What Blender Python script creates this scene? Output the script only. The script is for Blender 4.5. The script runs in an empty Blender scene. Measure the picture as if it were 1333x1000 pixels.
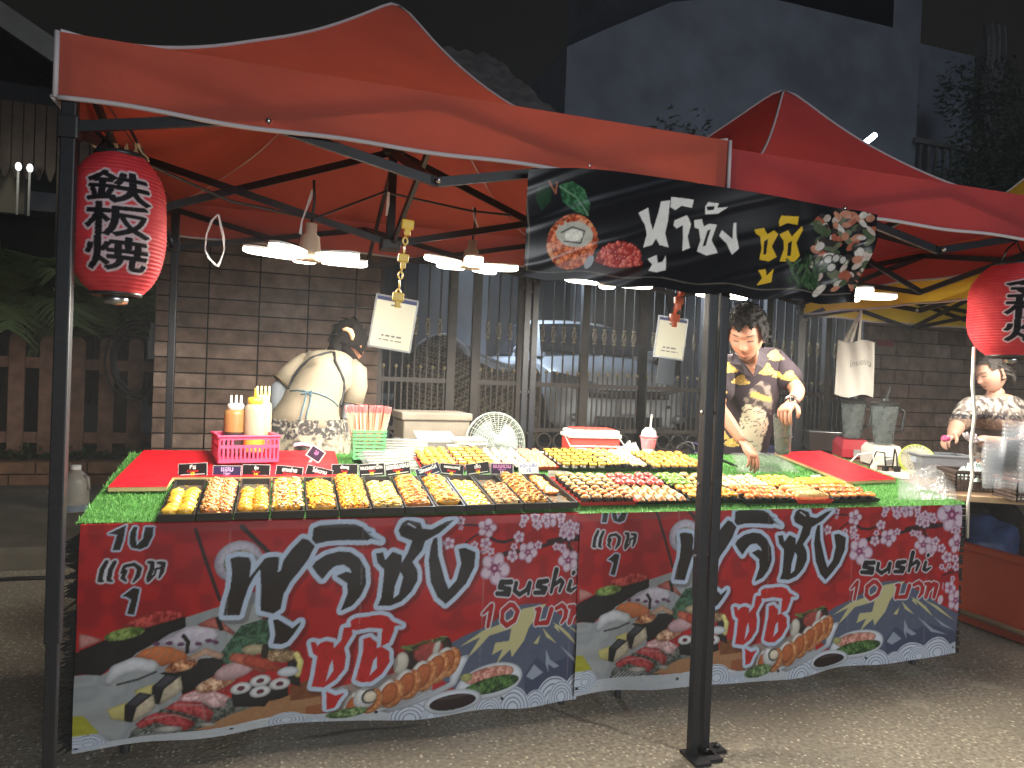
import bpy, bmesh, math, random
import numpy as np
from mathutils import Vector, Matrix, noise as mnoise
rnd = random.Random(7)
nrg = np.random.default_rng(11)
SC = bpy.context.scene
COL = SC.collection
rad = math.radians

# ------------------------------------------------------------------ camera
YAW, PIT, ROLL, FPX, CAMH = rad(18), rad(-0.7), rad(2.3), 930.0, 1.3
FW = Vector((math.sin(YAW)*math.cos(PIT), math.cos(YAW)*math.cos(PIT), math.sin(PIT)))
VR = Vector((math.cos(YAW), -math.sin(YAW), 0))
VU = VR.cross(FW)
CR = VR*math.cos(ROLL) + VU*math.sin(ROLL)
CU = -VR*math.sin(ROLL) + VU*math.cos(ROLL)
cam = bpy.data.objects.new('camera', bpy.data.cameras.new('camera'))
COL.objects.link(cam)
cam.matrix_world = Matrix(((CR.x, CU.x, -FW.x, 0), (CR.y, CU.y, -FW.y, 0), (CR.z, CU.z, -FW.z, CAMH), (0, 0, 0, 1)))
cam.data.sensor_width = 36
cam.data.lens = FPX/1333*36
cam.data.clip_start = 0.05
cam.data.clip_end = 300
SC.camera = cam

# ------------------------------------------------------------------ world, light, exposure
w = bpy.data.worlds.new("World"); SC.world = w; w.use_nodes = True
nt = w.node_tree; bg = nt.nodes['Background']
sky = nt.nodes.new('ShaderNodeTexSky'); sky.sky_type = 'NISHITA'; sky.sun_disc = False
sky.sun_elevation = rad(-6); sky.sun_rotation = rad(200)
nt.links.new(sky.outputs[0], bg.inputs[0]); bg.inputs[1].default_value = 0.6
SC.view_settings.view_transform = 'Standard'
SC.view_settings.look = 'None'
SC.view_settings.exposure = 0.5
SC.view_settings.gamma = 1.0
cy = SC.cycles
cy.use_denoising = True
cy.max_bounces = 8; cy.diffuse_bounces = 4; cy.glossy_bounces = 3; cy.transmission_bounces = 6; cy.transparent_max_bounces = 10
cy.caustics_reflective = False; cy.caustics_refractive = False
cy.sample_clamp_indirect = 4.0
# the town's glow on the night sky
bg2 = nt.nodes.new('ShaderNodeBackground'); bg2.inputs[0].default_value = (.0056, .0053, .0048, 1); bg2.inputs[1].default_value = 1.0
ads = nt.nodes.new('ShaderNodeAddShader'); nt.links.new(bg.outputs[0], ads.inputs[0]); nt.links.new(bg2.outputs[0], ads.inputs[1]); nt.links.new(ads.outputs[0], nt.nodes['World Output'].inputs[0])
# very weak bluish sun, added to brighten the dim roof and building
sun = bpy.data.objects.new('moon_light', bpy.data.lights.new('moon_light', 'SUN')); COL.objects.link(sun)
sun.data.energy = 0.13; sun.data.angle = rad(10); sun.data.color = (.75, .85, 1)
sun.rotation_euler = (rad(42), 0, rad(20))
# unseen area light added behind the camera, an assumed source lighting the banner fronts
ar = bpy.data.objects.new('lane_light', bpy.data.lights.new('lane_light', 'AREA')); COL.objects.link(ar)
ar.data.shape = 'RECTANGLE'; ar.data.size = 4.0; ar.data.size_y = 0.7; ar.data.energy = 118; ar.data.color = (.93, .97, 1.0)
ar.location = (2.0, -3.2, 1.8)
ar.rotation_euler = (Vector((1.2, 3.0, 1.2))-ar.location).to_track_quat('-Z', 'Y').to_euler()

# ------------------------------------------------------------------ pixel helpers (photo pixels -> points at a chosen real plane)
def ray(px, py): return FW*FPX + CR*(px-666.5) - CU*(py-500)
def onY(px, py, Y): d = ray(px, py); t = Y/d.y; return Vector((d.x*t, Y, CAMH+d.z*t))
def onZ(px, py, Z): d = ray(px, py); t = (Z-CAMH)/d.z; return Vector((d.x*t, d.y*t, Z))
SL, TZ, TY = .15, .785, 2.5            # the display table slopes up to the back
def tz(Y): return TZ + SL*(Y-TY)
def onT(px, py, up=0.0):
    d = ray(px, py); t = (TZ+up-SL*TY-CAMH)/(d.z-SL*d.y); return Vector((d.x*t, d.y*t, CAMH+d.z*t))
TILT = math.atan(SL)
def depth(p): return (Vector(p)-Vector((0, 0, CAMH))).dot(FW)
def pxm(p): return FPX/depth(p)

# ------------------------------------------------------------------ colours / materials
def lin(c):
    if max(c) > 1.5: c = [x/255 for x in c]
    return tuple((x/12.92 if x <= .04045 else ((x+.055)/1.055)**2.4) for x in c)
def srgb(r, g, b): return lin((r/255, g/255, b/255))
MATS = {}
def mat(name, col, rough=.6, metal=0., spec=.5, n=None, bump=None, trans=0., alpha=1., emit=None, estr=0., transl=0., coat=0., attr=None, rand=0., sss=0., ior=1.45, n2=None, aniso=None):
    """n=(scale, amount): value noise on the colour; bump=(scale, strength, distance); n2=(scale, colour, amount): blotches of another colour"""
    if name in MATS: return MATS[name]
    m = bpy.data.materials.new(name); m.use_nodes = True; T = m.node_tree; N = T.nodes; L = T.links
    p = N['Principled BSDF']; out = N['Material Output']
    col = tuple(col)[:3]
    p.inputs['Roughness'].default_value = rough; p.inputs['Metallic'].default_value = metal
    p.inputs['Specular IOR Level'].default_value = spec
    p.inputs['Base Color'].default_value = (*col, 1); p.inputs['IOR'].default_value = ior
    p.inputs['Transmission Weight'].default_value = trans; p.inputs['Alpha'].default_value = alpha
    p.inputs['Coat Weight'].default_value = coat
    tc = N.new('ShaderNodeTexCoord')
    src = None
    if attr:
        a = N.new('ShaderNodeVertexColor'); a.layer_name = attr; src = a.outputs[0]
    def mixc(fac, A, B, blend='MIX'):
        mx = N.new('ShaderNodeMix'); mx.data_type = 'RGBA'; mx.blend_type = blend
        if isinstance(fac, float): mx.inputs[0].default_value = fac
        else: L.new(fac, mx.inputs[0])
        for k, v in ((6, A), (7, B)):
            if isinstance(v, tuple): mx.inputs[k].default_value = (*v, 1) if len(v) == 3 else v
            else: L.new(v, mx.inputs[k])
        return mx.outputs[2]
    def noise(scale, det=4, w=None):
        nz = N.new('ShaderNodeTexNoise'); nz.inputs['Scale'].default_value = scale; nz.inputs['Detail'].default_value = det
        L.new(tc.outputs['Object'], nz.inputs['Vector']); return nz.outputs['Fac']
    if n2:
        r = N.new('ShaderNodeMapRange'); L.new(noise(n2[0], 5), r.inputs[0]); r.inputs[1].default_value = .48; r.inputs[2].default_value = .68
        ml = N.new('ShaderNodeMath'); ml.operation = 'MULTIPLY'; L.new(r.outputs[0], ml.inputs[0]); ml.inputs[1].default_value = n2[2]
        src = mixc(ml.outputs[0], src if src else col, tuple(n2[1]))
    if n:
        r = N.new('ShaderNodeMapRange'); L.new(noise(n[0]), r.inputs[0]); r.inputs[1].default_value = .25; r.inputs[2].default_value = .75
        r.inputs[3].default_value = 1-n[1]; r.inputs[4].default_value = 1+n[1]
        cb = N.new('ShaderNodeCombineColor'); [L.new(r.outputs[0], cb.inputs[i]) for i in range(3)]
        src = mixc(1.0, src if src else col, cb.outputs[0], 'MULTIPLY')
    if rand:
        oi = N.new('ShaderNodeObjectInfo'); r = N.new('ShaderNodeMapRange'); L.new(oi.outputs['Random'], r.inputs[0])
        r.inputs[3].default_value = 1-rand; r.inputs[4].default_value = 1+rand
        cb = N.new('ShaderNodeCombineColor'); [L.new(r.outputs[0], cb.inputs[i]) for i in range(3)]
        src = mixc(1.0, src if src else col, cb.outputs[0], 'MULTIPLY')
    if src: L.new(src, p.inputs['Base Color'])
    if bump:
        b = N.new('ShaderNodeBump'); b.inputs['Strength'].default_value = bump[1]; b.inputs['Distance'].default_value = bump[2] if len(bump) > 2 else .005
        L.new(noise(bump[0], 6), b.inputs['Height']); L.new(b.outputs[0], p.inputs['Normal'])
    if emit:
        p.inputs['Emission Color'].default_value = (*emit, 1); p.inputs['Emission Strength'].default_value = estr
    if transl:
        tr = N.new('ShaderNodeBsdfTranslucent')
        if src: L.new(src, tr.inputs[0])
        else: tr.inputs[0].default_value = (*col, 1)
        mx = N.new('ShaderNodeMixShader'); mx.inputs[0].default_value = transl
        L.new(p.outputs[0], mx.inputs[1]); L.new(tr.outputs[0], mx.inputs[2]); L.new(mx.outputs[0], out.inputs[0])
    MATS[name] = m
    return m
def bump_of(m): return m

# ------------------------------------------------------------------ mesh builder
class MB:
    def __init__(s): s.v = []; s.f = []; s.mi = []; s.k = 0
    def mat(s, k): s.k = k; return s
    def add(s, vs, fs):
        o = len(s.v); s.v += [tuple(v) for v in vs]
        s.f += [tuple(i+o for i in f) for f in fs]; s.mi += [s.k]*len(fs); return s
    def box(s, c, d, rot=None, taper=1.0):
        hx, hy, hz = d[0]/2, d[1]/2, d[2]/2
        vs = [Vector((x*hx*(taper if z > 0 else 1), y*hy*(taper if z > 0 else 1), z*hz)) for z in (-1, 1) for y in (-1, 1) for x in (-1, 1)]
        if rot is not None: vs = [rot @ v for v in vs]
        c = Vector(c)
        return s.add([v+c for v in vs], [(0, 2, 3, 1), (4, 5, 7, 6), (0, 1, 5, 4), (2, 6, 7, 3), (0, 4, 6, 2), (1, 3, 7, 5)])
    def bbox(s, c, d, r=.004, rot=None):
        """box with bevelled vertical and horizontal edges"""
        bm = bmesh.new(); bmesh.ops.create_cube(bm, size=1)
        for v in bm.verts: v.co = Vector((v.co.x*d[0], v.co.y*d[1], v.co.z*d[2]))
        bmesh.ops.bevel(bm, geom=bm.edges[:], offset=r, segments=2, profile=.6, affect='EDGES')
        vs = [v.co.copy() for v in bm.verts]; bm.verts.index_update(); fs = [tuple(v.index for v in f.verts) for f in bm.faces]; bm.free()
        if rot is not None: vs = [rot @ v for v in vs]
        c = Vector(c); return s.add([v+c for v in vs], fs)
    def bar(s, a, b, wx, wy=None, up=(0, 0, 1)):
        a = Vector(a); b = Vector(b); wy = wy or wx; d = (b-a); ln = d.length; d.normalize()
        u = Vector(up); 
        if abs(d.dot(u)) > .95: u = Vector((0, 1, 0))
        x = d.cross(u).normalized(); y = x.cross(d).normalized()
        R = Matrix((x, d, y)).transposed()
        return s.box((a+b)/2, (wx, ln, wy), R)
    def tube(s, pts, r, n=8, cap=True):
        pts = [Vector(p) for p in pts]; rs = r if isinstance(r, (list, tuple)) else [r]*len(pts)
        vs = []; fs = []; prev = None
        for i, p in enumerate(pts):
            d = (pts[min(i+1, len(pts)-1)]-pts[max(i-1, 0)])
            if d.length < 1e-9: d = Vector((0, 0, 1))
            d.normalize()
            if prev is None:
                u = Vector((0, 0, 1)) if abs(d.z) < .9 else Vector((1, 0, 0)); x = d.cross(u).normalized()
            else:
                x = (prev - d*prev.dot(d)); x = x.normalized() if x.length > 1e-6 else d.orthogonal().normalized()
            prev = x; y = d.cross(x)
            for k in range(n):
                a = 2*math.pi*k/n; vs.append(p + (x*math.cos(a)+y*math.sin(a))*rs[i])
        for i in range(len(pts)-1):
            for k in range(n):
                fs.append((i*n+k, i*n+(k+1) % n, (i+1)*n+(k+1) % n, (i+1)*n+k))
        if cap: fs += [tuple(reversed(range(n))), tuple(range((len(pts)-1)*n, len(pts)*n))]
        return s.add(vs, fs)
    def lathe(s, prof, c=(0, 0, 0), n=24, M=None, closed=False):
        """profile [(r, z)...] bottom to top about z"""
        vs = []; fs = []; m = len(prof); c = Vector(c)
        for (r, z) in prof:
            for k in range(n):
                a = 2*math.pi*k/n; p = Vector((r*math.cos(a), r*math.sin(a), z))
                vs.append((M @ p if M is not None else p)+c)
        for i in range(m-1):
            for k in range(n): fs.append((i*n+k, i*n+(k+1) % n, (i+1)*n+(k+1) % n, (i+1)*n+k))
        if prof[0][0] > 1e-6 and not closed: fs.append(tuple(reversed(range(n))))
        if prof[-1][0] > 1e-6 and not closed: fs.append(tuple(range((m-1)*n, m*n)))
        return s.add(vs, fs)
    def ell(s, c, r, n=12, m=8, M=None, jit=0):
        vs = []; fs = []; c = Vector(c)
        for i in range(m+1):
            t = math.pi*i/m
            for k in range(n):
                a = 2*math.pi*k/n
                p = Vector((r[0]*math.sin(t)*math.cos(a), r[1]*math.sin(t)*math.sin(a), r[2]*math.cos(t)))
                if jit: p *= 1+rnd.uniform(-jit, jit) if 0 < i < m else 1
                vs.append((M @ p if M is not None else p)+c)
        for i in range(m):
            for k in range(n): fs.append((i*n+k, (i+1)*n+k, (i+1)*n+(k+1) % n, i*n+(k+1) % n))
        return s.add(vs, fs)
    def prism(s, poly, z0, z1, M=None):
        n = len(poly); vs = [Vector((x, y, z)) for z in (z0, z1) for x, y in poly]
        if M is not None: vs = [M @ v for v in vs]
        return s.add(vs, [tuple(reversed(range(n))), tuple(range(n, 2*n))]+[(i, (i+1) % n, n+(i+1) % n, n+i) for i in range(n)])
    def quad(s, a, b, c, d): return s.add([a, b, c, d], [(0, 1, 2, 3)])
    def grid(s, fn, nu, nv):
        vs = [fn(i/nu, j/nv) for j in range(nv+1) for i in range(nu+1)]
        fs = [(j*(nu+1)+i, j*(nu+1)+i+1, (j+1)*(nu+1)+i+1, (j+1)*(nu+1)+i) for j in range(nv) for i in range(nu)]
        return s.add(vs, fs)
    def mesh(s, name, mats, smooth=False):
        me = bpy.data.meshes.new(name); me.from_pydata(s.v, [], s.f)
        for m in (mats if isinstance(mats, (list, tuple)) else [mats]): me.materials.append(m)
        if max(s.mi, default=0) > 0: me.polygons.foreach_set('material_index', s.mi)
        if smooth: me.polygons.foreach_set('use_smooth', [True]*len(me.polygons)); 
        me.update(); return me
    def build(s, name, mats, parent=None, smooth=False, world=True, auto=None):
        off = Vector((0, 0, 0))
        if world and parent is not None:
            q = parent
            while q is not None: off += Vector(q.location); q = q.parent
        elif world and parent is None and s.v:
            a = np.array(s.v); off = Vector(((a[:, 0].min()+a[:, 0].max())/2, (a[:, 1].min()+a[:, 1].max())/2, a[:, 2].min()))
        if world: s.v = [tuple(Vector(v)-off) for v in s.v]
        me = s.mesh(name, mats, smooth)
        if auto is not None: me.set_sharp_from_angle(angle=rad(auto)) if smooth else None
        o = bpy.data.objects.new(name, me); COL.objects.link(o)
        if parent is not None: o.parent = parent
        elif world: o.location = off
        return o
def tag(o, label=None, cat=None, group=None, kind=None):
    if label: o['label'] = label
    if cat: o['category'] = cat
    if group: o['group'] = group
    if kind: o['kind'] = kind
    return o
def thing(name, label, cat, loc=(0, 0, 0), group=None, rotz=0):
    o = bpy.data.objects.new(name, None); COL.objects.link(o); o.location = loc; o.rotation_euler = (0, 0, rotz)
    o.empty_display_size = .05
    return tag(o, label, cat, group)
def struct(o): o['kind'] = 'structure'; return o
def dup(o, loc=None, rot=None, label=None, group=None, parent=None):
    c = o.copy(); COL.objects.link(c)
    if parent is not None: c.parent = parent
    if loc is not None: c.location = loc
    if rot is not None: c.rotation_euler = rot
    if label: c['label'] = label
    if group: c['group'] = group
    for ch in list(o.children): dup(ch, parent=c)
    return c

# ------------------------------------------------------------------ print painter: flat artwork raster -> vertex colours of a fine sheet
def vnoise(nx, ny, cell, seed):
    g = np.random.default_rng(seed).random((ny//cell+3, nx//cell+3))
    y = np.arange(ny)/cell; x = np.arange(nx)/cell
    yi = y.astype(int); xi = x.astype(int); fy = (y-yi)[:, None]; fx = (x-xi)[None]
    fy = fy*fy*(3-2*fy); fx = fx*fx*(3-2*fx)
    a = g[yi][:, xi]; b = g[yi][:, xi+1]; c = g[yi+1][:, xi]; d = g[yi+1][:, xi+1]
    return (a*(1-fx)+b*fx)*(1-fy)+(c*(1-fx)+d*fx)*fy
class Cv:
    def __init__(s, x0, x1, y0, y1, res, bgc, ss=2):
        s.x0, s.y0, s.ss = x0, y0, ss
        s.nx = int(round((x1-x0)/res)); s.ny = int(round((y1-y0)/res)); s.res = res
        s.sx = (x1-x0)/s.nx; s.sy = (y1-y0)/s.ny; s.x1, s.y1 = x1, y1
        W, H = s.nx*ss, s.ny*ss
        s.X = x0+(np.arange(W)+.5)*s.sx/ss; s.Y = y0+(np.arange(H)+.5)*s.sy/ss
        s.im = np.empty((H, W, 3)); s.im[:] = lin(bgc)
        s.N = vnoise(W, H, 3, 5)*.5+vnoise(W, H, 9, 6)*.5
        s.N2 = vnoise(W, H, 26, 8)
    def win(s, xa, xb, ya, yb):
        i0 = max(0, int((xa-s.x0)/s.sx*s.ss)-1); i1 = min(s.im.shape[1], int((xb-s.x0)/s.sx*s.ss)+2)
        j0 = max(0, int((ya-s.y0)/s.sy*s.ss)-1); j1 = min(s.im.shape[0], int((yb-s.y0)/s.sy*s.ss)+2)
        return i0, max(i0, i1), j0, max(j0, j1)
    def put(s, w, m, col, a=1., nz=0., col2=None, pat='N'):
        i0, i1, j0, j1 = w
        if i1 <= i0 or j1 <= j0: return
        reg = s.im[j0:j1, i0:i1]; c = np.array(lin(col))
        cc = np.broadcast_to(c, reg.shape).copy()
        N = (s.N if pat == 'N' else s.N2)[j0:j1, i0:i1]
        if col2 is not None:
            t = np.clip((N-.38)/.24, 0, 1)[..., None]; cc = cc*(1-t)+np.array(lin(col2))*t
        if nz: cc = cc*(1+nz*2*(N-.5))[..., None]
        if getattr(s, 'round', 0) and min(m.shape) > 6:
            k = max(2, min(9, min(m.shape)//7)); B = np.pad(m, k)
            for ax in (0, 1):
                q = np.cumsum(np.insert(B, 0, 0, axis=ax), axis=ax); n_ = B.shape[ax]; lo = np.clip(np.arange(n_)-k, 0, n_); hi = np.clip(np.arange(n_)+k+1, 0, n_)
                B = (np.take(q, hi, axis=ax)-np.take(q, lo, axis=ax))/(2*k+1)
            B = np.clip((B[k:-k, k:-k]-.5)*2, 0, 1); g = np.linspace(-1, 1, m.shape[0])[:, None]
            cc = cc*((.50+.50*B**.7)*(1+.30*s.round*g))[..., None]
        al = (m*a)[..., None]
        s.im[j0:j1, i0:i1] = reg*(1-al)+cc*al
    def pmask(s, P):
        P = np.array(P); w = s.win(P[:, 0].min(), P[:, 0].max(), P[:, 1].min(), P[:, 1].max())
        i0, i1, j0, j1 = w; x = s.X[i0:i1][None]; y = s.Y[j0:j1][:, None]
        m = np.zeros((max(0, j1-j0), max(0, i1-i0)), bool)
        for k in range(len(P)):
            ax, ay = P[k]; bx, by = P[(k+1) % len(P)]
            if ay == by: continue
            c = ((ay > y) != (by > y)) & (x < (bx-ax)*(y-ay)/(by-ay)+ax); m ^= c
        return w, m.astype(float)
    def poly(s, P, col, a=1., **k): w, m = s.pmask(P); s.put(w, m, col, a, **k)
    def ell(s, c, rx, ry, col, rot=0., a=1., **k):
        R = max(rx, ry); w = s.win(c[0]-R, c[0]+R, c[1]-R, c[1]+R); i0, i1, j0, j1 = w
        x = s.X[i0:i1][None]-c[0]; y = s.Y[j0:j1][:, None]-c[1]; ca, sa = math.cos(rot), math.sin(rot)
        m = (((x*ca+y*sa)/rx)**2+((-x*sa+y*ca)/ry)**2 <= 1).astype(float); s.put(w, m, col, a, **k)
    def smask(s, P, r):
        P = np.array(P, float); rs = r if isinstance(r, (list, tuple)) else [r]*len(P); R = max(rs)
        w = s.win(P[:, 0].min()-R, P[:, 0].max()+R, P[:, 1].min()-R, P[:, 1].max()+R); i0, i1, j0, j1 = w
        x = s.X[i0:i1][None]; y = s.Y[j0:j1][:, None]; m = np.zeros((max(0, j1-j0), max(0, i1-i0)), bool)
        for k in range(len(P)-1):
            ax, ay = P[k]; bx, by = P[k+1]; dx, dy = bx-ax, by-ay; L2 = dx*dx+dy*dy+1e-12
            t = np.clip(((x-ax)*dx+(y-ay)*dy)/L2, 0, 1); d = np.hypot(x-ax-t*dx, y-ay-t*dy)
            m |= d <= rs[k]+(rs[k+1]-rs[k])*t
        return w, m.astype(float)
    def stroke(s, P, r, col, a=1., **k): w, m = s.smask(P, r); s.put(w, m, col, a, **k)
    def full(s): return np.zeros(s.im.shape[:2])
    def acc(s, F, wm, sub=False):
        (i0, i1, j0, j1), m = wm
        if sub: F[j0:j1, i0:i1] = np.minimum(F[j0:j1, i0:i1], 1-m)
        else: F[j0:j1, i0:i1] = np.maximum(F[j0:j1, i0:i1], m)
    def dilate(s, F, r):
        """grow a full mask by r metres"""
        k = max(1, int(round(r/s.sx*s.ss))); out = F.copy()
        js, is_ = np.where(F > .5)
        if not len(js): return out
        a0, a1, b0, b1 = max(0, js.min()-k-1), js.max()+k+2, max(0, is_.min()-k-1), is_.max()+k+2
        G = F[a0:a1, b0:b1]; O = np.pad(G, k); acc = np.zeros_like(G)
        for dj in range(-k, k+1):
            h = int(math.sqrt(k*k-dj*dj))
            row = np.zeros_like(G)
            base = O[k+dj:k+dj+G.shape[0]]
            c = np.cumsum(np.pad(base, ((0, 0), (1, 0))), axis=1)
            lo = np.arange(G.shape[1])+k-h; hi = np.arange(G.shape[1])+k+h+1
            row = (c[:, hi]-c[:, lo]) > .5
            acc = np.maximum(acc, row)
        out[a0:a1, b0:b1] = acc; return out
    def putfull(s, F, col, a=1., **k): s.put((0, s.im.shape[1], 0, s.im.shape[0]), F, col, a, **k)
    def text(s, F, t, cx, cy, h, bold=0., slant=0., wmax=None):
        """raster the triangles of a text into mask F, centred at cx, cy, body height h"""
        V, T = text_tris(t, bold, slant)
        if not len(T): return
        x0, x1 = V[:, 0].min(), V[:, 0].max(); y0, y1 = V[:, 1].min(), V[:, 1].max()
        k = h/max(y1-y0, 1e-6); kx = k
        if wmax and (x1-x0)*k > wmax: kx = wmax/(x1-x0)
        P = np.stack([(V[:, 0]-(x0+x1)/2)*kx+cx, (V[:, 1]-(y0+y1)/2)*k+cy], 1)
        for tri in T: s.acc(F, s.pmask(P[list(tri)]))
    def colors(s):
        a = s.im.reshape(s.ny, s.ss, s.nx, s.ss, 3).mean((1, 3)); return a
    def sheet(s, name, fn, m, parent=None, world=True, xmax=None):
        """grid mesh, one vertex per pixel; fn(X, Y) -> (n,3)"""
        c = s.colors(); ny, nx = c.shape[:2]
        gx = np.linspace(s.x0, s.x1, nx); gy = np.linspace(s.y0, s.y1, ny)
        if xmax is not None: k = int((gx <= xmax).sum()); gx = gx[:k]; nx = k; c = c[:, :k]
        XX, YY = np.meshgrid(gx, gy)
        co = fn(XX.ravel(), YY.ravel())
        return grid_mesh(name, co, nx, ny, c.reshape(-1, 3), m, parent, world)
def grid_mesh(name, co, nx, ny, cols, m, parent=None, world=True, wrap=False):
    co = np.array(co, float); off = np.zeros(3)
    if world and parent is not None:
        q = parent
        while q is not None: off += np.array(q.location); q = q.parent
    elif world: off = np.array([(co[:, 0].min()+co[:, 0].max())/2, (co[:, 1].min()+co[:, 1].max())/2, co[:, 2].min()])
    co = co-off
    I = np.arange(nx*ny).reshape(ny, nx)
    if wrap: J = np.concatenate([I, I[:, :1]], 1)
    else: J = I
    q = np.stack([J[:-1, :-1], J[:-1, 1:], J[1:, 1:], J[1:, :-1]], -1).reshape(-1, 4)
    me = bpy.data.meshes.new(name); me.vertices.add(len(co)); me.vertices.foreach_set('co', co.ravel())
    me.loops.add(q.size); me.loops.foreach_set('vertex_index', q.ravel().astype(np.int32))
    me.polygons.add(len(q)); me.polygons.foreach_set('loop_start', np.arange(0, q.size, 4, dtype=np.int32))
    me.polygons.foreach_set('use_smooth', np.ones(len(q), bool))
    me.update(calc_edges=True)
    at = me.color_attributes.new('Col', 'FLOAT_COLOR', 'POINT')
    at.data.foreach_set('color', np.concatenate([cols, np.ones((len(cols), 1))], 1).ravel().astype(np.float32))
    me.materials.append(m)
    o = bpy.data.objects.new(name, me); COL.objects.link(o)
    if parent is not None: o.parent = parent
    elif world: o.location = off
    return o
_tc = {}
def text_tris(t, bold=0., slant=0.):
    key = (t, bold, slant)
    if key in _tc: return _tc[key]
    c = bpy.data.curves.new('t', 'FONT'); c.body = t; c.resolution_u = 3; c.offset = bold; c.shear = slant; c.align_x = 'LEFT'
    o = bpy.data.objects.new('t', c); COL.objects.link(o); bpy.context.view_layer.update()
    e = o.evaluated_get(bpy.context.evaluated_depsgraph_get()); me = e.to_mesh(); me.calc_loop_triangles()
    V = np.array([v.co[:2] for v in me.vertices]).reshape(-1, 2); T = [tuple(x.vertices) for x in me.loop_triangles]
    e.to_mesh_clear(); bpy.data.objects.remove(o); bpy.data.curves.remove(c)
    _tc[key] = (V, T); return V, T
# ================================================================== SETTING
def asphalt(name, base, speck, sc):
    m = bpy.data.materials.new(name); m.use_nodes = True; N = m.node_tree.nodes; L = m.node_tree.links; p = N['Principled BSDF']
    tc = N.new('ShaderNodeTexCoord')
    def nz(s, d=5):
        a = N.new('ShaderNodeTexNoise'); a.inputs['Scale'].default_value = s; a.inputs['Detail'].default_value = d; L.new(tc.outputs['Object'], a.inputs[0]); return a.outputs['Fac']
    v = N.new('ShaderNodeTexVoronoi'); v.inputs['Scale'].default_value = sc; L.new(tc.outputs['Object'], v.inputs['Vector'])
    sep = N.new('ShaderNodeSeparateColor'); L.new(v.outputs['Color'], sep.inputs[0])
    def rng(x, a, b, c=0, d=1):
        r = N.new('ShaderNodeMapRange'); L.new(x, r.inputs[0]); r.inputs[1].default_value = a; r.inputs[2].default_value = b; r.inputs[3].default_value = c; r.inputs[4].default_value = d; return r.outputs[0]
    def mul(a, b):
        q = N.new('ShaderNodeMath'); q.operation = 'MULTIPLY'; L.new(a, q.inputs[0]); L.new(b, q.inputs[1]); return q.outputs[0]
    stone = mul(rng(v.outputs['Distance'], .42, .22), rng(sep.outputs[0], .45, .95))
    def mix(f, A, B):
        x = N.new('ShaderNodeMix'); x.data_type = 'RGBA'; L.new(f, x.inputs[0])
        for k, c in ((6, A), (7, B)):
            if isinstance(c, tuple): x.inputs[k].default_value = (*c, 1)
            else: L.new(c, x.inputs[k])
        return x.outputs[2]
    c0 = mix(rng(nz(1.3), .3, .7), tuple(b*.7 for b in base), tuple(b*1.25 for b in base))
    c1 = mix(rng(nz(60, 3), .35, .65), c0, tuple(b*.55 for b in base))
    c2 = mix(stone, c1, speck)
    c3 = mix(rng(nz(.55, 6), .54, .66, 0, .6), c2, tuple(b*.4 for b in base))
    cv_ = N.new('ShaderNodeTexVoronoi'); cv_.feature = 'DISTANCE_TO_EDGE'; cv_.inputs['Scale'].default_value = .75
    ds = N.new('ShaderNodeMix'); ds.data_type = 'VECTOR'; ds.inputs[0].default_value = .12; nv = N.new('ShaderNodeTexNoise'); nv.inputs['Scale'].default_value = 3.5; nv.inputs['Detail'].default_value = 6
    L.new(tc.outputs['Object'], nv.inputs[0]); L.new(tc.outputs['Object'], ds.inputs[4]); L.new(nv.outputs['Color'], ds.inputs[5]); L.new(ds.outputs[1], cv_.inputs['Vector'])
    c3 = mix(mul(rng(cv_.outputs['Distance'], .010, .002), rng(nz(1.1, 3), .48, .60)), c3, tuple(b*.22 for b in base))
    c3 = mix(rng(nz(4.5, 4), .62, .70, 0, .35), c3, tuple(b*1.5 for b in base))
    L.new(c3, p.inputs['Base Color']); p.inputs['Roughness'].default_value = .75; p.inputs['Specular IOR Level'].default_value = .35
    b = N.new('ShaderNodeBump'); b.inputs['Strength'].default_value = .9; b.inputs['Distance'].default_value = .006
    ad = N.new('ShaderNodeMath'); ad.operation = 'ADD'; L.new(stone, ad.inputs[0]); L.new(nz(90, 3), ad.inputs[1]); L.new(ad.outputs[0], b.inputs['Height']); L.new(b.outputs[0], p.inputs['Normal'])
    return m
M_asph = asphalt('asphalt', (.37, .325, .25), (.74, .66, .52), 58)
M_conc = mat('concrete', (.13, .115, .09), .85, n=(3, .35), bump=(40, .5, .004), n2=(1.2, (.05, .045, .038), .8))
struct(MB().grid(lambda u, v: (-45+90*u, -12+17.0*v, 0), 6, 4).build('street', M_asph, world=False))
struct(MB().add([(-45, 5.0, -.02), (45, 5.0, -.02), (45, 5.0, .10), (-45, 5.0, .10), (45, 5.05, .13), (-45, 5.05, .13), (45, 8.2, .2), (-45, 8.2, .2), (45, 70, .3), (-45, 70, .3)],
     [(0, 1, 2, 3), (3, 2, 4, 5), (5, 4, 6, 7), (7, 6, 8, 9)]).build('pavement', M_conc, world=False))
struct(MB().box((4.6, 10.3, .3), (8.0, 8.0, .5)).build('driveway', mat('driveway_concrete', (.10, .098, .095), .8, n=(2, .3), bump=(30, .3, .004)), world=False))

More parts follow.
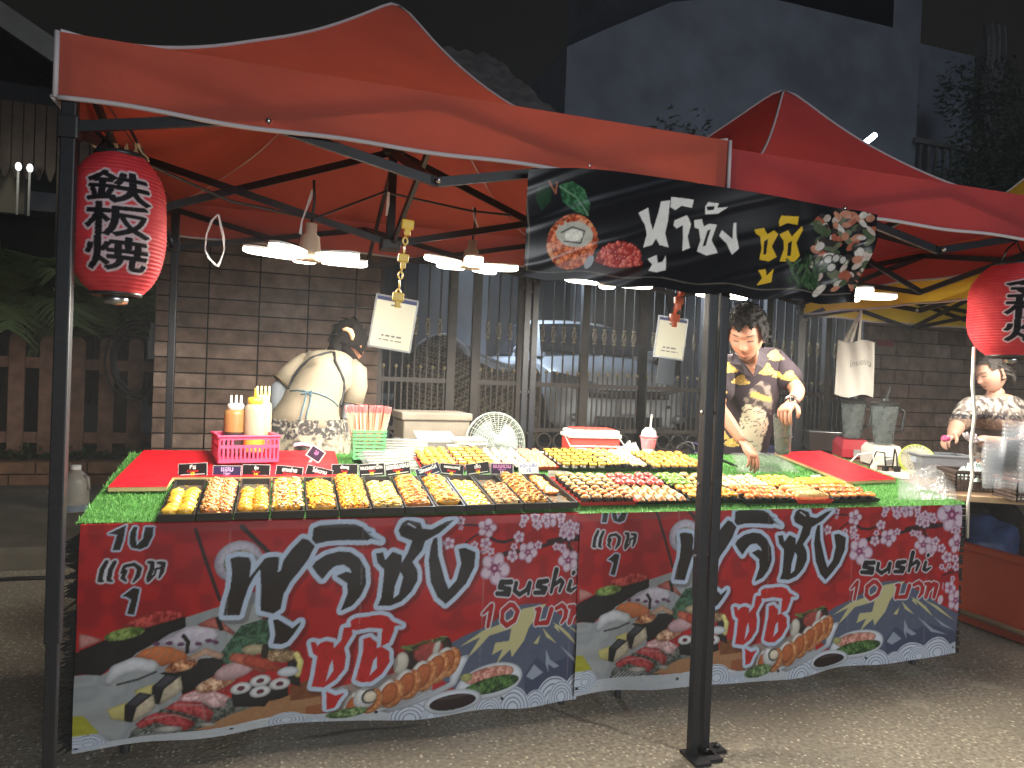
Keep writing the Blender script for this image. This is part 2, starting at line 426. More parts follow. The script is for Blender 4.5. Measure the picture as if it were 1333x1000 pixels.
# ---- block walls
WB = [mat('block_brown_%s' % k, c, .85, n=(9, .4), bump=(38, .9, .006), n2=(3.2, (.16, .115, .09), .75)) for k, c in
      zip(('a', 'b', 'c', 'd'), ((.27, .185, .145), (.225, .15, .115), (.32, .23, .185), (.18, .12, .092)))]
M_joint = mat('mortar_dark', (.03, .024, .02), .9)
def block_wall(x0, x1, y, z0, z1, bw, bh, label, bond=0., side=True):
    t = thing('block_wall', label, 'wall', ((x0+x1)/2, y+.1, z0))
    b = MB().mat(4).box(((x0+x1)/2, y+.12, (z0+z1)/2), (x1-x0-.012, .2, z1-z0)); rows = int(round((z1-z0)/bh)); bh = (z1-z0)/rows
    for r in range(rows):
        x = x0 - (bond*bw*(r % 2))
        while x < x1-1e-3:
            a = max(x, x0); e = min(x+bw, x1)
            if e-a > .03:
                d = rnd.uniform(-.004, .005); b.mat(rnd.choice((0, 0, 1, 1, 2, 3)))
                b.bbox(((a+e)/2, y+.012-d, z0+(r+.5)*bh), (e-a-.012, .03, bh-.011), .004)
            x += bw
    b.build('masonry', WB+[M_joint], t)
    MB().bbox(((x0+x1)/2, y+.1, z1+.035), (x1-x0+.05, .3, .07), .008).build('coping', mat('coping_grey', (.12, .11, .10), .85, n=(8, .3)), t)
    return t
block_wall(-.95, .80, 6.2, .13, 2.30, .385, .1205, 'brown block wall with aligned joints behind the bending vendor')
block_wall(6.05, 11.0, 6.2, .13, 2.62, .40, .16, 'dark brown block wall behind the seated woman and the tote bag', .5)

# ---- gate of iron bars
M_iron = mat('gate_iron', (.058, .047, .040), .45, .1, n=(12, .25))
M_gold = mat('gate_gold', (.36, .29, .17), .45, .5)
GX = [onY(px, 500, 6.2).x for px in (491, 587, 619, 678, 761, 838, 918, 1000, 1078, 1126)]
ZT, ZM, ZB1, ZB0 = 2.27, 1.225, .80, .605
def basket_mb(x, y, z):
    b = MB()
    for k in range(4):
        b.tube([(x+.021*math.sin(math.pi*i/8)*math.cos(k*1.57+i*.45), y+.021*math.sin(math.pi*i/8)*math.sin(k*1.57+i*.45), z-.062+.124*i/8) for i in range(9)], .0045, 4, False)
    b.box((x, y, z-.066), (.026, .026, .016)); b.box((x, y, z+.066), (.026, .026, .016)); return b
def gate(k0, k1, label):
    xs = GX[k0:k1+1]
    t = thing('metal_gate', label, 'gate', ((xs[0]+xs[-1])/2, 6.25, .55), 'iron gate leaves')
    for z_, a_, b_ in ((ZT, .04, .05), (ZM, .03, .04), (ZB1, .035, .035), (ZB0, .035, .05), (ZT+.1, .03, .03)): MB().bar((xs[0], 6.25, z_), (xs[-1], 6.25, z_), a_, b_).build('rail', M_iron, t)
    for x in xs: MB().box((x, 6.25, 1.45), (.075, .06, 1.8)).build('upright', M_iron, t)
    for a, c in zip(xs[:-1], xs[1:]):
        nn = max(1, int((c-a-.08)/.1055)); g = (c-a)/(nn+1)
        for i in range(nn):
            x = a+g*(i+1); bb = MB().box((x, 6.25, (ZB1+ZT)/2), (.013, .013, ZT-ZB1)).build('bar', M_iron, t)
            basket_mb(x, 6.25, 1.70).build('basket_ornament', M_gold, bb)
        for i in range(nn+1):
            x = a+g*(i+.5); bb = MB().box((x, 6.25, (ZB1+ZM+.1)/2), (.012, .012, ZM+.1-ZB1)).build('bar', M_iron, t)
            MB().ell((x, 6.25, ZM+.115), (.017, .017, .02), 8, 6).build('ball_tip', M_gold, bb, True)
        x = a+.1
        while x < c-.05:
            MB().lathe([(.062, -.006), (.078, -.006), (.078, .006), (.062, .006), (.062, -.006)], (x, 6.25, (ZB0+ZB1)/2), 14, Matrix.Rotation(rad(90), 3, 'X'), True).build('ring', M_iron, t); x += .165
gate(0, 1, 'narrow dark iron gate leaf beside the brown block wall'); gate(2, 5, 'wide dark iron gate leaf in front of the parked car'); gate(5, 9, 'dark iron gate leaf between the car bonnet and the dark block wall')

# ---- net-covered heap behind the gate
def net_mat():
    m = mat('netted_tarpaulin', (.075, .06, .045), .8, n=(6, .4)); T = m.node_tree; p = T.nodes['Principled BSDF']
    tc = T.nodes.new('ShaderNodeTexCoord'); c = T.nodes.new('ShaderNodeTexChecker'); c.inputs['Scale'].default_value = 34
    mp = T.nodes.new('ShaderNodeMapping'); mp.inputs['Rotation'].default_value = (.3, .5, .8); T.links.new(tc.outputs['Object'], mp.inputs[0]); T.links.new(mp.outputs[0], c.inputs[0])
    c.inputs[1].default_value = (.20, .165, .12, 1); c.inputs[2].default_value = (.035, .028, .022, 1)
    T.links.new(c.outputs[0], p.inputs['Base Color']); return m
def heap(u, v):
    a = 2*math.pi*u; r = 1.0; h = math.cos(v*math.pi/2)**.45; rr = math.sin(v*math.pi/2)**.5
    q = mnoise.noise((math.cos(a)*1.4, math.sin(a)*1.4, v*2))
    x = 1.92+(.80+.07*q)*rr*(abs(math.cos(a))**.7)*math.copysign(1, math.cos(a)); y = 7.45+.62*rr*(abs(math.sin(a))**.7)*math.copysign(1, math.sin(a))
    return (x, y, .56+(1.0+.10*q+.10*math.sin(x*5))*h)
hp = MB().grid(heap, 56, 18).build('covered_heap', net_mat(), smooth=True)
tag(hp, 'low heap under a brown netted cover behind the iron gate', 'covered heap')
# ---- car
def car():
    loc = Vector((3.62, 6.95, .55)); ax = rad(2)
    t = thing('parked_car', 'silver hatchback parked nose-out behind the iron gate', 'car', loc, rotz=-ax)
    P = mat('car_paint_silver', (.60, .64, .68), .34, .05, coat=.6, n=(3, .06)); G = mat('car_glass', (.012, .014, .018), .06, 0, .8); D = mat('car_black', (.015, .015, .017), .45); CH = mat('chrome', (.5, .52, .55), .15, 1.)
    LG = mat('headlight_glass', (.30, .33, .38), .08, .5, coat=1.)
    sec = [(-.02, .55, .30, .60), (.05, .70, .22, .70), (.20, .80, .18, .82), (.45, .845, .17, .90), (.85, .85, .17, .965), (1.10, .85, .17, 1.0), (1.6, .85, .17, 1.01), (2.6, .85, .18, 1.03), (3.3, .83, .2, 1.06), (3.7, .78, .24, 1.05), (3.85, .66, .32, .95)]
    vs = []; n = 16
    for (y, hw, z0, z1) in sec:
        m = (z0+z1)/2
        prof = [(-.80*hw, z0), (-.97*hw, z0+.1), (-hw, m-.05), (-hw*.985, m+.12), (-.93*hw, z1-.07), (-.78*hw, z1), (-.45*hw, z1+.025), (-.15*hw, z1+.035)]
        prof = prof+[(-a, b) for a, b in reversed(prof)]
        bow = lambda x: .12*(x/hw)**2*(1 if y < .5 else 0)
        vs += [(x, y+bow(x), z) for x, z in prof]
    b = MB(); fs = []
    for i in range(len(sec)-1):
        for k in range(n): fs.append((i*n+k, (i+1)*n+k, (i+1)*n+(k+1) % n, i*n+(k+1) % n))
    fs += [tuple(range(n)), tuple(reversed(range((len(sec)-1)*n, len(sec)*n)))]
    b.add(vs, fs)
    # cabin
    cs = [(1.02, .74, .99, .99), (1.25, .73, .99, 1.14), (1.75, .70, 1.0, 1.44), (2.1, .685, 1.0, 1.51), (2.7, .68, 1.0, 1.53), (3.3, .665, 1.02, 1.47), (3.62, .65, 1.03, 1.25), (3.8, .64, 1.0, 1.03)]
    vs = []
    for (y, hw, z0, z1) in cs:
        h = z1-z0; tw = hw-.16*h/.5
        prof = [(-hw, z0), (-tw-.015, z0+h*.86), (-tw+.05, z1-.01*h), (0, z1+.03*h), (tw-.05, z1-.01*h), (tw+.015, z0+h*.86), (hw, z0)]
        vs += [(x, y, z) for x, z in prof]
    fs = []
    for i in range(len(cs)-1):
        for k in range(6): fs.append((i*7+k, (i+1)*7+k, (i+1)*7+k+1, i*7+k+1))
    b.add(vs, fs); body = b.build('body', P, t, True, world=False, auto=38)
    W = MB().grid(lambda u, v: ((u-.5)*2*(.70-.16*v), 1.08+.60*v-.02*math.sin(math.pi*u)-.012, 1.035+.375*v+.03*math.sin(math.pi*u)*v+.012), 8, 4).build('windscreen', G, t, True, world=False)
    for s in (-1, 1):
        for (ya, yb) in ((1.42, 2.3), (2.38, 3.3)):
            q = lambda y, v: (s*(.715-.12*v*(1 if 1 else 0)+.012), y, 1.06+v*(min(.385, max(.06, (y-1.2)*.62))))
            MB().grid(lambda u, v: q(ya+(yb-ya)*u, v), 6, 3).build('window', G, t, True, world=False)
        h = MB().grid(lambda u, v: (s*(.38+.42*u), -.005+.05*u+.30*u*u+.05*v*0-.012, .585+.04*u+(.10+.10*u)*v*(1-.3*u)+.05*u), 8, 4)
        h.build('headlight', LG, t, True, world=False)
        MB().ell((s*.87, 1.32, 1.06), (.10, .06, .075), 10, 8).build('mirror', P, t, True, world=False)
        MB().ell((s*.6, .04, .33), (.09, .04, .05), 8, 6).build('fog_lamp', LG, t, True, world=False)
        for y in (.72, 3.1):
            w = MB().lathe([(.19, -.09), (.29, -.09), (.31, -.06), (.31, .06), (.29, .09), (.19, .09)], (s*.78, y, .31), 20, Matrix.Rotation(rad(90), 3, 'Y')).build('wheel', D, t, True, world=False)
            MB().lathe([(.0, -.08), (.19, -.085), (.19, .085), (0, .08)], (s*.785, y, .31), 14, Matrix.Rotation(rad(90), 3, 'Y')).build('rim', CH, w, False, world=False)
    MB().grid(lambda u, v: ((u-.5)*.95, -.055+.10*(2*u-1)**2, .545+.09*v+.0), 10, 2).build('grille', D, t, world=False)
    MB().bar((-.42, -.075+.06, .60), (.42, -.075+.06, .60), .012, .016).build('grille_bar', CH, t, world=False)
    MB().grid(lambda u, v: ((u-.5)*.8, -.02+.08*(2*u-1)**2-.03, .25+.10*v), 10, 2).build('lower_intake', D, t, world=False)
    MB().bbox((0, -.085, .44), (.34, .012, .11), .003).build('number_plate', mat('plate_white', (.55, .56, .56), .5), t, world=False)
    MB().box((.42, -.065, .47), (.07, .02, .03)).build('bumper_vent', D, t, world=False)
    return t
car()

# ---- buildings
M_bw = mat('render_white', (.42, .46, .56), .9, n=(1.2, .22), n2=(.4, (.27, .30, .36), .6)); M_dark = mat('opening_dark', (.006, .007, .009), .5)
M_tile = mat('roof_tile_brown', (.24, .21, .20), .85, n=(4, .4)); M_trim = mat('trim_pale', (.30, .30, .29), .8, n=(4, .2))
t = thing('apartment_building', 'tall white rendered building with a balcony behind the red tents', 'building', (10, 16, .3))
a = onY(738, 72, 14); bR = onY(1196, 100, 14)
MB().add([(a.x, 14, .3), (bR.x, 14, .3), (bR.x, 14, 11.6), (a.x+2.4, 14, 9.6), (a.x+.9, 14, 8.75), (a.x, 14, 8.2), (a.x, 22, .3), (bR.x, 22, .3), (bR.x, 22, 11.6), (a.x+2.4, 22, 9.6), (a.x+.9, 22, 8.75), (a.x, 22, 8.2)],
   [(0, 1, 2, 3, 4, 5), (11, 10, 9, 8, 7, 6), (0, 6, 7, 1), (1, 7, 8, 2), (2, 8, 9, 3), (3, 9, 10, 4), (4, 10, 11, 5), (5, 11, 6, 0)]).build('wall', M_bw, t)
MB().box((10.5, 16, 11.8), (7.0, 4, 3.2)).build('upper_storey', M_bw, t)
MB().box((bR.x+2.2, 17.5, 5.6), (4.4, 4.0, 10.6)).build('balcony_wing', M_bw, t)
MB().box((bR.x+1.0, 14.7, 6.45), (2.4, 1.6, .22)).build('balcony_slab', M_trim, t)
MB().bbox((bR.x+1.05, 14.0, 7.55), (2.3, .16, .12), .01).build('balcony_handrail', M_trim, t)
for i in range(9):
    MB().lathe([(.05, 0), (.09, .18), (.05, .4), (.04, .7), (.06, .92)], (bR.x+.15+i*.26, 14.0, 6.56), 8).build('baluster', M_trim, t, True)
d = MB().box((bR.x+.9, 15.46, 8.0), (1.1, .08, 2.2)).build('balcony_door', M_dark, t)
MB().box((bR.x+.9, 15.42, 9.15), (1.3, .06, .12)).build('door_frame', M_trim, d)
MB().box((bR.x+2.25, 14.05, 8.5), (.34, .34, 4.0)).build('column', M_trim, t)
MB().grid(lambda u, v: (bR.x+2.0+.7*u+.08*math.sin(v*9), 13.9+.12*math.sin(u*22), 10.8-3.4*v), 20, 10).build('hanging_sheet', mat('sheet_grey', (.30, .32, .33), .9, n=(5, .2)), t, True)
tl = thing('tube_lamp', 'glowing white fluorescent tube on the white building wall above the right tent', 'lamp', onY(1130, 183, 11.5))
p0, p1 = onY(1120, 191, 11.5), onY(1139, 176, 11.5)
MB().tube([p0, p1], .055, 8).build('tube', mat('tube_glow', (1, 1, 1), .4, emit=(.75, .88, 1), estr=14), tl)
MB().bar(p0+Vector((0, .1, 0)), p1+Vector((0, .1, 0)), .1, .05).build('housing', M_trim, tl)
def roof_tiles(x0, x1, y0, z0, y1, z1):
    def f(u, v):
        x = x0+(x1-2.7*v-x0)*u; s = v*14; st = s-math.floor(s)
        return (x, y0+(y1-y0)*v, z0+(z1-z0)*v+.05*(1-st)+.03*math.sin(x*18))
    return MB().grid(f, 150, 84)
t = thing('tiled_house', 'dark house with a brown tiled roof behind the gate', 'house', (2, 13.5, .3))
roof_tiles(1.3, 6.5, 9.6, 3.15, 13.6, 7.5).build('roof', M_tile, t, False)
MB().box((.6, 12.0, 1.75), (9.6, 3.3, 2.9)).box((1.5, 9.9, 3.1), (10, .5, .22)).build('wall', mat('house_wall', (.16, .17, .20), .9, n=(1.5, .25)), t)
for x in (1.2, 3.6, 5.3):
    d = MB().box((x, 10.36, 1.9), (1.3, .08, 1.9)).build('window', M_dark, t); MB().box((x, 10.33, 2.9), (1.5, .06, .09)).box((x, 10.33, .92), (1.5, .06, .09)).build('window_frame', M_trim, d)
t = thing('gabled_house', 'dark house with a pale roof verge at the left edge', 'house', (-7, 11.5, .3))
g0, g1 = onY(-40, -8, 10.0), onY(86, 78, 10.0)
MB().bar(g0+(g0-g1)*1.5, g1, .25, .16, up=(0, 1, 0)).build('verge_board', M_trim, t)
MB().add([(g1.x, 10.1, g1.z), (g1.x, 16, g1.z), ((g0+(g0-g1)*1.5).x, 16, (g0+(g0-g1)*1.5).z), ((g0+(g0-g1)*1.5).x, 10.1, (g0+(g0-g1)*1.5).z)], [(0, 1, 2, 3)]).build('roof', M_tile, t)
MB().box((g1.x-3.6, 13, 2.4), (7, 5.6, 4.4)).build('wall', mat('house_wall_dark', (.035, .035, .038), .9), t)
# slatted screen with pointed feet over a pale wall
t = thing('board_screen', 'screen of dark brown upright boards with pointed feet above a pale wall', 'screen', onY(120, 240, 8.9))
MBd = mat('board_brown', (.045, .032, .025), .8, n=(7, .4), bump=(25, .4, .004))
bl = onY(-30, 150, 8.9); br = onY(215, 165, 8.9); zb = onY(60, 236, 8.9).z; n = 17
for i in range(n):
    x = bl.x+(br.x-bl.x)*(i+.5)/n; ww = (br.x-bl.x)/n*.88; zz = zb if i < 7 else zb-2.4
    MB().prism([(x-ww/2, bl.z+.2), (x-ww/2, zz+.12), (x-.012, zz), (x+.012, zz), (x+ww/2, zz+.12), (x+ww/2, bl.z+.2)][::-1], 0, .03, Matrix(((1, 0, 0, 0), (0, 0, 1, 8.9), (0, 1, 0, 0), (0, 0, 0, 1)))).build('board', MBd, t)
MB().box(((bl.x+br.x)/2, 8.97, bl.z-.1), (br.x-bl.x, .05, .12)).build('rail', MBd, t)
tag(MB().box((onY(10, 240, 9.3).x-.45, 9.4, zb-.05), (1.2, .12, .5)).build('pale_wall', mat('pale_render', (.26, .24, .19), .9, n=(2, .2))), 'short pale rendered panel showing below the pointed boards', 'wall')
for k, (px, py) in enumerate(((23, 217), (38, 217))):
    pass
fl = thing('flood_lamp', 'small blue white flood lamp glowing between the second petal lamp and the gate', 'lamp', onY(601, 324, 9.4), rotz=0)
for (px, py) in ((605, 319), (598, 328), (607, 329)):
    q = onY(px, py, 9.4); MB().bbox(q, (.16, .03, .085), .005).build('glowing_panel', mat('flood_glow', (1, 1, 1), .4, emit=(.62, .78, 1.0), estr=30), fl)
MB().box(onY(602, 324, 9.48), (.40, .06, .30)).build('housing', M_dark, fl)
fa = bpy.data.objects.new('flood_light', bpy.data.lights.new('flood_light', 'AREA')); COL.objects.link(fa); fa.data.size = .4; fa.data.energy = 80; fa.data.color = (.68, .82, 1.0)
fa.location = onY(602, 324, 9.3); fa.rotation_euler = (Vector((3.6, 7.6, 1.2))-fa.location).to_track_quat('-Z', 'Y').to_euler()
lp = thing('garden_lamp', 'two small glowing white garden lamp heads beyond the palm', 'lamp', onY(33, 217, 8.7))
for (px, py) in ((24, 217), (39, 219)):
    q = onY(px, py, 8.7); MB().ell(q, (.03, .03, .045), 10, 8).build('globe', mat('garden_glow', (1, 1, 1), .4, emit=(.85, .92, 1), estr=1.2), lp, True)
    MB().tube([q+Vector((0, 0, -.04)), q+Vector((0, 0, -.5))], .012, 6).build('stem', M_trim, lp)

gl = bpy.data.objects.new('garden_light', bpy.data.lights.new('garden_light', 'POINT')); COL.objects.link(gl); gl.data.energy = 4; gl.data.color = (1, .95, .82); gl.data.shadow_soft_size = .05; gl.parent = lp; gl.location = (0, -.35, .0)  # point light added by the lamp heads to brighten the palms
# ---- picket fence and planter
FY = 7.6
M_pick = mat('picket_brown', (.20, .11, .075), .75, n=(9, .35), bump=(30, .4, .003))
t = thing('picket_fence', 'reddish brown picket fence with rounded tops left of the tent', 'fence', (-2.2, FY, .35))
zt, zb = 1.50, .40; x = -5.2
while x < -.95:
    w2 = .062; zz = zt+rnd.uniform(-.012, .012)
    MB().prism([(x-w2, zb), (x+w2, zb), (x+w2, zz-.05), (x+w2*.7, zz-.015), (x, zz), (x-w2*.7, zz-.015), (x-w2, zz-.05)], -.014, .014, Matrix(((1, 0, 0, 0), (0, 0, 1, FY), (0, 1, 0, 0), (0, 0, 0, 1)))).build('picket', M_pick, t)
    x += .243
for z in (1.24, .55): MB().box((-3.05, FY+.035, z), (4.5, .035, .10)).build('rail', M_pick, t)
pl = thing('brick_planter', 'low brown brick planter with small green plants under the picket fence', 'planter', (-3, 7.4, .15))
b = MB()
for r in range(2):
    x = -5.4-(r % 2)*.2
    while x < -.95: b.mat(rnd.randrange(3)).bbox((x+.2, 7.28, .215+r*.11), (.39, .2, .10), .006); x += .4
b.build('brickwork', [mat('brick_tan_%s' % k, c, .85, n=(9, .35), bump=(40, .5, .004)) for k, c in zip('abc', ((.20, .105, .06), (.16, .085, .05), (.23, .13, .075)))], pl)
b = MB()
for i in range(900):
    p = Vector((rnd.uniform(-5.3, -1.0), rnd.uniform(7.3, 7.55), .38+abs(rnd.gauss(0, .05)))); a = rnd.uniform(0, 6.28); l = rnd.uniform(.02, .05); d = Vector((math.cos(a), math.sin(a), rnd.uniform(.0, .8)))*l; e = Vector((-math.sin(a), math.cos(a), .2))*l*.4
    b.add([p-d, p+e, p+d, p-e], [(0, 1, 2, 3)])
lf = mat('leaf_small', (.05, .09, .03), .6, rand=.2, n=(8, .5)); pp = b.build('bedding_plants', lf, pl); pp['kind'] = 'stuff'

# ---- vegetation
M_leaf = mat('leaf_dark', (.07, .10, .05), .55, n=(1.5, .6)); M_bark = mat('bark', (.08, .06, .045), .9, n=(6, .4))
def tree(name, label, base, h, blobs, nl, ls, m=M_leaf):
    t = thing(name, label, 'tree', base, 'trees behind the stalls')
    base = Vector(base); tr = MB(); top = base+Vector((.1, .05, h*.75))
    tr.tube([base, base+Vector((.05, 0, h*.3)), top], [h*.03, h*.022, h*.008], 8)
    for c, r in blobs:
        c = Vector(c); tr.tube([base+Vector((.05, 0, h*.35)), (base+c)/2+Vector((0, 0, h*.25)), c], [h*.014, h*.009, h*.003], 6)
    tr.build('trunk', M_bark, t, True)
    V = []; F = []
    for c, r in blobs:
        c = Vector(c)
        for i in range(int(nl*r*r)):
            q = Vector((rnd.gauss(0, 1), rnd.gauss(0, 1), rnd.gauss(0, .85))); q = q.normalized()*r*(rnd.random()**.4)*(1+.25*mnoise.noise(q*1.7+c)); p = c+q
            a = Vector((rnd.gauss(0, 1), rnd.gauss(0, 1), rnd.gauss(0, 1))).normalized()*ls*rnd.uniform(.6, 1.2); e = a.orthogonal().normalized()*ls*.4
            k = len(V); V += [p-a, p+e, p+a, p-e]; F.append((k, k+1, k+2, k+3))
    MB().add(V, F).build('crown', m, t)
q = onY(1290, 130, 10.5)
tree('broadleaf_tree', 'large dark broadleaf tree at the right edge beside the white building', (q.x+.6, 10.5, .3), 6.5, [((q.x+.2, 10.5, 5.6), 1.1), ((q.x+1.2, 10.8, 6.4), 1.3), ((q.x-.4, 10.2, 4.2), .9), ((q.x+.6, 10, 3.7), 1.1), ((q.x+1.9, 10.3, 4.7), 1.3), ((q.x+.1, 10.9, 7.4), .8)], 900, .10)
q = onY(888, 160, 11.5)
tree('bushy_tree', 'small dark bushy tree between the tiled roof and the white building', (q.x, 11.5, .3), 5.2, [((q.x, 11.5, q.z-.5), .75), ((q.x-.7, 11.6, q.z-.75), .6), ((q.x+.8, 11.4, q.z-.9), .7)], 900, .085)
def palm(base, h, nf, ln, label, seed):
    r2 = random.Random(seed); t = thing('palm', label, 'palm', base, 'palms behind the picket fence'); base = Vector(base)
    MB().tube([base, base+Vector((.03, 0, h*.6)), base+Vector((.02, 0, h))], [.09, .075, .06], 8).build('trunk', M_bark, t, True)
    for i in range(nf):
        a = 2*math.pi*i/nf+r2.uniform(-.3, .3); el = r2.uniform(.55, 1.40); L = ln*r2.uniform(.75, 1.1); b = MB(); pts = []
        for k in range(13):
            s = k/12; pts.append(base+Vector((math.cos(a)*L*s*math.cos(el), math.sin(a)*L*s*math.cos(el), h+L*(s*math.sin(el)-.75*s*s*math.cos(el*.7)))))
        b.tube(pts, [.012*(1-.8*k/12) for k in range(13)], 4)
        for k in range(2, 13):
            d = (pts[k]-pts[k-1]).normalized(); sd = d.cross(Vector((0, 0, 1))).normalized()
            for j in range(4):
                o = pts[k-1].lerp(pts[k], j/4)
                for s in (-1, 1):
                    l = .34*ln*(1-.55*abs(k/12-.45))*r2.uniform(.8, 1.1); tip = o+(sd*s*.8+d*.65+Vector((0, 0, -.28+r2.uniform(-.1, .1)))).normalized()*l; mid = o.lerp(tip, .5)+Vector((0, 0, .03))
                    wv = d*.014
                    b.add([o-wv, o+wv, mid+wv, tip, mid-wv], [(0, 1, 2, 3, 4)])
        b.build('frond', mat('palm_leaf', (.17, .23, .085), .5, n=(4, .4)), t)
palm((-2.55, 8.25, .3), 1.35, 24, 1.5, 'bushy palm with arching fronds behind the fence at the left edge', 3)
palm((-1.60, 8.4, .3), 1.2, 20, 1.3, 'smaller palm behind the fence just left of the red lantern', 5)
# ================================================================== TENTS
M_post = mat('hammered_dark_steel', (.012, .013, .017), .45, .1, n=(60, .3), bump=(160, .25, .001))
M_bolt = mat('bolt_zinc', (.45, .45, .46), .3, 1.)
M_pipe = mat('piping_white', (.46, .42, .44), .7)
def fabric(name, col, tr=.50):
    return mat(name, col, .75, spec=.2, n=(1.6, .16), bump=(5, .45, .03), transl=tr)
def tent(name, label, X0, X1, Y0, Y1, ze, zp, fab, hp, shared_left=False, drop=.168, hipseam=True):
    cx, cyy = (X0+X1)/2, (Y0+Y1)/2
    t = thing(name, label, 'canopy tent', (cx, cyy, 0), 'canopy tents')
    C4 = [Vector((X0, Y0, 0)), Vector((X1, Y0, 0)), Vector((X1, Y1, 0)), Vector((X0, Y1, 0))]; AP = Vector((cx, cyy, 0))
    def hz(k, s): return s**hp[k]
    for k in range(4):
        a, b = C4[k], C4[(k+1) % 4]
        def fn(u, v, a=a, b=b, k=k):
            p = (a.lerp(b, u)).lerp(AP, v); g = hz(k, v)*(1-u)+hz((k+1) % 4, v)*u
            g -= .10*4*u*(1-u)*v*(1-v)
            z = ze+(zp-ze)*g + .008*mnoise.noise((p.x*3, p.y*3, k))*(v*(1-v)*4)
            if v > .93: z -= .03*((v-.93)/.07)**2
            return (p.x, p.y, z)
        MB().grid(fn, 28, 28).build('roof_panel', fab, t, True)
        n = (b-a).normalized(); o = Vector((n.y, -n.x, 0))
        def vf(u, v, a=a, b=b, o=o, k=k):
            p = a.lerp(b, u); wv = (.006*math.sin(u*17+k)+.007*mnoise.noise((u*5, k*3.1, 1)))*v
            p = p+o*(.004+wv); return (p.x, p.y, ze-drop*v-.010*math.sin(math.pi*u)*v+.004*math.sin(u*23+k)*v)
        MB().grid(vf, 60, 6).build('valance', fab, t, True)
        hem = [Vector(vf(i/60, 1.0))+o*.003 for i in range(61)]
        MB().tube(hem, .0065, 6).build('hem_piping', M_pipe, t, True)
        if hipseam:
            MB().tube([Vector(fn(0, i/24))+Vector((0, 0, .003)) for i in range(25)], .006, 6).build('seam_piping', M_pipe, t, True)
        MB().tube([a+Vector((0, 0, ze))+(a-AP).normalized()*.008, a+Vector((0, 0, ze-drop))+(a-AP).normalized()*.008], .007, 6).build('corner_piping', M_pipe, t, True)
    ins = .022
    P4 = [Vector((X0+ins, Y0+ins, 0)), Vector((X1-ins, Y0+ins, 0)), Vector((X1-ins, Y1-ins, 0)), Vector((X0+ins, Y1-ins, 0))]
    for p in P4:
        l = MB().bbox((p.x, p.y, (ze-.02+.55)/2), (.040, .040, ze-.02-.55), .004)
        l = MB().bbox((p.x, p.y, .55+(ze-.02-.55)/2), (.036, .036, ze-.02-.55), .004).bbox((p.x, p.y, .29), (.029, .029, .56), .003)
        lg = l.build('leg', M_post, t)
        MB().prism([(p.x-.03, p.y-.075), (p.x+.03, p.y-.075), (p.x+.03, p.y-.03), (p.x+.075, p.y-.03), (p.x+.075, p.y+.03), (p.x-.03, p.y+.03)], .002, .012).lathe([(.012, .012), (.012, .02), (.0, .024)], (p.x+.055, p.y, 0), 8).build('foot_plate', M_post, lg)
        for z in (ze-.08, ze-.30, 1.2, .95, .7): MB().lathe([(.006, 0), (.006, .004), (0, .006)], (p.x-.018, p.y, z), 8, Matrix.Rotation(rad(-90), 3, 'Y')).build('bolt', M_bolt, lg)
        MB().bbox((p.x, p.y, ze-.235), (.050, .050, .06), .006).build('slider_bracket', mat('bracket_black', (.015, .015, .017), .4), lg)
    zu, zl, zc = ze-.045, ze-.235, ze-.045
    def bars(a, b, w=.014, h=.028): MB().bar(a, b, w, h).build('truss_bar', M_post, t)
    Vz = lambda p, z: Vector((p.x, p.y, z))
    hub = Vector((cx, cyy, 0))
    for k in range(4):
        a, b = P4[k], P4[(k+1) % 4]; m = (a+b)/2; d = (b-a).normalized(); n = Vector((-d.y, d.x, 0))
        o = n*.010
        bars(Vz(a+o, zu), Vz(m+o, zl-.02)); bars(Vz(a-o, zl), Vz(m-o, zc)); bars(Vz(b+o, zu), Vz(m+o, zl-.02)); bars(Vz(b-o, zl), Vz(m-o, zc))
        for q in (Vz(m, zl-.02), Vz(m, zc), Vz((a+m)/2, (zu+zl)/2-.01), Vz((b+m)/2, (zu+zl)/2-.01)): MB().ell(q+n*.022*(1 if k < 2 else -1)*0-n*.018, (.009, .009, .009), 8, 6).build('bolt', M_bolt, t, True)
        q = (m+hub)/2; e = Vector((d.x, d.y, 0))*.010
        bars(Vz(m+e, zc), Vz(hub+e, zl-.05)); bars(Vz(m-e, zl-.02), Vz(hub-e, zc+.16))
    MB().box((cx, cyy, (ze-.30+zp-.05)/2), (.034, .034, zp-.05-ze+.30)).build('king_post', M_post, t)
    for z_ in (ze-.29, ze+.12): MB().bbox((cx, cyy, z_), (.085, .085, .05), .01).build('hub', mat('bracket_black', (.015, .015, .017), .4), t)
    return t
F1 = fabric('tent_fabric_orange_red', (.56, .125, .088)); F2 = fabric('tent_fabric_crimson', (.47, .070, .074)); F3 = fabric('tent_fabric_yellow', (.82, .56, .06))
tent('canopy_tent', 'orange red canopy tent over the sushi trays, left of the two red ones', -.565, 1.43, 2.12, 4.12, 2.132, 2.90, F1, (1.42, 2.3, 1.7, 1.6))
tent('canopy_tent', 'crimson canopy tent on the right, joined to the orange red one', 1.442, 3.44, 2.135, 4.135, 2.112, 2.865, F2, (2.1, 1.9, 1.5, 1.15))
tent('canopy_tent', 'yellow canopy tent beyond the crimson one at the right edge', 3.52, 5.52, 2.25, 4.25, 2.03, 2.78, F3, (1.8, 1.8, 1.8, 1.8), drop=.21)

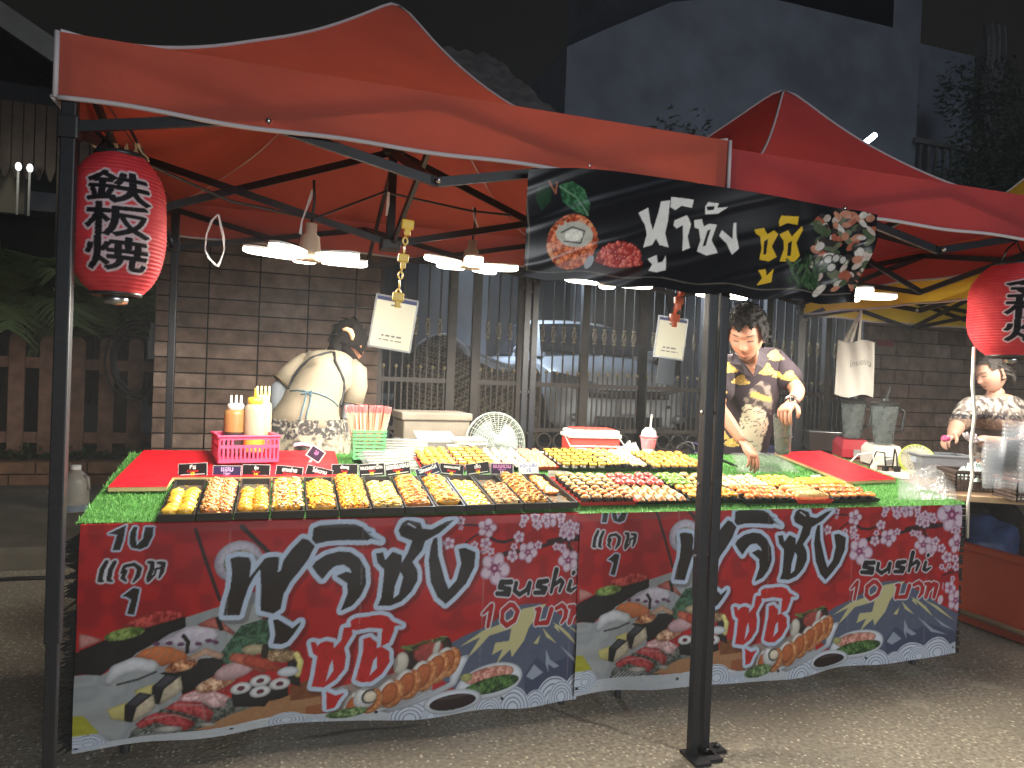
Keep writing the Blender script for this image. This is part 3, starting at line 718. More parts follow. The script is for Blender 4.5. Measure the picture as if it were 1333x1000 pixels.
# ================================================================== LED PETAL LAMPS
M_glow = mat('led_diffuser', (1, 1, .97), .4, emit=(1.0, .93, .78), estr=10)
M_lampw = mat('lamp_plastic_white', (.75, .74, .70), .4); M_tan = mat('lamp_socket_tan', (.45, .36, .26), .5); M_cord = mat('cord_black', (.012, .012, .012), .5)
def lamp_proto():
    t = thing('petal_lamp', 'x', 'lamp')
    MB().lathe([(.0, -.012), (.05, -.010), (.055, .0), (.04, .02), (.032, .075), (.02, .085), (.02, .12), (.0, .122)], n=20).build('hub', M_tan, t, True, world=False)
    MB().tube([(0, 0, .12), (.004, .002, .2), (-.003, .004, .27)], .005, 6).build('cord', M_cord, t, True, world=False)
    for i in range(5):
        a = 2*math.pi*i/5+.3; M = Matrix.Rotation(a, 4, 'Z') @ Matrix.Rotation(rad(-3), 4, 'Y') @ Matrix.Translation((.135, 0, 0))
        poly = [(.09*math.copysign(abs(math.cos(q))**.75, math.cos(q)), .040*math.copysign(abs(math.sin(q))**.75, math.sin(q))) for q in [2*math.pi*k/28 for k in range(28)]]
        p = MB().prism(poly, .004, .012, M).build('petal', M_lampw, t, world=False)
        b = MB(); vs = []
        for s, z in ((.97, .004), (1.0, -.004), (.97, -.010), (.85, -.014), (.0001, -.0155)): vs += [M @ Vector((x*s, y*s, z)) for x, y in poly]
        b.add(vs, [(r*28+k, (r+1)*28+k, (r+1)*28+(k+1) % 28, r*28+(k+1) % 28) for r in range(4) for k in range(28)])
        b.build('diffuser', M_glow, p, True, world=False)
    sp = bpy.data.lights.new('lamp_light', 'SPOT'); sp.energy = 88; sp.color = (1.0, .93, .80); sp.spot_size = rad(174); sp.spot_blend = .18; sp.shadow_soft_size = .20
    so = bpy.data.objects.new('lamp_light', sp); COL.objects.link(so); so.parent = t; so.location = (0, 0, -.035)
    return t
LP = [((402, 336), 2.6, 'glowing five petal lamp hanging above the leftmost food trays', .1),
      ((612, 347), 3.2, 'glowing five petal lamp hanging between the two clipped payment cards', .5),
      ((793, 368), 3.15, 'glowing petal lamp mostly hidden behind the roe picture of the black banner', .9),
      ((945, 384), 3.42, 'glowing petal lamp behind the black banner where the centre post passes', .2),
      ((1100, 385), 2.77, 'glowing five petal lamp peeping out beneath the right end of the black banner', .35)]
lp0 = lamp_proto()
for i, (px, Y, lb, a) in enumerate(LP):
    o = lp0 if i == 0 else dup(lp0)
    o.location = onY(*px, Y); o.rotation_euler = (rad(3), rad(2), a); o['label'] = lb; o['group'] = 'hanging petal lamps'

o = dup(lp0, (4.45, 3.05, 1.86), (0, 0, .7), 'petal lamp added out of view under the yellow tent to brighten the seated woman', 'hanging petal lamps')  # unseen extra lamp, added to brighten the seated woman and the yellow tent

# ================================================================== LANTERNS
M_print = mat('printed_sheet', (1, 1, 1), .42, spec=.35, attr='Col', bump=(420, .10, .0006), transl=0)
M_paper = mat('lantern_paper', (1, 1, 1), .65, spec=.25, attr='Col', transl=.22)
def lantern(pos, R, H, chars, turn, label):
    cv = Cv(-math.pi*R, math.pi*R, 0, H, .0021, (206, 64, 72), 2)
    cv.putfull(np.ones(cv.im.shape[:2]), (192, 52, 62), .35, pat='N2', col2=(212, 74, 78))
    F = cv.full(); n = len(chars)
    for i, ch in enumerate(chars):
        Fi = cv.full(); V, T = text_tris(ch, .009); x0, x1 = V[:, 0].min(), V[:, 0].max(); y0, y1 = V[:, 1].min(), V[:, 1].max()
        wd, hh = R*1.36, H*.226; yc = H*(.5+.232*(1-i))-.004
        P = np.stack([((V[:, 0]-x0)/(x1-x0)-.5)*wd, ((V[:, 1]-y0)/(y1-y0)-.5)*hh+yc], 1)
        for tri in T: cv.acc(F, cv.pmask(P[list(tri)]))
    F = cv.dilate(F, .0016)
    cv.putfull(cv.dilate(F, .0062), (206, 190, 196)); cv.putfull(F, (24, 22, 28))
    t = thing('paper_lantern', label, 'lantern', pos, 'red paper lanterns')
    c = cv.colors(); ny, nx = c.shape[:2]
    th = np.linspace(-math.pi, math.pi, nx, endpoint=False); z = np.linspace(0, H, ny); TH, ZZ = np.meshgrid(th, z)
    s = np.abs(ZZ/H*2-1); r = R*(1-s**3.4*.46)**1.0; r = np.where(s > .93, R*.54+(r-R*.54)*.9, r)
    r = r*(1+.010*np.sin(ZZ/H*2*np.pi*34)) + .0012*np.sin(TH*5+ZZ*40)
    base = math.atan2(-pos.y, -pos.x)+turn; A = base+TH
    co = np.stack([r*np.cos(A), r*np.sin(A), ZZ-H/2], -1).reshape(-1, 3)
    grid_mesh('paper_body', co, nx, ny, c.reshape(-1, 3), M_paper, t, False, True)
    K = mat('lantern_cap_black', (.018, .018, .02), .35)
    MB().lathe([(R*.55, H/2-.004), (R*.55, H/2+.010), (R*.48, H/2+.012), (R*.46, H/2)], n=28).build('top_ring', K, t, True, world=False)
    MB().lathe([(R*.46, -H/2), (R*.46, -H/2-.010), (R*.54, -H/2-.008), (R*.54, -H/2+.004)], n=28).build('bottom_ring', K, t, True, world=False)
    MB().lathe([(0, -H/2-.035), (.03, -H/2-.03), (.035, -H/2-.01), (0.0, -H/2)], n=14).build('base_cap', M_bolt, t, True, world=False)
    MB().tube([(R*.5, 0, H/2+.015), (R*.2, .01, H/2+.08), (0, 0, H/2+.11), (-R*.2, .01, H/2+.08), (-R*.5, 0, H/2+.015)], .004, 6).build('hanger', K, t, True, world=False)
    return t
lantern(onY(154, 294, 2.3), .124, .385, '鉄板焼', 0.0, 'red paper lantern with black lettering beside the left post')
lantern(onY(1319, 405, 2.35), .175, .40, '金板焼', rad(-0)+.50, 'red paper lantern cut by the right edge of the photo')

# ================================================================== BIG PRINTED BANNERS ON THE TABLE FRONT
BX = (-.571, 1.104); BW = 1.925
def bp(px, py, which):
    p = onY(px, py, 2.5); u = p.x-BX[which]; z = p.z
    if which == 0:
        z += .06*max(0, 1-u/1.15)
        if u > 1.35: u = 1.35+(u-1.35)*STR
    return (u, z)
STR = 1.0; STR = (bp(1205.6, 741, 1)[0]-1.35)/(bp(746.3, 748, 0)[0]-1.35)   # the left banner's right end is pulled round a little, so its print looks narrower there
def Z(s, ox, oy, wh):
    return lambda *P: [bp(ox+x/s, oy+y/s, wh) for x, y in P]
Z2 = Z(5.264, 90, 660, 0); Z3 = Z(5.264, 280, 650, 0); Z4 = Z(4.761, 480, 650, 0); Z5 = Z(5.264, 90, 790, 0); Z6 = Z(5.127, 300, 770, 0); Z7 = Z(5.127, 500, 780, 0); Z8 = Z(4.348, 1040, 640, 1)
def px_m(Zf, x, y, r):
    a, b = Zf((x-r, y), (x+r, y)); return abs(b[0]-a[0])/2
def paint_banner():
    cv = Cv(0, BW, .065, .84, .0032, (140, 22, 30), 2)
    one = np.ones(cv.im.shape[:2]); cv.putfull(one, (136, 20, 26), .6, pat='N2', col2=(172, 28, 30))
    E = lambda Zf, x, y, rx, ry, col, rot=0., **k: cv.ell(Zf((x, y))[0], px_m(Zf, x, y, rx), px_m(Zf, x, y, ry)*1.0, col, -rad(rot), **k)
    def S(Zf, P, r, col, **k):
        q = Zf(*P); rr = [px_m(Zf, x, y, max(1, ri)) for (x, y), ri in zip(P, r if isinstance(r, (list, tuple)) else [r]*len(P))]; cv.stroke(q, rr, col, **k)
    W = (196, 204, 214)
    def wave(Zf, x, y, R):
        E(Zf, x, y, R, R, (190, 198, 210))
        for k in range(4):
            r = R*(.94-.2*k); E(Zf, x, y, r, r, (52, 66, 104)); E(Zf, x, y, r-R*.045, r-R*.045, (186, 195, 208))
    # wall of chopsticks
    S(Z2, [(868, 175), (925, 340), (1035, 645)], 13, (40, 22, 26)); S(Z3, [(185, 205), (365, 375)], 17, (38, 24, 28))
    # plate, leaf, board
    cv.poly(Z5((70, 480), (250, 470), (800, 85), (1040, 5), (1260, -90), (1400, -90), (1316, 110), (1100, 320), (900, 460), (700, 700), (450, 900), (400, 980), (70, 1010)), (150, 156, 158), nz=.25, col2=(128, 134, 138), pat='N2')
    cv.poly(Z5((1060, 300), (1180, 140), (1450, 60), (1560, 120), (1500, 330), (1300, 330), (1150, 420), (1000, 380)), (34, 62, 50), nz=.5, col2=(60, 92, 70))
    cv.poly(Z6((0, 330), (200, 220), (260, 360), (100, 400), (0, 430)), (36, 66, 50), nz=.5, col2=(62, 96, 74))
    cv.poly(Z5((430, 860), (640, 700), (1110, 620), (1316, 640), (1316, 720), (1100, 740), (900, 880), (600, 970), (400, 980)), (52, 58, 54), nz=.4, col2=(96, 100, 96))
    for k in range(7): S(Z5, [(420+30*k, 965), (520+34*k, 860)], 5, (176, 180, 182), a=.7)
    cv.poly(Z6((-150, 890), (0, 820), (200, 760), (400, 690), (600, 670), (620, 850), (500, 870), (430, 840), (230, 890), (20, 930), (-250, 940)), (158, 118, 84), nz=.25, col2=(138, 100, 70))
    cv.poly(Z6((395, 640), (620, 560), (640, 690), (400, 735)), (106, 62, 36), nz=.3)
    cv.poly(Z6((500, 770), (610, 745), (630, 850), (500, 872)), (132, 78, 52), nz=.2)
    cv.poly(Z6((620, 660), (1340, 480), (1340, 700), (640, 880)), (150, 152, 158), nz=.2, col2=(128, 116, 110), pat='N2')
    # bottom strip with seigaiha waves
    cv.poly(Z6((10, 930), (230, 880), (440, 840), (640, 865), (1000, 850), (1333, 640), (1340, 1000), (0, 1000)), (186, 194, 204))
    cv.poly(Z7((-60, 780), (260, 610), (640, 640), (850, 600), (1290, 640), (1300, 900), (-60, 900)), (176, 186, 198))
    cv.poly(Z8((380, 940), (700, 880), (900, 880), (900, 990), (380, 1010)), (176, 186, 198))
    cv.poly([(0, .05), (BW, .05), (BW, .118), (.6, .122), (.30, .135), (0, .13)], (172, 178, 184), nz=.1)
    # mountain
    cv.poly(Z8((60, 790), (150, 690), (215, 650), (290, 615), (390, 545), (465, 505), (565, 500), (605, 522), (690, 575), (770, 625), (900, 690), (900, 925), (700, 945), (420, 960), (180, 900)), (74, 84, 106), nz=.10)
    cv.poly(Z8((480, 840), (540, 760), (600, 800), (720, 740), (900, 800), (900, 925), (480, 930)), (54, 62, 88), a=.8)
    sn = (176, 172, 128)
    cv.poly(Z7((920, 60), (1080, 30), (1010, 120), (960, 185), (930, 270), (850, 385), (840, 330), (770, 405), (740, 450), (790, 330), (720, 370), (740, 290), (830, 275), (845, 190), (700, 240), (620, 330), (556, 385), (640, 250), (500, 312), (660, 205), (800, 150)), sn)
    for P in ([(620, 590), (660, 610), (700, 645), (738, 700), (690, 655)], [(690, 605), (760, 640), (865, 725), (780, 672)], [(570, 615), (600, 648), (642, 692), (590, 660)], [(525, 690), (560, 648), (548, 692)], [(640, 600), (655, 640), (625, 610)]): cv.poly(Z8(*P), sn)
    for P in ([(590, 720), (610, 770), (655, 800), (630, 810), (600, 790), (602, 830), (588, 790)], [(490, 845), (530, 790), (575, 830), (520, 862)], [(655, 700), (740, 770), (825, 802), (730, 785)], [(740, 700), (800, 740), (860, 775), (790, 750)]): cv.poly(Z8(*P), (138, 148, 164))
    for x, y, R in ((1130, 690, 130), (1000, 705, 80), (850, 720, 110), (700, 745, 90), (160, 800, 130), (300, 770, 70)): wave(Z7, x, y, R)
    wave(Z8, 760, 925, 85); wave(Z8, 660, 945, 60); wave(Z8, 870, 935, 60); wave(Z6, 370, 930, 125); wave(Z6, 560, 940, 80); wave(Z5, 140, 990, 130)
    cv.poly(Z5((70, 720), (125, 765), (215, 865), (70, 895)), (150, 150, 48), nz=.2)
    cv.round = 1
    # dishes
    cv.poly(Z7((555, 365), (560, 385), (470, 560), (260, 660), (20, 770), (-40, 760), (430, 540), (440, 395)), (182, 190, 200))
    E(Z7, 720, 545, 222, 100, W, -8); E(Z7, 715, 500, 165, 46, (176, 104, 92), -6, nz=.5, col2=(196, 150, 136)); E(Z7, 545, 515, 42, 26, (150, 150, 96), nz=.4)
    E(Z7, 720, 570, 195, 46, (36, 74, 34), -8, nz=.8, col2=(74, 108, 54))
    E(Z7, 450, 672, 196, 82, W); E(Z7, 450, 676, 158, 54, (34, 20, 24)); E(Z7, 450, 640, 120, 10, (92, 76, 76), a=.8)
    # herb roll
    S(Z7, [(120, 420), (260, 350), (385, 300)], [66, 68, 62], (40, 30, 32), nz=.5); E(Z7, 110, 425, 48, 75, (186, 182, 172), 12); S(Z7, [(250, 355), (330, 320)], 58, (146, 62, 60), nz=.5); E(Z7, 345, 315, 22, 60, (188, 184, 178), 15)
    for k in range(26):
        x = 90+rnd.random()*290; y = 345-(x-90)*.33+rnd.uniform(-26, 18); S(Z7, [(x, y), (x+rnd.uniform(10, 40), y+rnd.uniform(-18, 12))], 5, rnd.choice([(84, 108, 58), (120, 140, 84), (60, 84, 44)]))
    # salmon roll
    for k, (x, y) in enumerate(((430, 410), (360, 445), (270, 500), (165, 560), (50, 630), (-90, 690), (-180, 715))):
        E(Z7, x, y, 72, 100, (176, 104, 58), 24, nz=.3, col2=(196, 138, 92)); E(Z7, x-38, y-16, 56, 84, (196, 196, 194), 24); E(Z7, x-22, y-2, 54, 80, (178, 102, 58), 24, nz=.35, col2=(150, 78, 44))
    E(Z6, 890, 715, 72, 82, (188, 190, 192), nz=.2); E(Z6, 925, 700, 52, 50, (34, 34, 38)); E(Z6, 930, 700, 44, 40, (196, 186, 168), nz=.4)
    E(Z6, 770, 840, 140, 52, (70, 104, 58), -8, nz=.7, col2=(128, 150, 104))
    # left sushi
    K = (24, 22, 24)
    cv.poly(Z5((75, 320), (260, 240), (420, 200), (520, 160), (700, 110), (800, 75), (805, 150), (690, 200), (600, 260), (470, 330), (420, 375), (300, 420), (230, 480), (75, 475)), K, nz=.5)
    cv.poly(Z5((360, 155), (430, 110), (560, 55), (660, 38), (760, 45), (795, 75), (700, 108), (520, 165)), (138, 32, 34), nz=.5, col2=(176, 70, 66))
    E(Z5, 385, 203, 138, 44, (86, 112, 50), -6, nz=.6, col2=(128, 150, 82)); cv.poly(Z5((75, 205), (130, 212), (235, 245), (75, 308)), (172, 120, 116), nz=.3)
    cv.poly(Z5((565, 275), (650, 235), (740, 195), (800, 150), (880, 138), (960, 140), (1025, 172), (1030, 215), (1000, 245), (940, 260), (860, 320), (800, 330), (740, 290), (690, 270), (600, 285)), (192, 192, 202), nz=.25, col2=(170, 160, 176))
    for x, y in ((600, 268), (690, 262), (770, 268), (890, 262), (960, 240), (1005, 250)): E(Z5, x, y, 26, 15, (96, 56, 92), rnd.uniform(-30, 30))
    S(Z5, [(788, 212), (818, 250), (812, 320)], 15, K); cv.poly(Z5((880, 130), (1000, 75), (1060, 120), (1140, 185), (1130, 205), (1040, 165), (900, 145)), (160, 86, 80), nz=.5)
    S(Z5, [(1020, 90), (1045, 160)], 16, K)
    cv.poly(Z5((430, 370), (520, 305), (600, 283), (700, 285), (790, 320), (832, 358), (760, 385), (680, 405), (640, 420), (570, 380), (500, 362)), (184, 104, 62), nz=.2)
    for k in range(5): S(Z5, [(500+62*k, 368), (560+58*k, 330), (570+52*k, 292)], 4, (206, 156, 116))
    cv.poly(Z5((620, 465), (700, 440), (860, 400), (900, 360), (1050, 350), (1060, 400), (1000, 470), (880, 560), (780, 600), (760, 500)), K, nz=.4)
    S(Z5, [(280, 520), (330, 450), (450, 405), (570, 420)], [32, 50, 52, 46], (184, 188, 194), nz=.15); S(Z5, [(340, 540), (480, 505), (600, 455)], 8, (60, 62, 64))
    E(Z5, 772, 412, 112, 40, (158, 86, 56), -8, nz=.9, col2=(198, 150, 112)); S(Z5, [(850, 355), (940, 312), (1040, 345)], 22, (168, 136, 116), nz=.4)
    for (dx, dy) in ((185, -125), (0, 0)):
        cv.poly(Z5(*[(x+dx, y+dy) for x, y in ((268, 705), (405, 655), (400, 790), (295, 770))]), (176, 168, 108), nz=.15)
        cv.poly(Z5(*[(x+dx, y+dy) for x, y in ((388, 680), (490, 592), (585, 605), (600, 690), (540, 740), (450, 795), (390, 790))]), (178, 168, 146), nz=.3)
        cv.poly(Z5(*[(x+dx, y+dy) for x, y in ((388, 680), (490, 590), (582, 604), (472, 692), (440, 796), (388, 788))]), (28, 28, 34)); cv.poly(Z5(*[(x+dx, y+dy) for x, y in ((400, 680), (492, 598), (560, 606), (470, 682))]), (58, 58, 68))
    for P, c in (([(740, 640), (800, 598), (880, 568), (990, 572), (1100, 612), (1070, 680), (1000, 690), (900, 645)], (182, 148, 150)), ([(655, 700), (720, 655), (800, 644), (920, 655), (1000, 715), (968, 785), (880, 745), (760, 712)], (140, 44, 48)), ([(458, 808), (520, 760), (600, 725), (720, 725), (800, 745), (872, 790), (800, 860), (720, 820), (600, 790), (500, 840)], (140, 40, 44))):
        cv.poly(Z5(*P), c, nz=.25, col2=tuple(min(255, q+30) for q in c)); x0, y0 = P[1]; S(Z5, [(x0+10, y0+14), (P[3][0], P[3][1]+10), (P[5][0]-26, P[5][1]-26)], 5, (200, 150, 148), a=.8)
    E(Z5, 690, 835, 92, 22, (184, 182, 178), 4, nz=.3); E(Z5, 960, 800, 60, 14, (176, 172, 168), 12)
    E(Z5, 1010, 525, 140, 52, (170, 112, 84), -10, nz=.7, col2=(200, 168, 140)); E(Z5, 1140, 440, 140, 62, (180, 148, 152), -8, nz=.25); S(Z5, [(1130, 355), (1240, 380), (1330, 440)], [30, 44, 26], (170, 88, 70), nz=.5)
    E(Z6, 165, 400, 90, 36, (170, 160, 128), 8, nz=.4); E(Z6, 340, 440, 110, 48, (140, 112, 82), 10, nz=.6, col2=(172, 148, 116)); S(Z6, [(235, 385), (222, 470)], 24, (38, 30, 28)); cv.poly(Z6((380, 480), (450, 450), (470, 640), (380, 620)), (30, 26, 28)); S(Z6, [(440, 430), (470, 480), (450, 560)], 20, (196, 188, 120), nz=.4)
    S(Z6, [(120, 470), (230, 500), (330, 530)], [34, 40, 16], (156, 62, 46), nz=.5)
    cv.poly(Z6((5, 650), (140, 600), (390, 610), (388, 700), (330, 725), (255, 740), (230, 775), (20, 770)), K)
    for x, y in ((200, 605), (330, 625), (72, 650), (200, 675)): E(Z6, x, y, 70, 40, (196, 198, 202)); E(Z6, x, y, 27, 17, (92, 34, 50), nz=.5)
    E(Z6, 385, 545, 72, 34, (190, 196, 204))
    # maki ring behind the first letter
    E(Z3, 165, 440, 165, 150, (176, 176, 190), nz=.35, col2=(150, 140, 158)); E(Z3, 170, 450, 110, 96, (120, 130, 92), nz=.8, col2=(170, 168, 150)); E(Z3, 190, 470, 60, 60, (26, 24, 28))
    cv.round = 0
    # blossom branches
    BR = (44, 20, 30)
    for P, r in (([(590, 160), (640, 160), (700, 170)], 6), ([(600, 272), (650, 235), (692, 212)], 6), ([(740, 232), (790, 262), (840, 268), (900, 248)], [10, 9, 8, 6]), ([(815, 355), (860, 335), (980, 318), (1080, 292), (1180, 255), (1330, 240)], [14, 11, 8, 9, 11, 14]), ([(1240, 250), (1236, 290), (1275, 335)], [10, 8, 5]), ([(930, 250), (945, 290)], 5)): S(Z4, P, r, BR)
    for P, r in (([(600, 210), (700, 190), (800, 188), (880, 195)], [7, 8, 9, 10]), ([(660, 200), (670, 240), (710, 262)], [8, 7, 4]), ([(800, 470), (850, 455), (890, 450)], 4)): S(Z8, P, r, BR)
    def flower(Zf, x, y, r, a0):
        for k in range(5):
            a = a0+k*2*math.pi/5; E(Zf, x+.55*r*math.cos(a), y+.55*r*math.sin(a), .46*r, .40*r, (164, 134, 156), math.degrees(a), nz=.15); E(Zf, x+.62*r*math.cos(a), y+.62*r*math.sin(a), .30*r, .27*r, (192, 176, 192), math.degrees(a))
        E(Zf, x, y, .26*r, .26*r, (122, 50, 92)); 
        for k in range(5):
            a = a0+k*2*math.pi/5+.3; S(Zf, [(x, y), (x+.45*r*math.cos(a), y+.45*r*math.sin(a))], max(1.2, .045*r), (122, 50, 92)); E(Zf, x, y, .10*r, .10*r, (190, 150, 170))
    for x, y, r in ((732, 180, 60), (570, 135, 28), (725, 275, 38), (655, 285, 25), (712, 325, 20), (755, 325, 27), (780, 430, 95), (890, 355, 35), (985, 330, 60), (930, 235, 35), (900, 295, 22), (1050, 285, 25), (965, 118, 28), (1030, 110, 32), (1115, 125, 52), (1045, 160, 30), (950, 155, 22), (1190, 105, 32), (1225, 170, 22), (1290, 175, 32), (1245, 220, 34), (1200, 305, 27), (1280, 388, 60), (495, 275, 40), (570, 178, 16)): flower(Z4, x, y, r, rnd.random()*6)
    for x, y, r in ((855, 130, 85), (700, 300, 50), (765, 280, 24), (800, 320, 24), (740, 347, 20), (890, 292, 52), (830, 370, 32), (868, 216, 22), (890, 222, 18), (675, 170, 25), (705, 130, 22), (665, 130, 20), (755, 160, 18), (880, 380, 24), (798, 424, 16), (842, 420, 16), (885, 425, 24), (840, 540, 36), (872, 612, 52), (860, 490, 16), (820, 440, 12), (640, 235, 18), (540, 125, 20), (590, 110, 22)): flower(Z8, x, y, r, rnd.random()*6)
    E(Z8, 778, 605, 15, 20, (188, 172, 186), 20); S(Z8, [(795, 545), (800, 515)], 5, (170, 120, 140))
    # lettering
    def word(Zf, polys, holes, bd, fill, out=(168, 184, 206), shadow=True):
        F = cv.full()
        for P in polys: cv.acc(F, cv.pmask(Zf(*P)))
        for P in holes: cv.acc(F, cv.pmask(Zf(*P)), True)
        D = cv.dilate(F, bd)
        if shadow: cv.putfull(np.roll(np.roll(cv.dilate(D, .004), 6, 1), -6, 0), (34, 10, 14), .45)
        cv.putfull(D, out, nz=.10)
        cv.putfull(F, fill, nz=.25)
    BK = (32, 27, 26)
    word(Z3, [[(105, 420), (160, 405), (235, 412), (250, 450), (238, 545), (300, 470), (345, 415), (410, 405), (440, 410), (440, 440), (430, 510), (450, 500), (470, 430), (530, 350), (600, 280), (640, 290), (685, 330), (640, 420), (580, 500), (520, 570), (470, 660), (450, 760), (400, 795), (315, 775), (310, 720), (315, 600), (310, 490), (270, 540), (232, 610), (200, 700), (170, 805), (60, 805), (75, 720), (105, 620), (118, 520), (112, 460)],
      [(665, 290), (675, 210), (720, 190), (850, 180), (960, 180), (1012, 200), (1030, 222), (1072, 235), (1062, 248), (1142, 295), (1060, 278), (1050, 290), (900, 290), (780, 297), (690, 318)],
      [(665, 470), (690, 435), (760, 390), (850, 365), (930, 370), (990, 410), (1030, 480), (1035, 580), (1000, 660), (940, 730), (860, 767), (870, 740), (905, 650), (905, 580), (830, 530), (900, 500), (935, 510), (920, 480), (880, 455), (820, 465), (780, 500), (735, 555), (700, 520)]], [], .0165, BK)
    word(Z6, [[(285, 200), (320, 198), (400, 245), (412, 258), (470, 208), (466, 230), (420, 300), (380, 350), (340, 366), (285, 362), (300, 300)]], [], .0165, BK)
    word(Z4, [[(45, 340), (90, 335), (102, 382), (150, 330), (205, 350), (203, 398), (240, 340), (270, 262), (200, 235), (185, 200), (205, 155), (240, 132), (320, 150), (332, 185), (390, 190), (480, 140), (532, 128), (490, 165), (440, 210), (350, 262), (330, 320), (270, 390), (300, 440), (300, 500), (260, 570), (200, 630), (130, 660), (55, 660), (75, 610), (90, 500), (95, 440), (55, 400)],
      [(400, 245), (425, 238), (430, 350), (470, 500), (490, 550), (540, 500), (572, 400), (555, 308), (600, 303), (662, 330), (655, 420), (600, 520), (520, 600), (470, 642), (420, 600), (380, 510), (370, 380), (385, 290)]], [], .0165, BK)
    cv.poly(Z4((195, 452), (212, 482), (182, 590), (150, 612), (160, 540)), (168, 184, 206))
    S(Z4, [(245, 155), (290, 180)], 3.5, (190, 196, 206))
    for k in range(5): S(Z3, [(1040+k*12, 232+k*13), (1100+k*14, 262+k*9)], 2.5, (168, 184, 206), a=.8)
    RD = (166, 28, 30)
    word(Z6, [[(535, 345), (570, 345), (582, 372), (600, 350), (640, 335), (690, 345), (690, 385), (740, 330), (755, 245), (815, 240), (815, 290), (760, 380), (772, 440), (760, 520), (700, 590), (620, 640), (540, 637), (560, 560), (580, 440), (550, 420)], [(638, 664), (700, 690), (762, 672), (720, 722), (690, 780), (640, 797)],
      [(800, 200), (830, 180), (1000, 155), (1050, 165), (1075, 195), (1145, 225), (1095, 228), (1090, 262), (1060, 340), (1003, 372), (1012, 250), (930, 245), (830, 265), (805, 250)],
      [(885, 322), (930, 305), (980, 345), (975, 380), (1010, 370), (1060, 400), (1062, 470), (1010, 550), (940, 602), (870, 607), (833, 590), (860, 500), (885, 400)]], [[(955, 462), (978, 438), (977, 512), (928, 562)]], .0150, RD)
    cv.poly(Z6((662, 500), (682, 460), (687, 530), (636, 602)), (168, 184, 206))
    cv.poly(Z6((958, 462), (977, 442), (976, 512), (932, 558)), (168, 184, 206))
    word(Z2, [[(268, 208), (320, 182), (392, 150), (375, 250), (352, 318), (300, 320), (330, 215)], [(440, 160), (582, 160), (576, 220), (540, 292), (490, 312), (430, 302), (414, 270), (420, 200)], [(365, 630), (430, 580), (450, 568), (490, 578), (475, 650), (450, 757), (400, 750), (430, 652), (395, 632)]], [[(470, 150), (522, 150), (507, 240), (466, 282), (460, 230)]], .0052, BK, shadow=False)
    def letters(Zf, strokes, bd, fill, out=(188, 190, 200)):
        F = cv.full()
        for P, r in strokes:
            q = Zf(*P); rr = [px_m(Zf, x, y, ri) for (x, y), ri in zip(P, r if isinstance(r, (list, tuple)) else [r]*len(P))]; cv.acc(F, cv.smask(q, rr))
        cv.putfull(cv.dilate(F, bd), out); cv.putfull(F, fill, nz=.15)
    letters(Z2, [([(262, 395), (232, 450), (218, 520), (240, 528)], [16, 18, 18, 8]), ([(318, 398), (290, 450), (278, 515), (300, 528)], [16, 18, 18, 8]), ([(395, 450), (365, 470), (385, 425), (450, 410), (488, 440), (475, 490), (445, 530)], [9, 10, 14, 14, 18, 18, 8]), ([(395, 460), (372, 500), (395, 525)], [12, 16, 9]),
      ([(548, 395), (575, 400), (572, 440), (548, 500), (545, 525), (590, 480), (600, 440), (645, 430)], [12, 16, 18, 16, 10, 9, 9, 9]), ([(610, 398), (650, 405), (640, 460), (622, 500)], [10, 18, 16, 8])], .0050, BK)
    letters(Z4, [([(882, 512), (820, 516), (808, 545), (870, 556), (862, 585), (792, 583)], [13, 15, 12, 13, 14, 12]), ([(912, 520), (900, 565), (930, 588), (975, 560), (995, 520)], [13, 12, 12, 11, 13]), ([(998, 520), (985, 585)], [12, 9]), ([(1108, 507), (1052, 516), (1042, 540), (1098, 552), (1084, 577), (1026, 578)], [12, 14, 11, 12, 13, 11]), ([(1165, 442), (1148, 510), (1130, 575)], [15, 13, 10]), ([(1142, 540), (1190, 503), (1204, 518), (1182, 570)], [9, 12, 12, 9]), ([(1252, 512), (1236, 560), (1252, 568), (1285, 545)], [12, 12, 10, 5]), ([(1268, 460), (1272, 456)], 11)], .0045, (22, 20, 24))
    letters(Z4, [([(704, 706), (758, 655), (735, 785)], [8, 14, 12]), ([(868, 652), (826, 690), (822, 750), (850, 778), (898, 745), (918, 690), (890, 652), (868, 652)], 13), ([(1032, 678), (1054, 680), (1032, 766)], [8, 15, 14]), ([(1032, 766), (1104, 762), (1130, 682)], [10, 13, 14]), ([(1160, 676), (1196, 656), (1222, 682), (1214, 730), (1190, 765)], [10, 12, 14, 13, 7])], .0046, (150, 24, 28))
    letters(Z8, [([(700, 516), (722, 520), (700, 590)], [7, 12, 10]), ([(703, 572), (745, 516), (762, 524), (742, 590)], [7, 10, 12, 9])], .0045, (150, 24, 28))
    k_ = int(.028/cv.sx*cv.ss); j_ = int((.44-cv.y0)/cv.sy*cv.ss); cv.im[:j_, :k_] = cv.im[:j_, k_:k_+1]
    # creases and wear of the print
    for x in (.43, .86, 1.30, 1.72): 
        q = cv.full(); w_, m_ = cv.smask([(x, .06), (x+.004, .84)], .0022); cv.acc(q, (w_, m_*(cv.N[w_[2]:w_[3], w_[0]:w_[1]] > .42))); cv.putfull(q, (150, 140, 142), .28)
    for u in (.012, .46, .93, 1.40, 1.905): cv.ell((u, .105), .007, .007, (22, 22, 26))
    return cv
CVB = paint_banner()
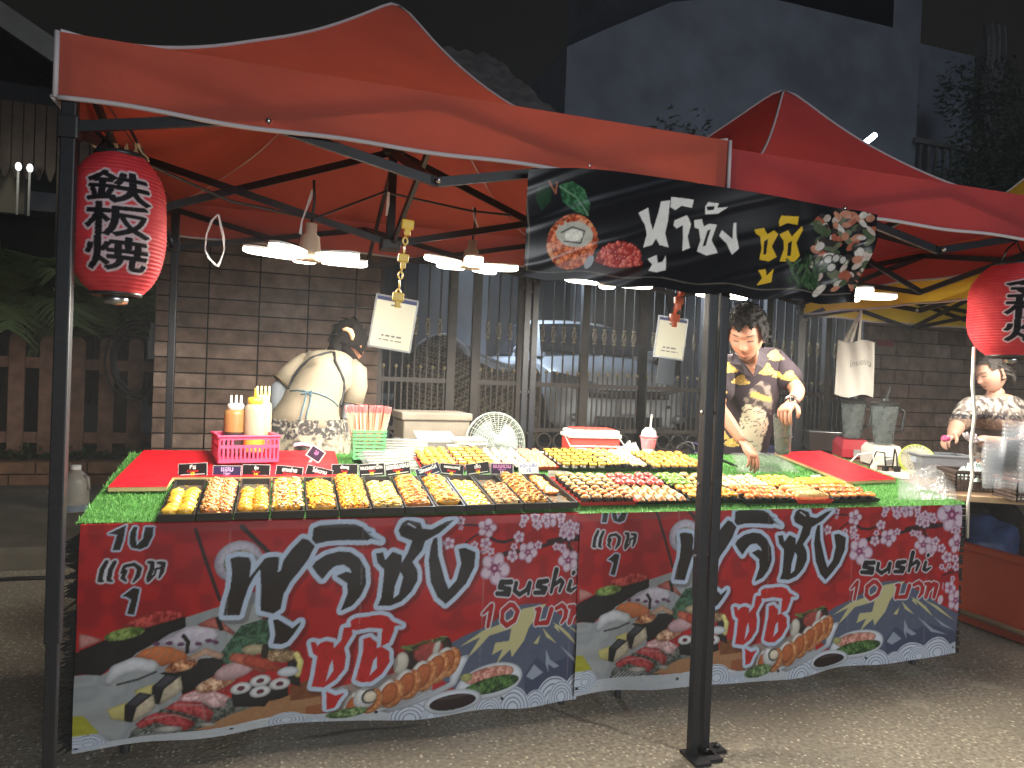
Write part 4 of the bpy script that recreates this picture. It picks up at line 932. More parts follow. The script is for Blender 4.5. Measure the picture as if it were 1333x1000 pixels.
def banner_fn(which):
    def f(X, Zz):
        u = X/BW; dz = np.zeros_like(X)
        if which == 0: dz = -.05*np.clip(1-X/1.15, 0, 1)
        zt = (Zz-.065)/.775
        lim = .7835
        z = Zz+dz; 
        y = 2.500-(.003 if which else 0) - .010*np.sin(X*7+which*2)*(1-zt)**1.2 - .006*np.sin(X*17+1.3+which)*(1-zt)+ .004*np.sin(Zz*16+X*3) - .010*(1-zt)*(1 if which == 0 else .6)
        y = np.where(z > lim-.03, y+.004*((z-lim+.03)/.03), y)
        # the top edge is folded back over the table edge
        over = np.clip(z-lim, 0, None); y = np.where(over > 0, np.maximum(y, 2.499)+over*.97, y); z = np.minimum(z, lim)+over*.145
        bot = .078+.012*np.sin(X*3.1+which*2.2)+.006*np.sin(X*11)
        z = np.where(zt < .12, z+(bot-.065-dz)*(1-zt/.12), z)
        if which == 0: X = np.where(X > 1.35, 1.35+(X-1.35)/STR, X)
        return np.stack([X+BX[which], y, z], -1)
    return f
b0 = CVB.sheet('printed_banner', banner_fn(0), M_print, xmax=1.35+.34*STR)
tag(b0, 'red printed sushi banner hanging on the left half of the table front', 'banner', 'printed banners on the table front')
b1 = CVB.sheet('printed_banner', banner_fn(1), M_print)
tag(b1, 'red printed sushi banner behind the centre post on the right half of the table front', 'banner', 'printed banners on the table front')

# ================================================================== BLACK BANNER UNDER THE VALANCE
def paint_hang():
    x0, x1, z0, z1 = .700, 2.065, 1.600, 1.955; Wd = x1-x0
    def wd(z): return 1.262+(1.365-1.262)*(z-z0)/(z1-z0)
    cv = Cv(x0, x1, z0, z1, .0026, (24, 24, 27), 2)
    def H(*P):
        r = []
        for x, y in P: p = onY(680+x/2.898, 230+y/2.898, 2.09); r.append((x0+(p.x-x0)*Wd/wd(p.z), p.z))
        return r
    def pm(x, y, r): a, b = H((x-r, y), (x+r, y)); return abs(b[0]-a[0])/2
    E = lambda x, y, rx, ry, c, rot=0., **k: cv.ell(H((x, y))[0], pm(x, y, rx), pm(x, y, ry), c, -rad(rot), **k)
    def S(P, r, c, **k): cv.stroke(H(*P), [pm(x, y, r) for x, y in P], c, **k)
    cv.poly(H((140, 30), (190, 22), (235, 60), (250, 120), (240, 165), (190, 140), (150, 95)), (38, 78, 50), nz=.4, col2=(62, 108, 74)); S([(140, 35), (200, 85), (240, 160)], 2.5, (108, 140, 112))
    cv.poly(H((60, 20), (110, 35), (105, 90), (70, 120), (48, 70)), (28, 58, 36), nz=.4, a=.9); S([(100, 12), (125, 60), (130, 20)], 3, (150, 92, 70))
    E(180, 255, 92, 92, (168, 74, 42), nz=.8, col2=(206, 120, 82)); E(188, 225, 70, 46, (206, 200, 186), 10, nz=.5, col2=(160, 160, 150)); S([(140, 215), (180, 200), (225, 220), (210, 265), (150, 250)], 2.5, (60, 66, 60)); E(185, 232, 34, 20, (222, 218, 206), nz=.3)
    for i in range(60): a = rnd.random()*6.28; E(180+88*math.cos(a), 255+84*math.sin(a), 8, 8, rnd.choice([(190, 92, 58), (150, 60, 36), (216, 150, 110)]))
    cv.poly(H((265, 335), (275, 300), (320, 262), (375, 250), (425, 275), (455, 330), (450, 345), (350, 350)), (128, 38, 34), nz=.5)
    for i in range(170):
        x = rnd.uniform(272, 452); y = rnd.uniform(256, 340)
        if ((x-362)/92)**2+((y-340)/88)**2 < 1: E(x, y, 7, 7, rnd.choice([(176, 56, 48), (150, 40, 38), (204, 92, 78)])); E(x-2, y-2, 2, 2, (228, 170, 160))
    cv.poly(H((258, 330), (330, 345), (455, 340), (450, 378), (330, 388), (262, 375)), (40, 20, 20), nz=.4); E(245, 335, 14, 24, (150, 156, 162), 30)
    Wt = (214, 212, 208)
    def pl(P, c): cv.poly(H(*P), c, nz=.08)
    for P in ([(432, 150), (470, 132), (478, 185), (488, 215), (510, 150), (520, 110), (555, 105), (548, 170), (540, 225), (556, 275), (520, 268), (505, 245), (490, 268), (455, 275), (466, 230), (455, 190), (445, 175)],
              [(560, 92), (645, 98), (640, 128), (600, 122), (575, 140), (556, 130)], [(572, 178), (620, 155), (640, 185), (630, 230), (640, 268), (610, 282), (612, 235), (608, 190), (585, 205), (570, 195)],
              [(650, 170), (680, 165), (690, 190), (712, 180), (740, 185), (722, 240), (742, 290), (700, 296), (665, 280), (680, 240), (672, 200), (655, 195)], [(690, 120), (700, 105), (740, 108), (735, 125), (775, 122), (740, 145), (690, 148)],
              [(760, 205), (800, 240), (802, 180), (812, 178), (815, 240), (822, 275), (795, 300), (775, 255), (750, 225)], [(474, 318), (510, 305), (512, 335), (530, 330), (545, 305), (542, 360), (505, 370), (475, 362), (490, 340)]): pl(P, Wt)
    pl([(705, 205), (718, 200), (700, 260), (688, 262)], (24, 24, 27)); pl([(695, 120), (725, 118), (722, 132), (698, 134)], (24, 24, 27))
    YL = (206, 168, 44)
    for P in ([(880, 200), (915, 192), (925, 215), (950, 200), (965, 215), (942, 260), (958, 300), (930, 316), (895, 310), (905, 265), (900, 225), (885, 215)], [(968, 165), (975, 145), (1040, 148), (1035, 180), (1000, 172), (970, 185)],
              [(970, 215), (1000, 200), (1015, 225), (1050, 185), (1055, 200), (1030, 250), (1040, 300), (1020, 325), (968, 318), (985, 270), (985, 240)], [(888, 350), (915, 345), (920, 370), (945, 345), (940, 395), (885, 405), (905, 378)]): pl(P, YL)
    pl([(1000, 250), (1015, 240), (1008, 300), (995, 300)], (24, 24, 27)); pl([(915, 240), (930, 232), (920, 290), (910, 290)], (24, 24, 27))
    # heap of sushi at the right end
    for i in range(150):
        x = rnd.uniform(1090, 1320); y = rnd.uniform(130, 430)
        if abs(x-1195-(280-y)*.12) < 85+rnd.random()*40: E(x, y, rnd.uniform(10, 26), rnd.uniform(7, 14), rnd.choice([(176, 160, 150), (150, 84, 66), (96, 100, 80), (52, 48, 46), (170, 118, 96), (188, 180, 172), (70, 82, 60)]), rnd.uniform(-50, 50), nz=.3)
    for x, y in ((1138, 310), (1165, 305), (1192, 312), (1150, 340)): E(x, y, 17, 15, (40, 40, 42)); E(x, y, 13, 11, (176, 172, 166))
    for i in range(60): x = rnd.uniform(1010, 1110); y = rnd.uniform(330, 430); S([(x, y), (x+rnd.uniform(-25, 25), y-rnd.uniform(10, 40))], 4, rnd.choice([(44, 66, 44), (30, 48, 32), (66, 88, 60)]))
    S([(12, 20), (22, 200), (14, 355)], 3, (120, 112, 96), a=.6); S([(14, 356), (400, 380), (900, 420), (1230, 450)], 1.6, (120, 112, 100), a=.6)
    def fn(X, Zz):
        x = x0+(X-x0)*(1.262+(1.365-1.262)*(Zz-z0)/(z1-z0))/Wd
        u = (X-x0)/Wd; v = (Zz-z0)/(z1-z0)
        y = 2.086 - .010*np.sin(u*7+v*2.0) - .007*np.sin(v*6.5-u*9) - .004*np.sin(u*17-v*5)*(1-v) - .022*np.clip(u-.74, 0, 1)*np.sin(u*40+v*9)*1.6 - .0025*np.maximum(0, np.sin(v*17-u*23))**3
        z = Zz - .022*np.sin(u*np.pi*1.0)*(1-v)*0 - .030*(1-np.clip(u/.25, 0, 1))**2*v + .012*np.sin(u*5)*v - .016*np.clip(u-.6, 0, 1)*v - .006*np.sin(u*30)*(1-v) + .012*np.abs(u-.5)
        return np.stack([x, y, z], -1)
    m = mat('glossy_vinyl_print', (1, 1, 1), .26, spec=.28, attr='Col', bump=(9, .10, .004))
    return cv.sheet('hanging_banner', fn, m)
tag(paint_hang(), 'black glossy banner with white and yellow lettering hung below the tent valance', 'banner')

# ================================================================== TABLES
M_top = mat('table_plastic', (.10, .10, .10), .6); M_leg = mat('table_leg_grey', (.10, .10, .11), .4, .7)
TB = 3.34
def sloped(x0, x1, y0, y1, up0, up1): # slab on the sloping table plane
    return [(x0, y0, tz(y0)+up0), (x1, y0, tz(y0)+up0), (x1, y1, tz(y1)+up0), (x0, y1, tz(y1)+up0), (x0, y0, tz(y0)+up1), (x1, y0, tz(y0)+up1), (x1, y1, tz(y1)+up1), (x0, y1, tz(y1)+up1)], [(3, 2, 1, 0), (4, 5, 6, 7), (0, 1, 5, 4), (1, 2, 6, 5), (2, 3, 7, 6), (3, 0, 4, 7)]
for (xa, xb, lb) in ((-.565, 1.23, 'folding table under the left half of the sushi display'), (1.24, 3.035, 'folding table under the right half of the sushi display')):
    t = thing('folding_table', lb, 'table', ((xa+xb)/2, 2.92, 0), 'folding tables end to end')
    MB().add(*sloped(xa, xb, 2.515, TB, -.035, -.004)).build('tabletop', M_top, t)
    for x in (xa+.12, xb-.12):
        for y in (2.62, TB-.08): MB().tube([(x, y, 0), (x, y, tz(y)-.036)], .014, 8).build('leg', M_leg, t)
sk = MB()
for k in range(26):
    y0 = 2.51+k*.032; sk.add([(-.585-rnd.random()*.02, y0, .06+rnd.random()*.04), (-.585-rnd.random()*.02, y0+.036, .06+rnd.random()*.05), (-.572, y0+.036, tz(y0)), (-.572, y0, tz(y0))], [(0, 1, 2, 3)])
for k in range(150):
    z = rnd.uniform(.08, .75); y = 2.505+rnd.random()*.01; sk.add([(-.575, y, z), (-.575, y+.01, z+.012), (-.575-rnd.uniform(.02, .055), y-.005, z+rnd.uniform(-.03, .02))], [(0, 1, 2)])
tag(sk.build('net_skirt', mat('black_netting', (.010, .010, .010), .8, n=(60, .5))), 'ragged black netting on the left end of the table', 'skirt')
sk = MB()
for k in range(25): 
    z = .10+k*.027; sk.bbox((3.058+rnd.uniform(-.004, .004), 2.92, z), (.024, .82, .019+rnd.uniform(-.003, .003)), .003, Matrix.Rotation(rad(rnd.uniform(-1, 1)), 3, 'X'))
tag(sk.build('slatted_screen', mat('slat_black', (.014, .013, .012), .55, n=(30, .3))), 'black slatted screen closing the right end of the table', 'screen')
# ================================================================== TURF AND BOARDS ON THE TABLE
M_turf = [mat('turf_%s' % k, c, .6, spec=.3, transl=.25) for k, c in zip('abc', ((.09, .27, .06), (.14, .36, .09), (.24, .48, .17)))]
def turf(name, x0, x1, y0, y1, label, nbl, front_hang=0.0):
    V = []; F = []; mi = []
    y00 = y0; y0 = y0+(.02 if x0 < 0 else 0); V += [(x0, y0, tz(y0)+.001), (x1, y0, tz(y0)+.001), (x1, y1, tz(y1)+.001), (x0, y1, tz(y1)+.001)]; F.append((0, 1, 2, 3)); mi.append(0)
    for i in range(nbl):
        x = rnd.uniform(x0, x1); y = rnd.uniform(y00-front_hang*rnd.random(), y1)
        if x0 < 0 and x > -.36 and y < 2.53: continue
        z = tz(max(y, y0))+.001; a = rnd.uniform(0, 6.28); h = rnd.uniform(.007, .016); ln = rnd.uniform(.002, .012)
        dx, dy = math.cos(a), math.sin(a); wv = .0016
        k = len(V); V += [(x-dy*wv, y+dx*wv, z), (x+dy*wv, y-dx*wv, z), (x+dx*ln, y+dy*ln, z+h)]; F.append((k, k+1, k+2)); mi.append(rnd.choice((0, 0, 1, 1, 1, 2)))
    b = MB(); b.v = V; b.f = F; b.mi = mi
    o = b.build(name, M_turf); return tag(o, label, 'artificial grass', kind='stuff')
turf('turf_mat', -.585, 1.10, 2.492, 3.33, 'bright green artificial grass under the black food trays', 26000, .004)
turf('turf_mat', 1.10, 3.055, 2.492, 3.33, 'bright green artificial grass under the sushi around the centre post', 42000, .008)
M_red = mat('red_plastic_cloth', (.62, .012, .022), .30, spec=.5, n=(5, .08), bump=(14, .35, .006)); M_bam = mat('bamboo_edge', (.52, .38, .18), .6, n=(12, .2))
def board(pts, label, ext=None):
    t = thing('red_board', label, 'board', sum(pts, Vector())/4, 'red covered boards')
    for k, P in enumerate([pts]+([ext] if ext else [])):
        vs = [p+Vector((0, 0, .012)) for p in P]+[p+Vector((0, 0, .026)) for p in P]
        MB().add(vs, [(3, 2, 1, 0), (0, 1, 5, 4), (1, 2, 6, 5), (2, 3, 7, 6), (3, 0, 4, 7)]).build('bamboo_base', M_bam, t)
        MB().grid(lambda u, v: tuple((P[0].lerp(P[1], u)).lerp(P[3].lerp(P[2], u), v)+Vector((0, 0, .0275+.0025*mnoise.noise((u*6, v*8, pts[0].x))*(u*(1-u)*4)+.0012*mnoise.noise((u*22, v*30, 2))))), 40, 40).build('red_sheet', M_red, t, True)
def tp(x, y): return Vector((x, y, tz(y)))
board([tp(-.55, 2.90), tp(.245, 2.90), tp(.245, 3.28), tp(-.525, 3.28)], 'red covered board with a bamboo edge at the left end of the table', [tp(-.555, 2.785), tp(-.37, 2.785), tp(-.365, 2.90), tp(-.55, 2.90)])
board([onT(1102, 634), onT(1166, 631), onT(1068, 593), onT(1008, 595)], 'red covered board with a bamboo edge at the right end of the table')

# ================================================================== FOOD
FM = {}
def fmat(k, c, rough=.30, n=(55, .35), **kw):
    if k not in FM: FM[k] = mat('food_'+k, c, rough, spec=.6, n=n, rand=.12, bump=(90, .4, .002), **kw)
    return FM[k]
f_gold = fmat('golden', (.70, .32, .035)); f_yel = fmat('yellow', (.78, .46, .055)); f_or = fmat('orange', (.62, .19, .035)); f_pale = fmat('pale', (.62, .40, .14)); f_brn = fmat('brown', (.40, .16, .05)); f_cream = fmat('cream', (.66, .54, .30))
f_pink = fmat('pink', (.74, .36, .26)); f_red = fmat('red_meat', (.42, .06, .05)); f_green = fmat('seaweed', (.16, .30, .05)); f_rice = fmat('rice', (.66, .62, .54)); f_nori = fmat('nori', (.012, .014, .012), .5); f_sal = fmat('salmon', (.80, .34, .14)); f_dk = fmat('char', (.10, .05, .03)); f_lime = fmat('lime', (.48, .55, .08))
def chips(b, n, rx, ry, z, s, mats, dome=.3):
    for i in range(n):
        a = rnd.uniform(0, 6.28); q = rnd.random()**.5; x = rx*q*math.cos(a); y = ry*q*math.sin(a); zz = z*(1-dome*q*q)
        R = Matrix.Rotation(rnd.uniform(0, 6.28), 3, 'Z') @ Matrix.Rotation(rnd.uniform(-.8, .8), 3, 'X'); b.mat(rnd.choice(mats))
        b.box((x, y, zz+s*.2), (s*rnd.uniform(.8, 1.8), s*rnd.uniform(.5, 1.0), s*rnd.uniform(.3, .7)), R)
def lump(b, c, r, seed, amp=.22, n=12, m=8):
    o = len(b.v); b.ell(c, r, n, m)
    for i in range(o, len(b.v)):
        p = Vector(b.v[i]); d = p-Vector(c); k = 1+amp*mnoise.noise(Vector((d.x/r[0], d.y/r[1], d.z/r[2]))*1.3+Vector((seed, 0, 0)))
        q = Vector(c)+d*k; b.v[i] = (q.x, q.y, max(0, q.z))
def piece_mesh(kind, pal, seed):
    b = MB(); P = pal; ms = [P[0], P[1], P[2], f_nori, f_rice]
    if kind == 'ball':
        lump(b, (0, 0, .013), (.0215, .0175, .0155), seed, .32, 14, 10); chips(b, 14, .016, .013, .026, .006, (0, 1, 2), .5)
    elif kind == 'chunk':
        lump(b, (0, 0, .012), (.0225, .0165, .015), seed, .35); chips(b, 40, .023, .019, .027, .0072, (0, 1, 1, 2), .6)
    elif kind == 'flat':
        lump(b, (0, 0, .006), (.026, .019, .008), seed, .35); chips(b, 6, .018, .012, .013, .005, (1, 2))
    elif kind == 'slab':
        lump(b, (0, 0, .012), (.036, .0135, .014), seed, .25, 16); chips(b, 34, .035, .014, .025, .007, (0, 1, 2), .5)
    elif kind == 'nigiri':
        b.mat(4); lump(b, (0, 0, .009), (.0125, .024, .011), seed, .12); b.mat(0)
        b.grid(lambda u, v: ((u-.5)*.027, (v-.5)*.055, .0245-.016*(2*u-1)**2*.6-.013*abs(2*v-1)**3+.0015*mnoise.noise((u*4, v*6, seed))), 8, 12)
        b.mat(1)
        for k in range(4): b.grid(lambda u, v, k=k: ((u-.5)*.022, -.018+.012*k+.003*v+.004*(u-.5), .0252-.0075*(2*u-1)**2), 6, 1)
    elif kind == 'band':
        b.mat(4); lump(b, (0, 0, .009), (.0125, .024, .011), seed, .12); b.mat(0); b.bbox((0, 0, .0235), (.026, .052, .011), .004)
        b.mat(3).box((0, .002, .016), (.0285, .011, .030))
    elif kind == 'gunkan':
        pr = [(.014*math.cos(a), .0235*math.sin(a)) for a in [2*math.pi*k/18 for k in range(18)]]
        b.mat(3).prism(pr, 0, .019); b.mat(0); lump(b, (0, 0, .022), (.0155, .0245, .010), seed, .3); chips(b, 34, .0155, .024, .031, .0062, (0, 1, 2), .5)
    elif kind == 'roe':
        pr = [(.014*math.cos(a), .0235*math.sin(a)) for a in [2*math.pi*k/18 for k in range(18)]]
        b.mat(3).prism(pr, 0, .017); b.mat(0); lump(b, (0, 0, .020), (.0155, .0245, .010), seed, .2)
        for i in range(26):
            a = rnd.uniform(0, 6.28); q = rnd.random()**.5; b.mat(rnd.choice((0, 0, 1))).ell((.0145*q*math.cos(a), .0235*q*math.sin(a), .029-.006*q*q), (.0034, .0034, .0034), 6, 4)
    elif kind == 'maki':
        b.mat(3).lathe([(.0165, 0), (.018, .003), (.018, .021), (.0165, .023)], n=18); b.mat(4).lathe([(.0158, .0225), (.010, .0255), (0, .026)], n=18); b.mat(0); lump(b, (0, 0, .025), (.0155, .0155, .008), seed, .3, 10, 6); chips(b, 22, .016, .016, .030, .006, (0, 1, 2), .3)
    elif kind == 'log':
        pts = [Vector(((k/10-.5)*.13, .003*math.sin(k+seed), .014)) for k in range(11)]; b.tube(pts, [.010, .0135, .0145, .015, .015, .0148, .015, .015, .0145, .0135, .009], 12); b.mat(1)
        for k in range(9): b.box(((k-4)*.013, .0, .0285), (.002, .012, .002), Matrix.Rotation(.4, 3, 'Z'))
    return b.mesh('food_piece', ms, kind not in ('band',))
_pm = {}
def variants(kind, pal, n=3):
    k = (kind, tuple(m.name for m in pal))
    if k not in _pm: _pm[k] = [piece_mesh(kind, pal, 3.7*i+len(_pm)) for i in range(n)]
    return _pm[k]
def put_piece(name, kind, pal, x, y, up, label, cat, group, rz=0, sc=1.0, tilt=TILT):
    o = bpy.data.objects.new(name, rnd.choice(variants(kind, pal))); COL.objects.link(o)
    sx_ = {'gunkan': 1.28, 'roe': 1.3, 'maki': 1.12, 'band': 1.28, 'nigiri': 1.25}.get(kind, 1.0)
    o.matrix_world = Matrix.Translation((x, y, tz(y)+up)) @ Matrix.Rotation(tilt, 4, 'X') @ Matrix.Rotation(rz, 4, 'Z') @ Matrix.Diagonal((sx_*sc*rnd.uniform(.93, 1.07), sc*rnd.uniform(.93, 1.07), sc*rnd.uniform(.9, 1.1), 1))
    return tag(o, label, cat, group)
# ---- thirteen black trays along the front edge
M_tray = mat('tray_black', (.020, .019, .018), .30, spec=.6, n=(20, .3)); M_grease = mat('tray_floor', (.085, .072, .055), .33, spec=.6, n=(30, .5), n2=(40, (.22, .15, .06), .5))
NT = 13; XA, XB = -.352, 1.106; PW = (XB-XA)/NT
def tray_frame(i):
    x = XA+PW*(i+.5); y = 2.466+.050*i/(NT-1); return x, y
def tray(i, label):
    x, y = tray_frame(i); w, L, h = PW*.95, .375, .024
    M = Matrix.Translation((x, y, tz(y)+.014)) @ Matrix.Rotation(TILT, 4, 'X')
    t = thing('food_tray', label, 'tray', (x, y, tz(y)+.014), 'black food trays along the table front')
    b = MB(); 
    def q(*p): return [M @ Vector(v) for v in p]
    i_ = .006
    b.add(q((-w/2, 0, 0), (w/2, 0, 0), (w/2, L, 0), (-w/2, L, 0), (-w/2, 0, h), (w/2, 0, h), (w/2, L, h), (-w/2, L, h), (-w/2+i_, i_, h), (w/2-i_, i_, h), (w/2-i_, L-i_, h), (-w/2+i_, L-i_, h), (-w/2+i_+.004, i_+.004, .004), (w/2-i_-.004, i_+.004, .004), (w/2-i_-.004, L-i_-.004, .004), (-w/2+i_+.004, L-i_-.004, .004)),
          [(3, 2, 1, 0), (0, 1, 5, 4), (1, 2, 6, 5), (2, 3, 7, 6), (3, 0, 4, 7), (4, 5, 9, 8), (5, 6, 10, 9), (6, 7, 11, 10), (7, 4, 8, 11), (8, 9, 13, 12), (9, 10, 14, 13), (10, 11, 15, 14), (11, 8, 12, 15)])
    b.build('shell', M_tray, t)
    MB().add(q((-w/2+.011, .011, .0046), (w/2-.011, .011, .0046), (w/2-.011, L-.011, .0046), (-w/2+.011, L-.011, .0046)), [(0, 1, 2, 3)]).build('floor', M_grease, t)
    return t
ORD = ['leftmost', 'second from left', 'third from left', 'fourth from left', 'fifth from left', 'sixth from left', 'seventh, middle', 'eighth from left', 'ninth from left', 'fifth from right', 'fourth from right', 'third from right', 'second from right'][:13]
ORD = ['leftmost', 'second', 'third', 'fourth', 'fifth', 'sixth', 'seventh', 'eighth', 'ninth', 'tenth', 'eleventh', 'twelfth', 'thirteenth, rightmost']
# kind, palette, columns, from, to (fraction of the tray length), name, words
TR = [('ball', (f_yel, f_gold, f_cream), 2, .03, .66, 'fried_ball', 'smooth golden fried balls filling the front two thirds'),
      ('chunk', (f_or, f_pale, f_pink), 2, .03, .95, 'topped_roll', 'orange pink topped rolls heaped to the back'),
      ('ball', (f_gold, f_cream, f_yel), 2, .03, .64, 'topped_ball', 'bright yellow topped balls in the front part'),
      ('chunk', (f_gold, f_cream, f_brn), 2, .08, .93, 'topped_roll', 'golden brown crumbed rolls in two close columns'),
      ('slab', (f_gold, f_yel, f_or), 1, .03, .80, 'omelette_slice', 'one narrow column of golden egg slices'),
      ('chunk', (f_gold, f_or, f_yel), 2, .03, .97, 'topped_roll', 'golden rolls heaped full with orange bits'),
      ('chunk', (f_pale, f_yel, f_cream), 2, .05, .74, 'topped_roll', 'pale yellow rolls with crumbs in the front part'),
      ('slab', (f_or, f_pale, f_gold), 1, .03, .93, 'sauced_strip', 'orange sauced strips laid crosswise'),
      ('slab', (f_gold, f_pale, f_or), 1, .08, .88, 'sauced_strip', 'pale golden sausage strips laid crosswise'),
      ('flat', (f_yel, f_gold, f_brn), 2, .03, .86, 'sauced_mussel', 'loose flat yellow pieces with dark edges'),
      ('chunk', (f_pale, f_brn, f_cream), 2, .03, .58, 'topped_roll', 'pale brown rolls in the front half, back half bare'),
      ('chunk', (f_gold, f_brn, f_pale), 2, .03, .95, 'topped_roll', 'golden brown rolls heaped full to the back'),
      ('flat', (f_or, f_gold, f_cream), 1, .35, .95, 'crisp_slice', 'flat orange slices at the back, front nearly bare')]
for i, (kd, pal, nc, fa, fb, nm, lb) in enumerate(TR):
    tray(i, '%s black tray of %s' % (ORD[i], lb)); x, y = tray_frame(i); L = .362
    step = {'ball': .034, 'chunk': .031, 'flat': .034, 'slab': .030}[kd]; n = max(3, int((fb-fa)*L/step))
    for r in range(n):
        yy = y+(.012+(fa+(fb-fa)*(r+.5)/n)*L)*math.cos(TILT)
        for c in range(nc):
            xx = x+(c-(nc-1)/2)*PW*.40+rnd.uniform(-.003, .003)
            put_piece(nm, kd, pal, xx, yy+rnd.uniform(-.003, .003), .021, 'one of the %s in the %s black tray' % (lb.split(' filling')[0].split(' heaped')[0].split(' in the')[0].split(' at the')[0], ORD[i].split(',')[0]), 'snack', 'food in the %s black tray' % ORD[i].split(',')[0], rnd.uniform(-.15, .15) if kd == 'slab' else rnd.uniform(-.35, .35), 1.14 if nc == 2 else 1.24)
    # crumbs scattered on the tray floor
    b = MB(); 
    for k in range(46):
        yy = y+.02+rnd.random()*.33; xx = x+rnd.uniform(-.40, .40)*PW; s = rnd.uniform(.003, .007)
        b.mat(rnd.randrange(3)).box((xx, yy, tz(yy)+.022), (s, s*.7, s*.5), Matrix.Rotation(rnd.random()*6, 3, 'Z') @ Matrix.Rotation(TILT, 3, 'X'))
    tag(b.build('food_crumbs', list(pal)), 'loose crumbs strewn on the floor of the %s black tray' % ORD[i].split(',')[0], 'crumbs', 'crumbs in the trays', 'stuff')

# ---- sushi fields behind and to the right
M_flat = mat('serving_tray_black', (.014, .014, .015), .25, spec=.6)
M_rtray = mat('serving_tray_red', (.55, .03, .03), .3, spec=.6)
def flat_tray(x0, x1, y0, y1, label, m=None, up=.013):
    b = MB(); h = .014; z = lambda y: tz(y)+up; e = .008
    b.add([(x0, y0, z(y0)), (x1, y0, z(y0)), (x1, y1, z(y1)), (x0, y1, z(y1)), (x0-e, y0-e, z(y0)+h), (x1+e, y0-e, z(y0)+h), (x1+e, y1+e, z(y1)+h), (x0-e, y1+e, z(y1)+h), (x0, y0, z(y0)+.004), (x1, y0, z(y0)+.004), (x1, y1, z(y1)+.004), (x0, y1, z(y1)+.004)],
          [(3, 2, 1, 0), (0, 1, 5, 4), (1, 2, 6, 5), (2, 3, 7, 6), (3, 0, 4, 7), (4, 5, 9, 8), (5, 6, 10, 9), (6, 7, 11, 10), (7, 4, 8, 11), (8, 9, 10, 11)])
    return tag(b.build('serving_tray', m or M_flat), label, 'tray', 'flat sushi trays')
def field(x0, x1, y0, y1, nx, ny, kd, pal, nm, label, skew=0., rz=0., sc=1.0, up=.018, drop=0):
    for r in range(ny):
        for c in range(nx):
            if drop and rnd.random() < drop: continue
            yy = y0+(y1-y0)*(r+.5)/ny; xx = x0+(x1-x0)*(c+.5)/nx+skew*(r/ny-.5)
            put_piece(nm, kd, pal, xx+rnd.uniform(-.002, .002), yy+rnd.uniform(-.002, .002), up, label, 'sushi', label+'s' if False else 'sushi: '+label, rz+rnd.uniform(-.10, .10), sc)
TX = lambda px, py: onT(px, py).x
# back row: Y 3.03 - 3.30
def bx(px): return onT(px, 613).x
yb0, yb1 = 3.03, 3.31
flat_tray(bx(547), bx(640), yb0, yb1, 'flat tray of orange and striped sushi behind the white bags', M_rtray)
flat_tray(bx(643), bx(690), yb0, yb1, 'flat tray of pink and pale nigiri in front of the fan')
flat_tray(bx(693), bx(722), yb0, yb1, 'narrow red tray of salmon nigiri left of the yellow egg sushi', M_rtray)
flat_tray(bx(727), bx(836), yb0-.02, yb1-.02, 'long flat tray of yellow egg sushi in front of the cooler')
flat_tray(bx(841), bx(912), yb0-.04, yb1-.05, 'flat tray of orange roe sushi below the iced drink')
w3 = lambda a, b, n: [(a+(b-a)*k/n, a+(b-a)*(k+1)/n) for k in range(n)]
field(bx(548), bx(592), yb0, yb1, 4, 5, 'roe', (f_gold, f_or, f_yel), 'roe_sushi', 'orange yellow roe sushi at the left end of the back row')
field(bx(595), bx(640), yb0, yb1, 4, 5, 'band', (f_yel, f_gold, f_pale), 'egg_sushi', 'pale yellow sushi with a dark band behind the black price cards')
field(bx(643), bx(667), yb0, yb1, 2, 5, 'nigiri', (f_pink, f_cream, f_red), 'nigiri', 'pink striped nigiri in front of the fan')
field(bx(667), bx(690), yb0, yb1, 2, 5, 'nigiri', (f_cream, f_rice, f_pink), 'nigiri', 'pale cream nigiri right of the pink ones')
field(bx(693), bx(722), yb0, yb1, 3, 5, 'nigiri', (f_sal, f_pink, f_cream), 'nigiri', 'salmon orange nigiri left of the yellow egg sushi')
field(bx(727), bx(785), yb0-.02, yb1-.02, 5, 5, 'band', (f_yel, f_lime, f_gold), 'egg_sushi', 'bright yellow egg sushi with a black band before the cooler')
field(bx(786), bx(815), yb0-.02, yb1-.02, 3, 6, 'maki', (f_gold, f_yel, f_cream), 'maki', 'round yellow topped roll right of the egg sushi')
field(bx(816), bx(838), yb0-.02, yb1-.02, 2, 6, 'gunkan', (f_cream, f_pale, f_yel), 'gunkan', 'cream crumb topped sushi left of the orange roe')
field(bx(842), bx(912), yb0-.04, yb1-.06, 6, 5, 'roe', (f_gold, f_or, f_yel), 'roe_sushi', 'bright orange roe sushi beside the centre post')
# front row right of the black trays: Y 2.57 - 2.93
ya, ym, yz = 2.545, 2.70, 2.87
def fx(px): return onT(px, 650).x
flat_tray(fx(742), fx(812), ya, yz, 'red edged tray of crumb topped rolls right of the black trays', M_rtray)
flat_tray(fx(812), fx(880), ya, yz, 'flat tray of shrimp and red meat sushi left of the centre post')
flat_tray(fx(884), fx(948), ya, yz, 'flat tray of green and yellow sushi behind the centre post')
flat_tray(fx(952), fx(1016), ya-.02, yz-.03, 'flat tray of brown sprinkled sushi right of the centre post')
flat_tray(fx(1019), fx(1062), ya-.03, yz-.04, 'red tray of long pale rolls below the yellow corn sushi', M_rtray)
flat_tray(fx(1065), fx(1125), ya-.03, yz-.06, 'dark tray of saucy brown sushi nearest the right red board')
field(fx(743), fx(812), ym+.01, yz, 5, 4, 'maki', (f_pale, f_yel, f_cream), 'maki', 'pale yellow crumbed roll behind the brown ones')
field(fx(743), fx(812), ya, ym, 5, 4, 'maki', (f_or, f_brn, f_cream), 'maki', 'orange brown sprinkled roll right of the black trays')
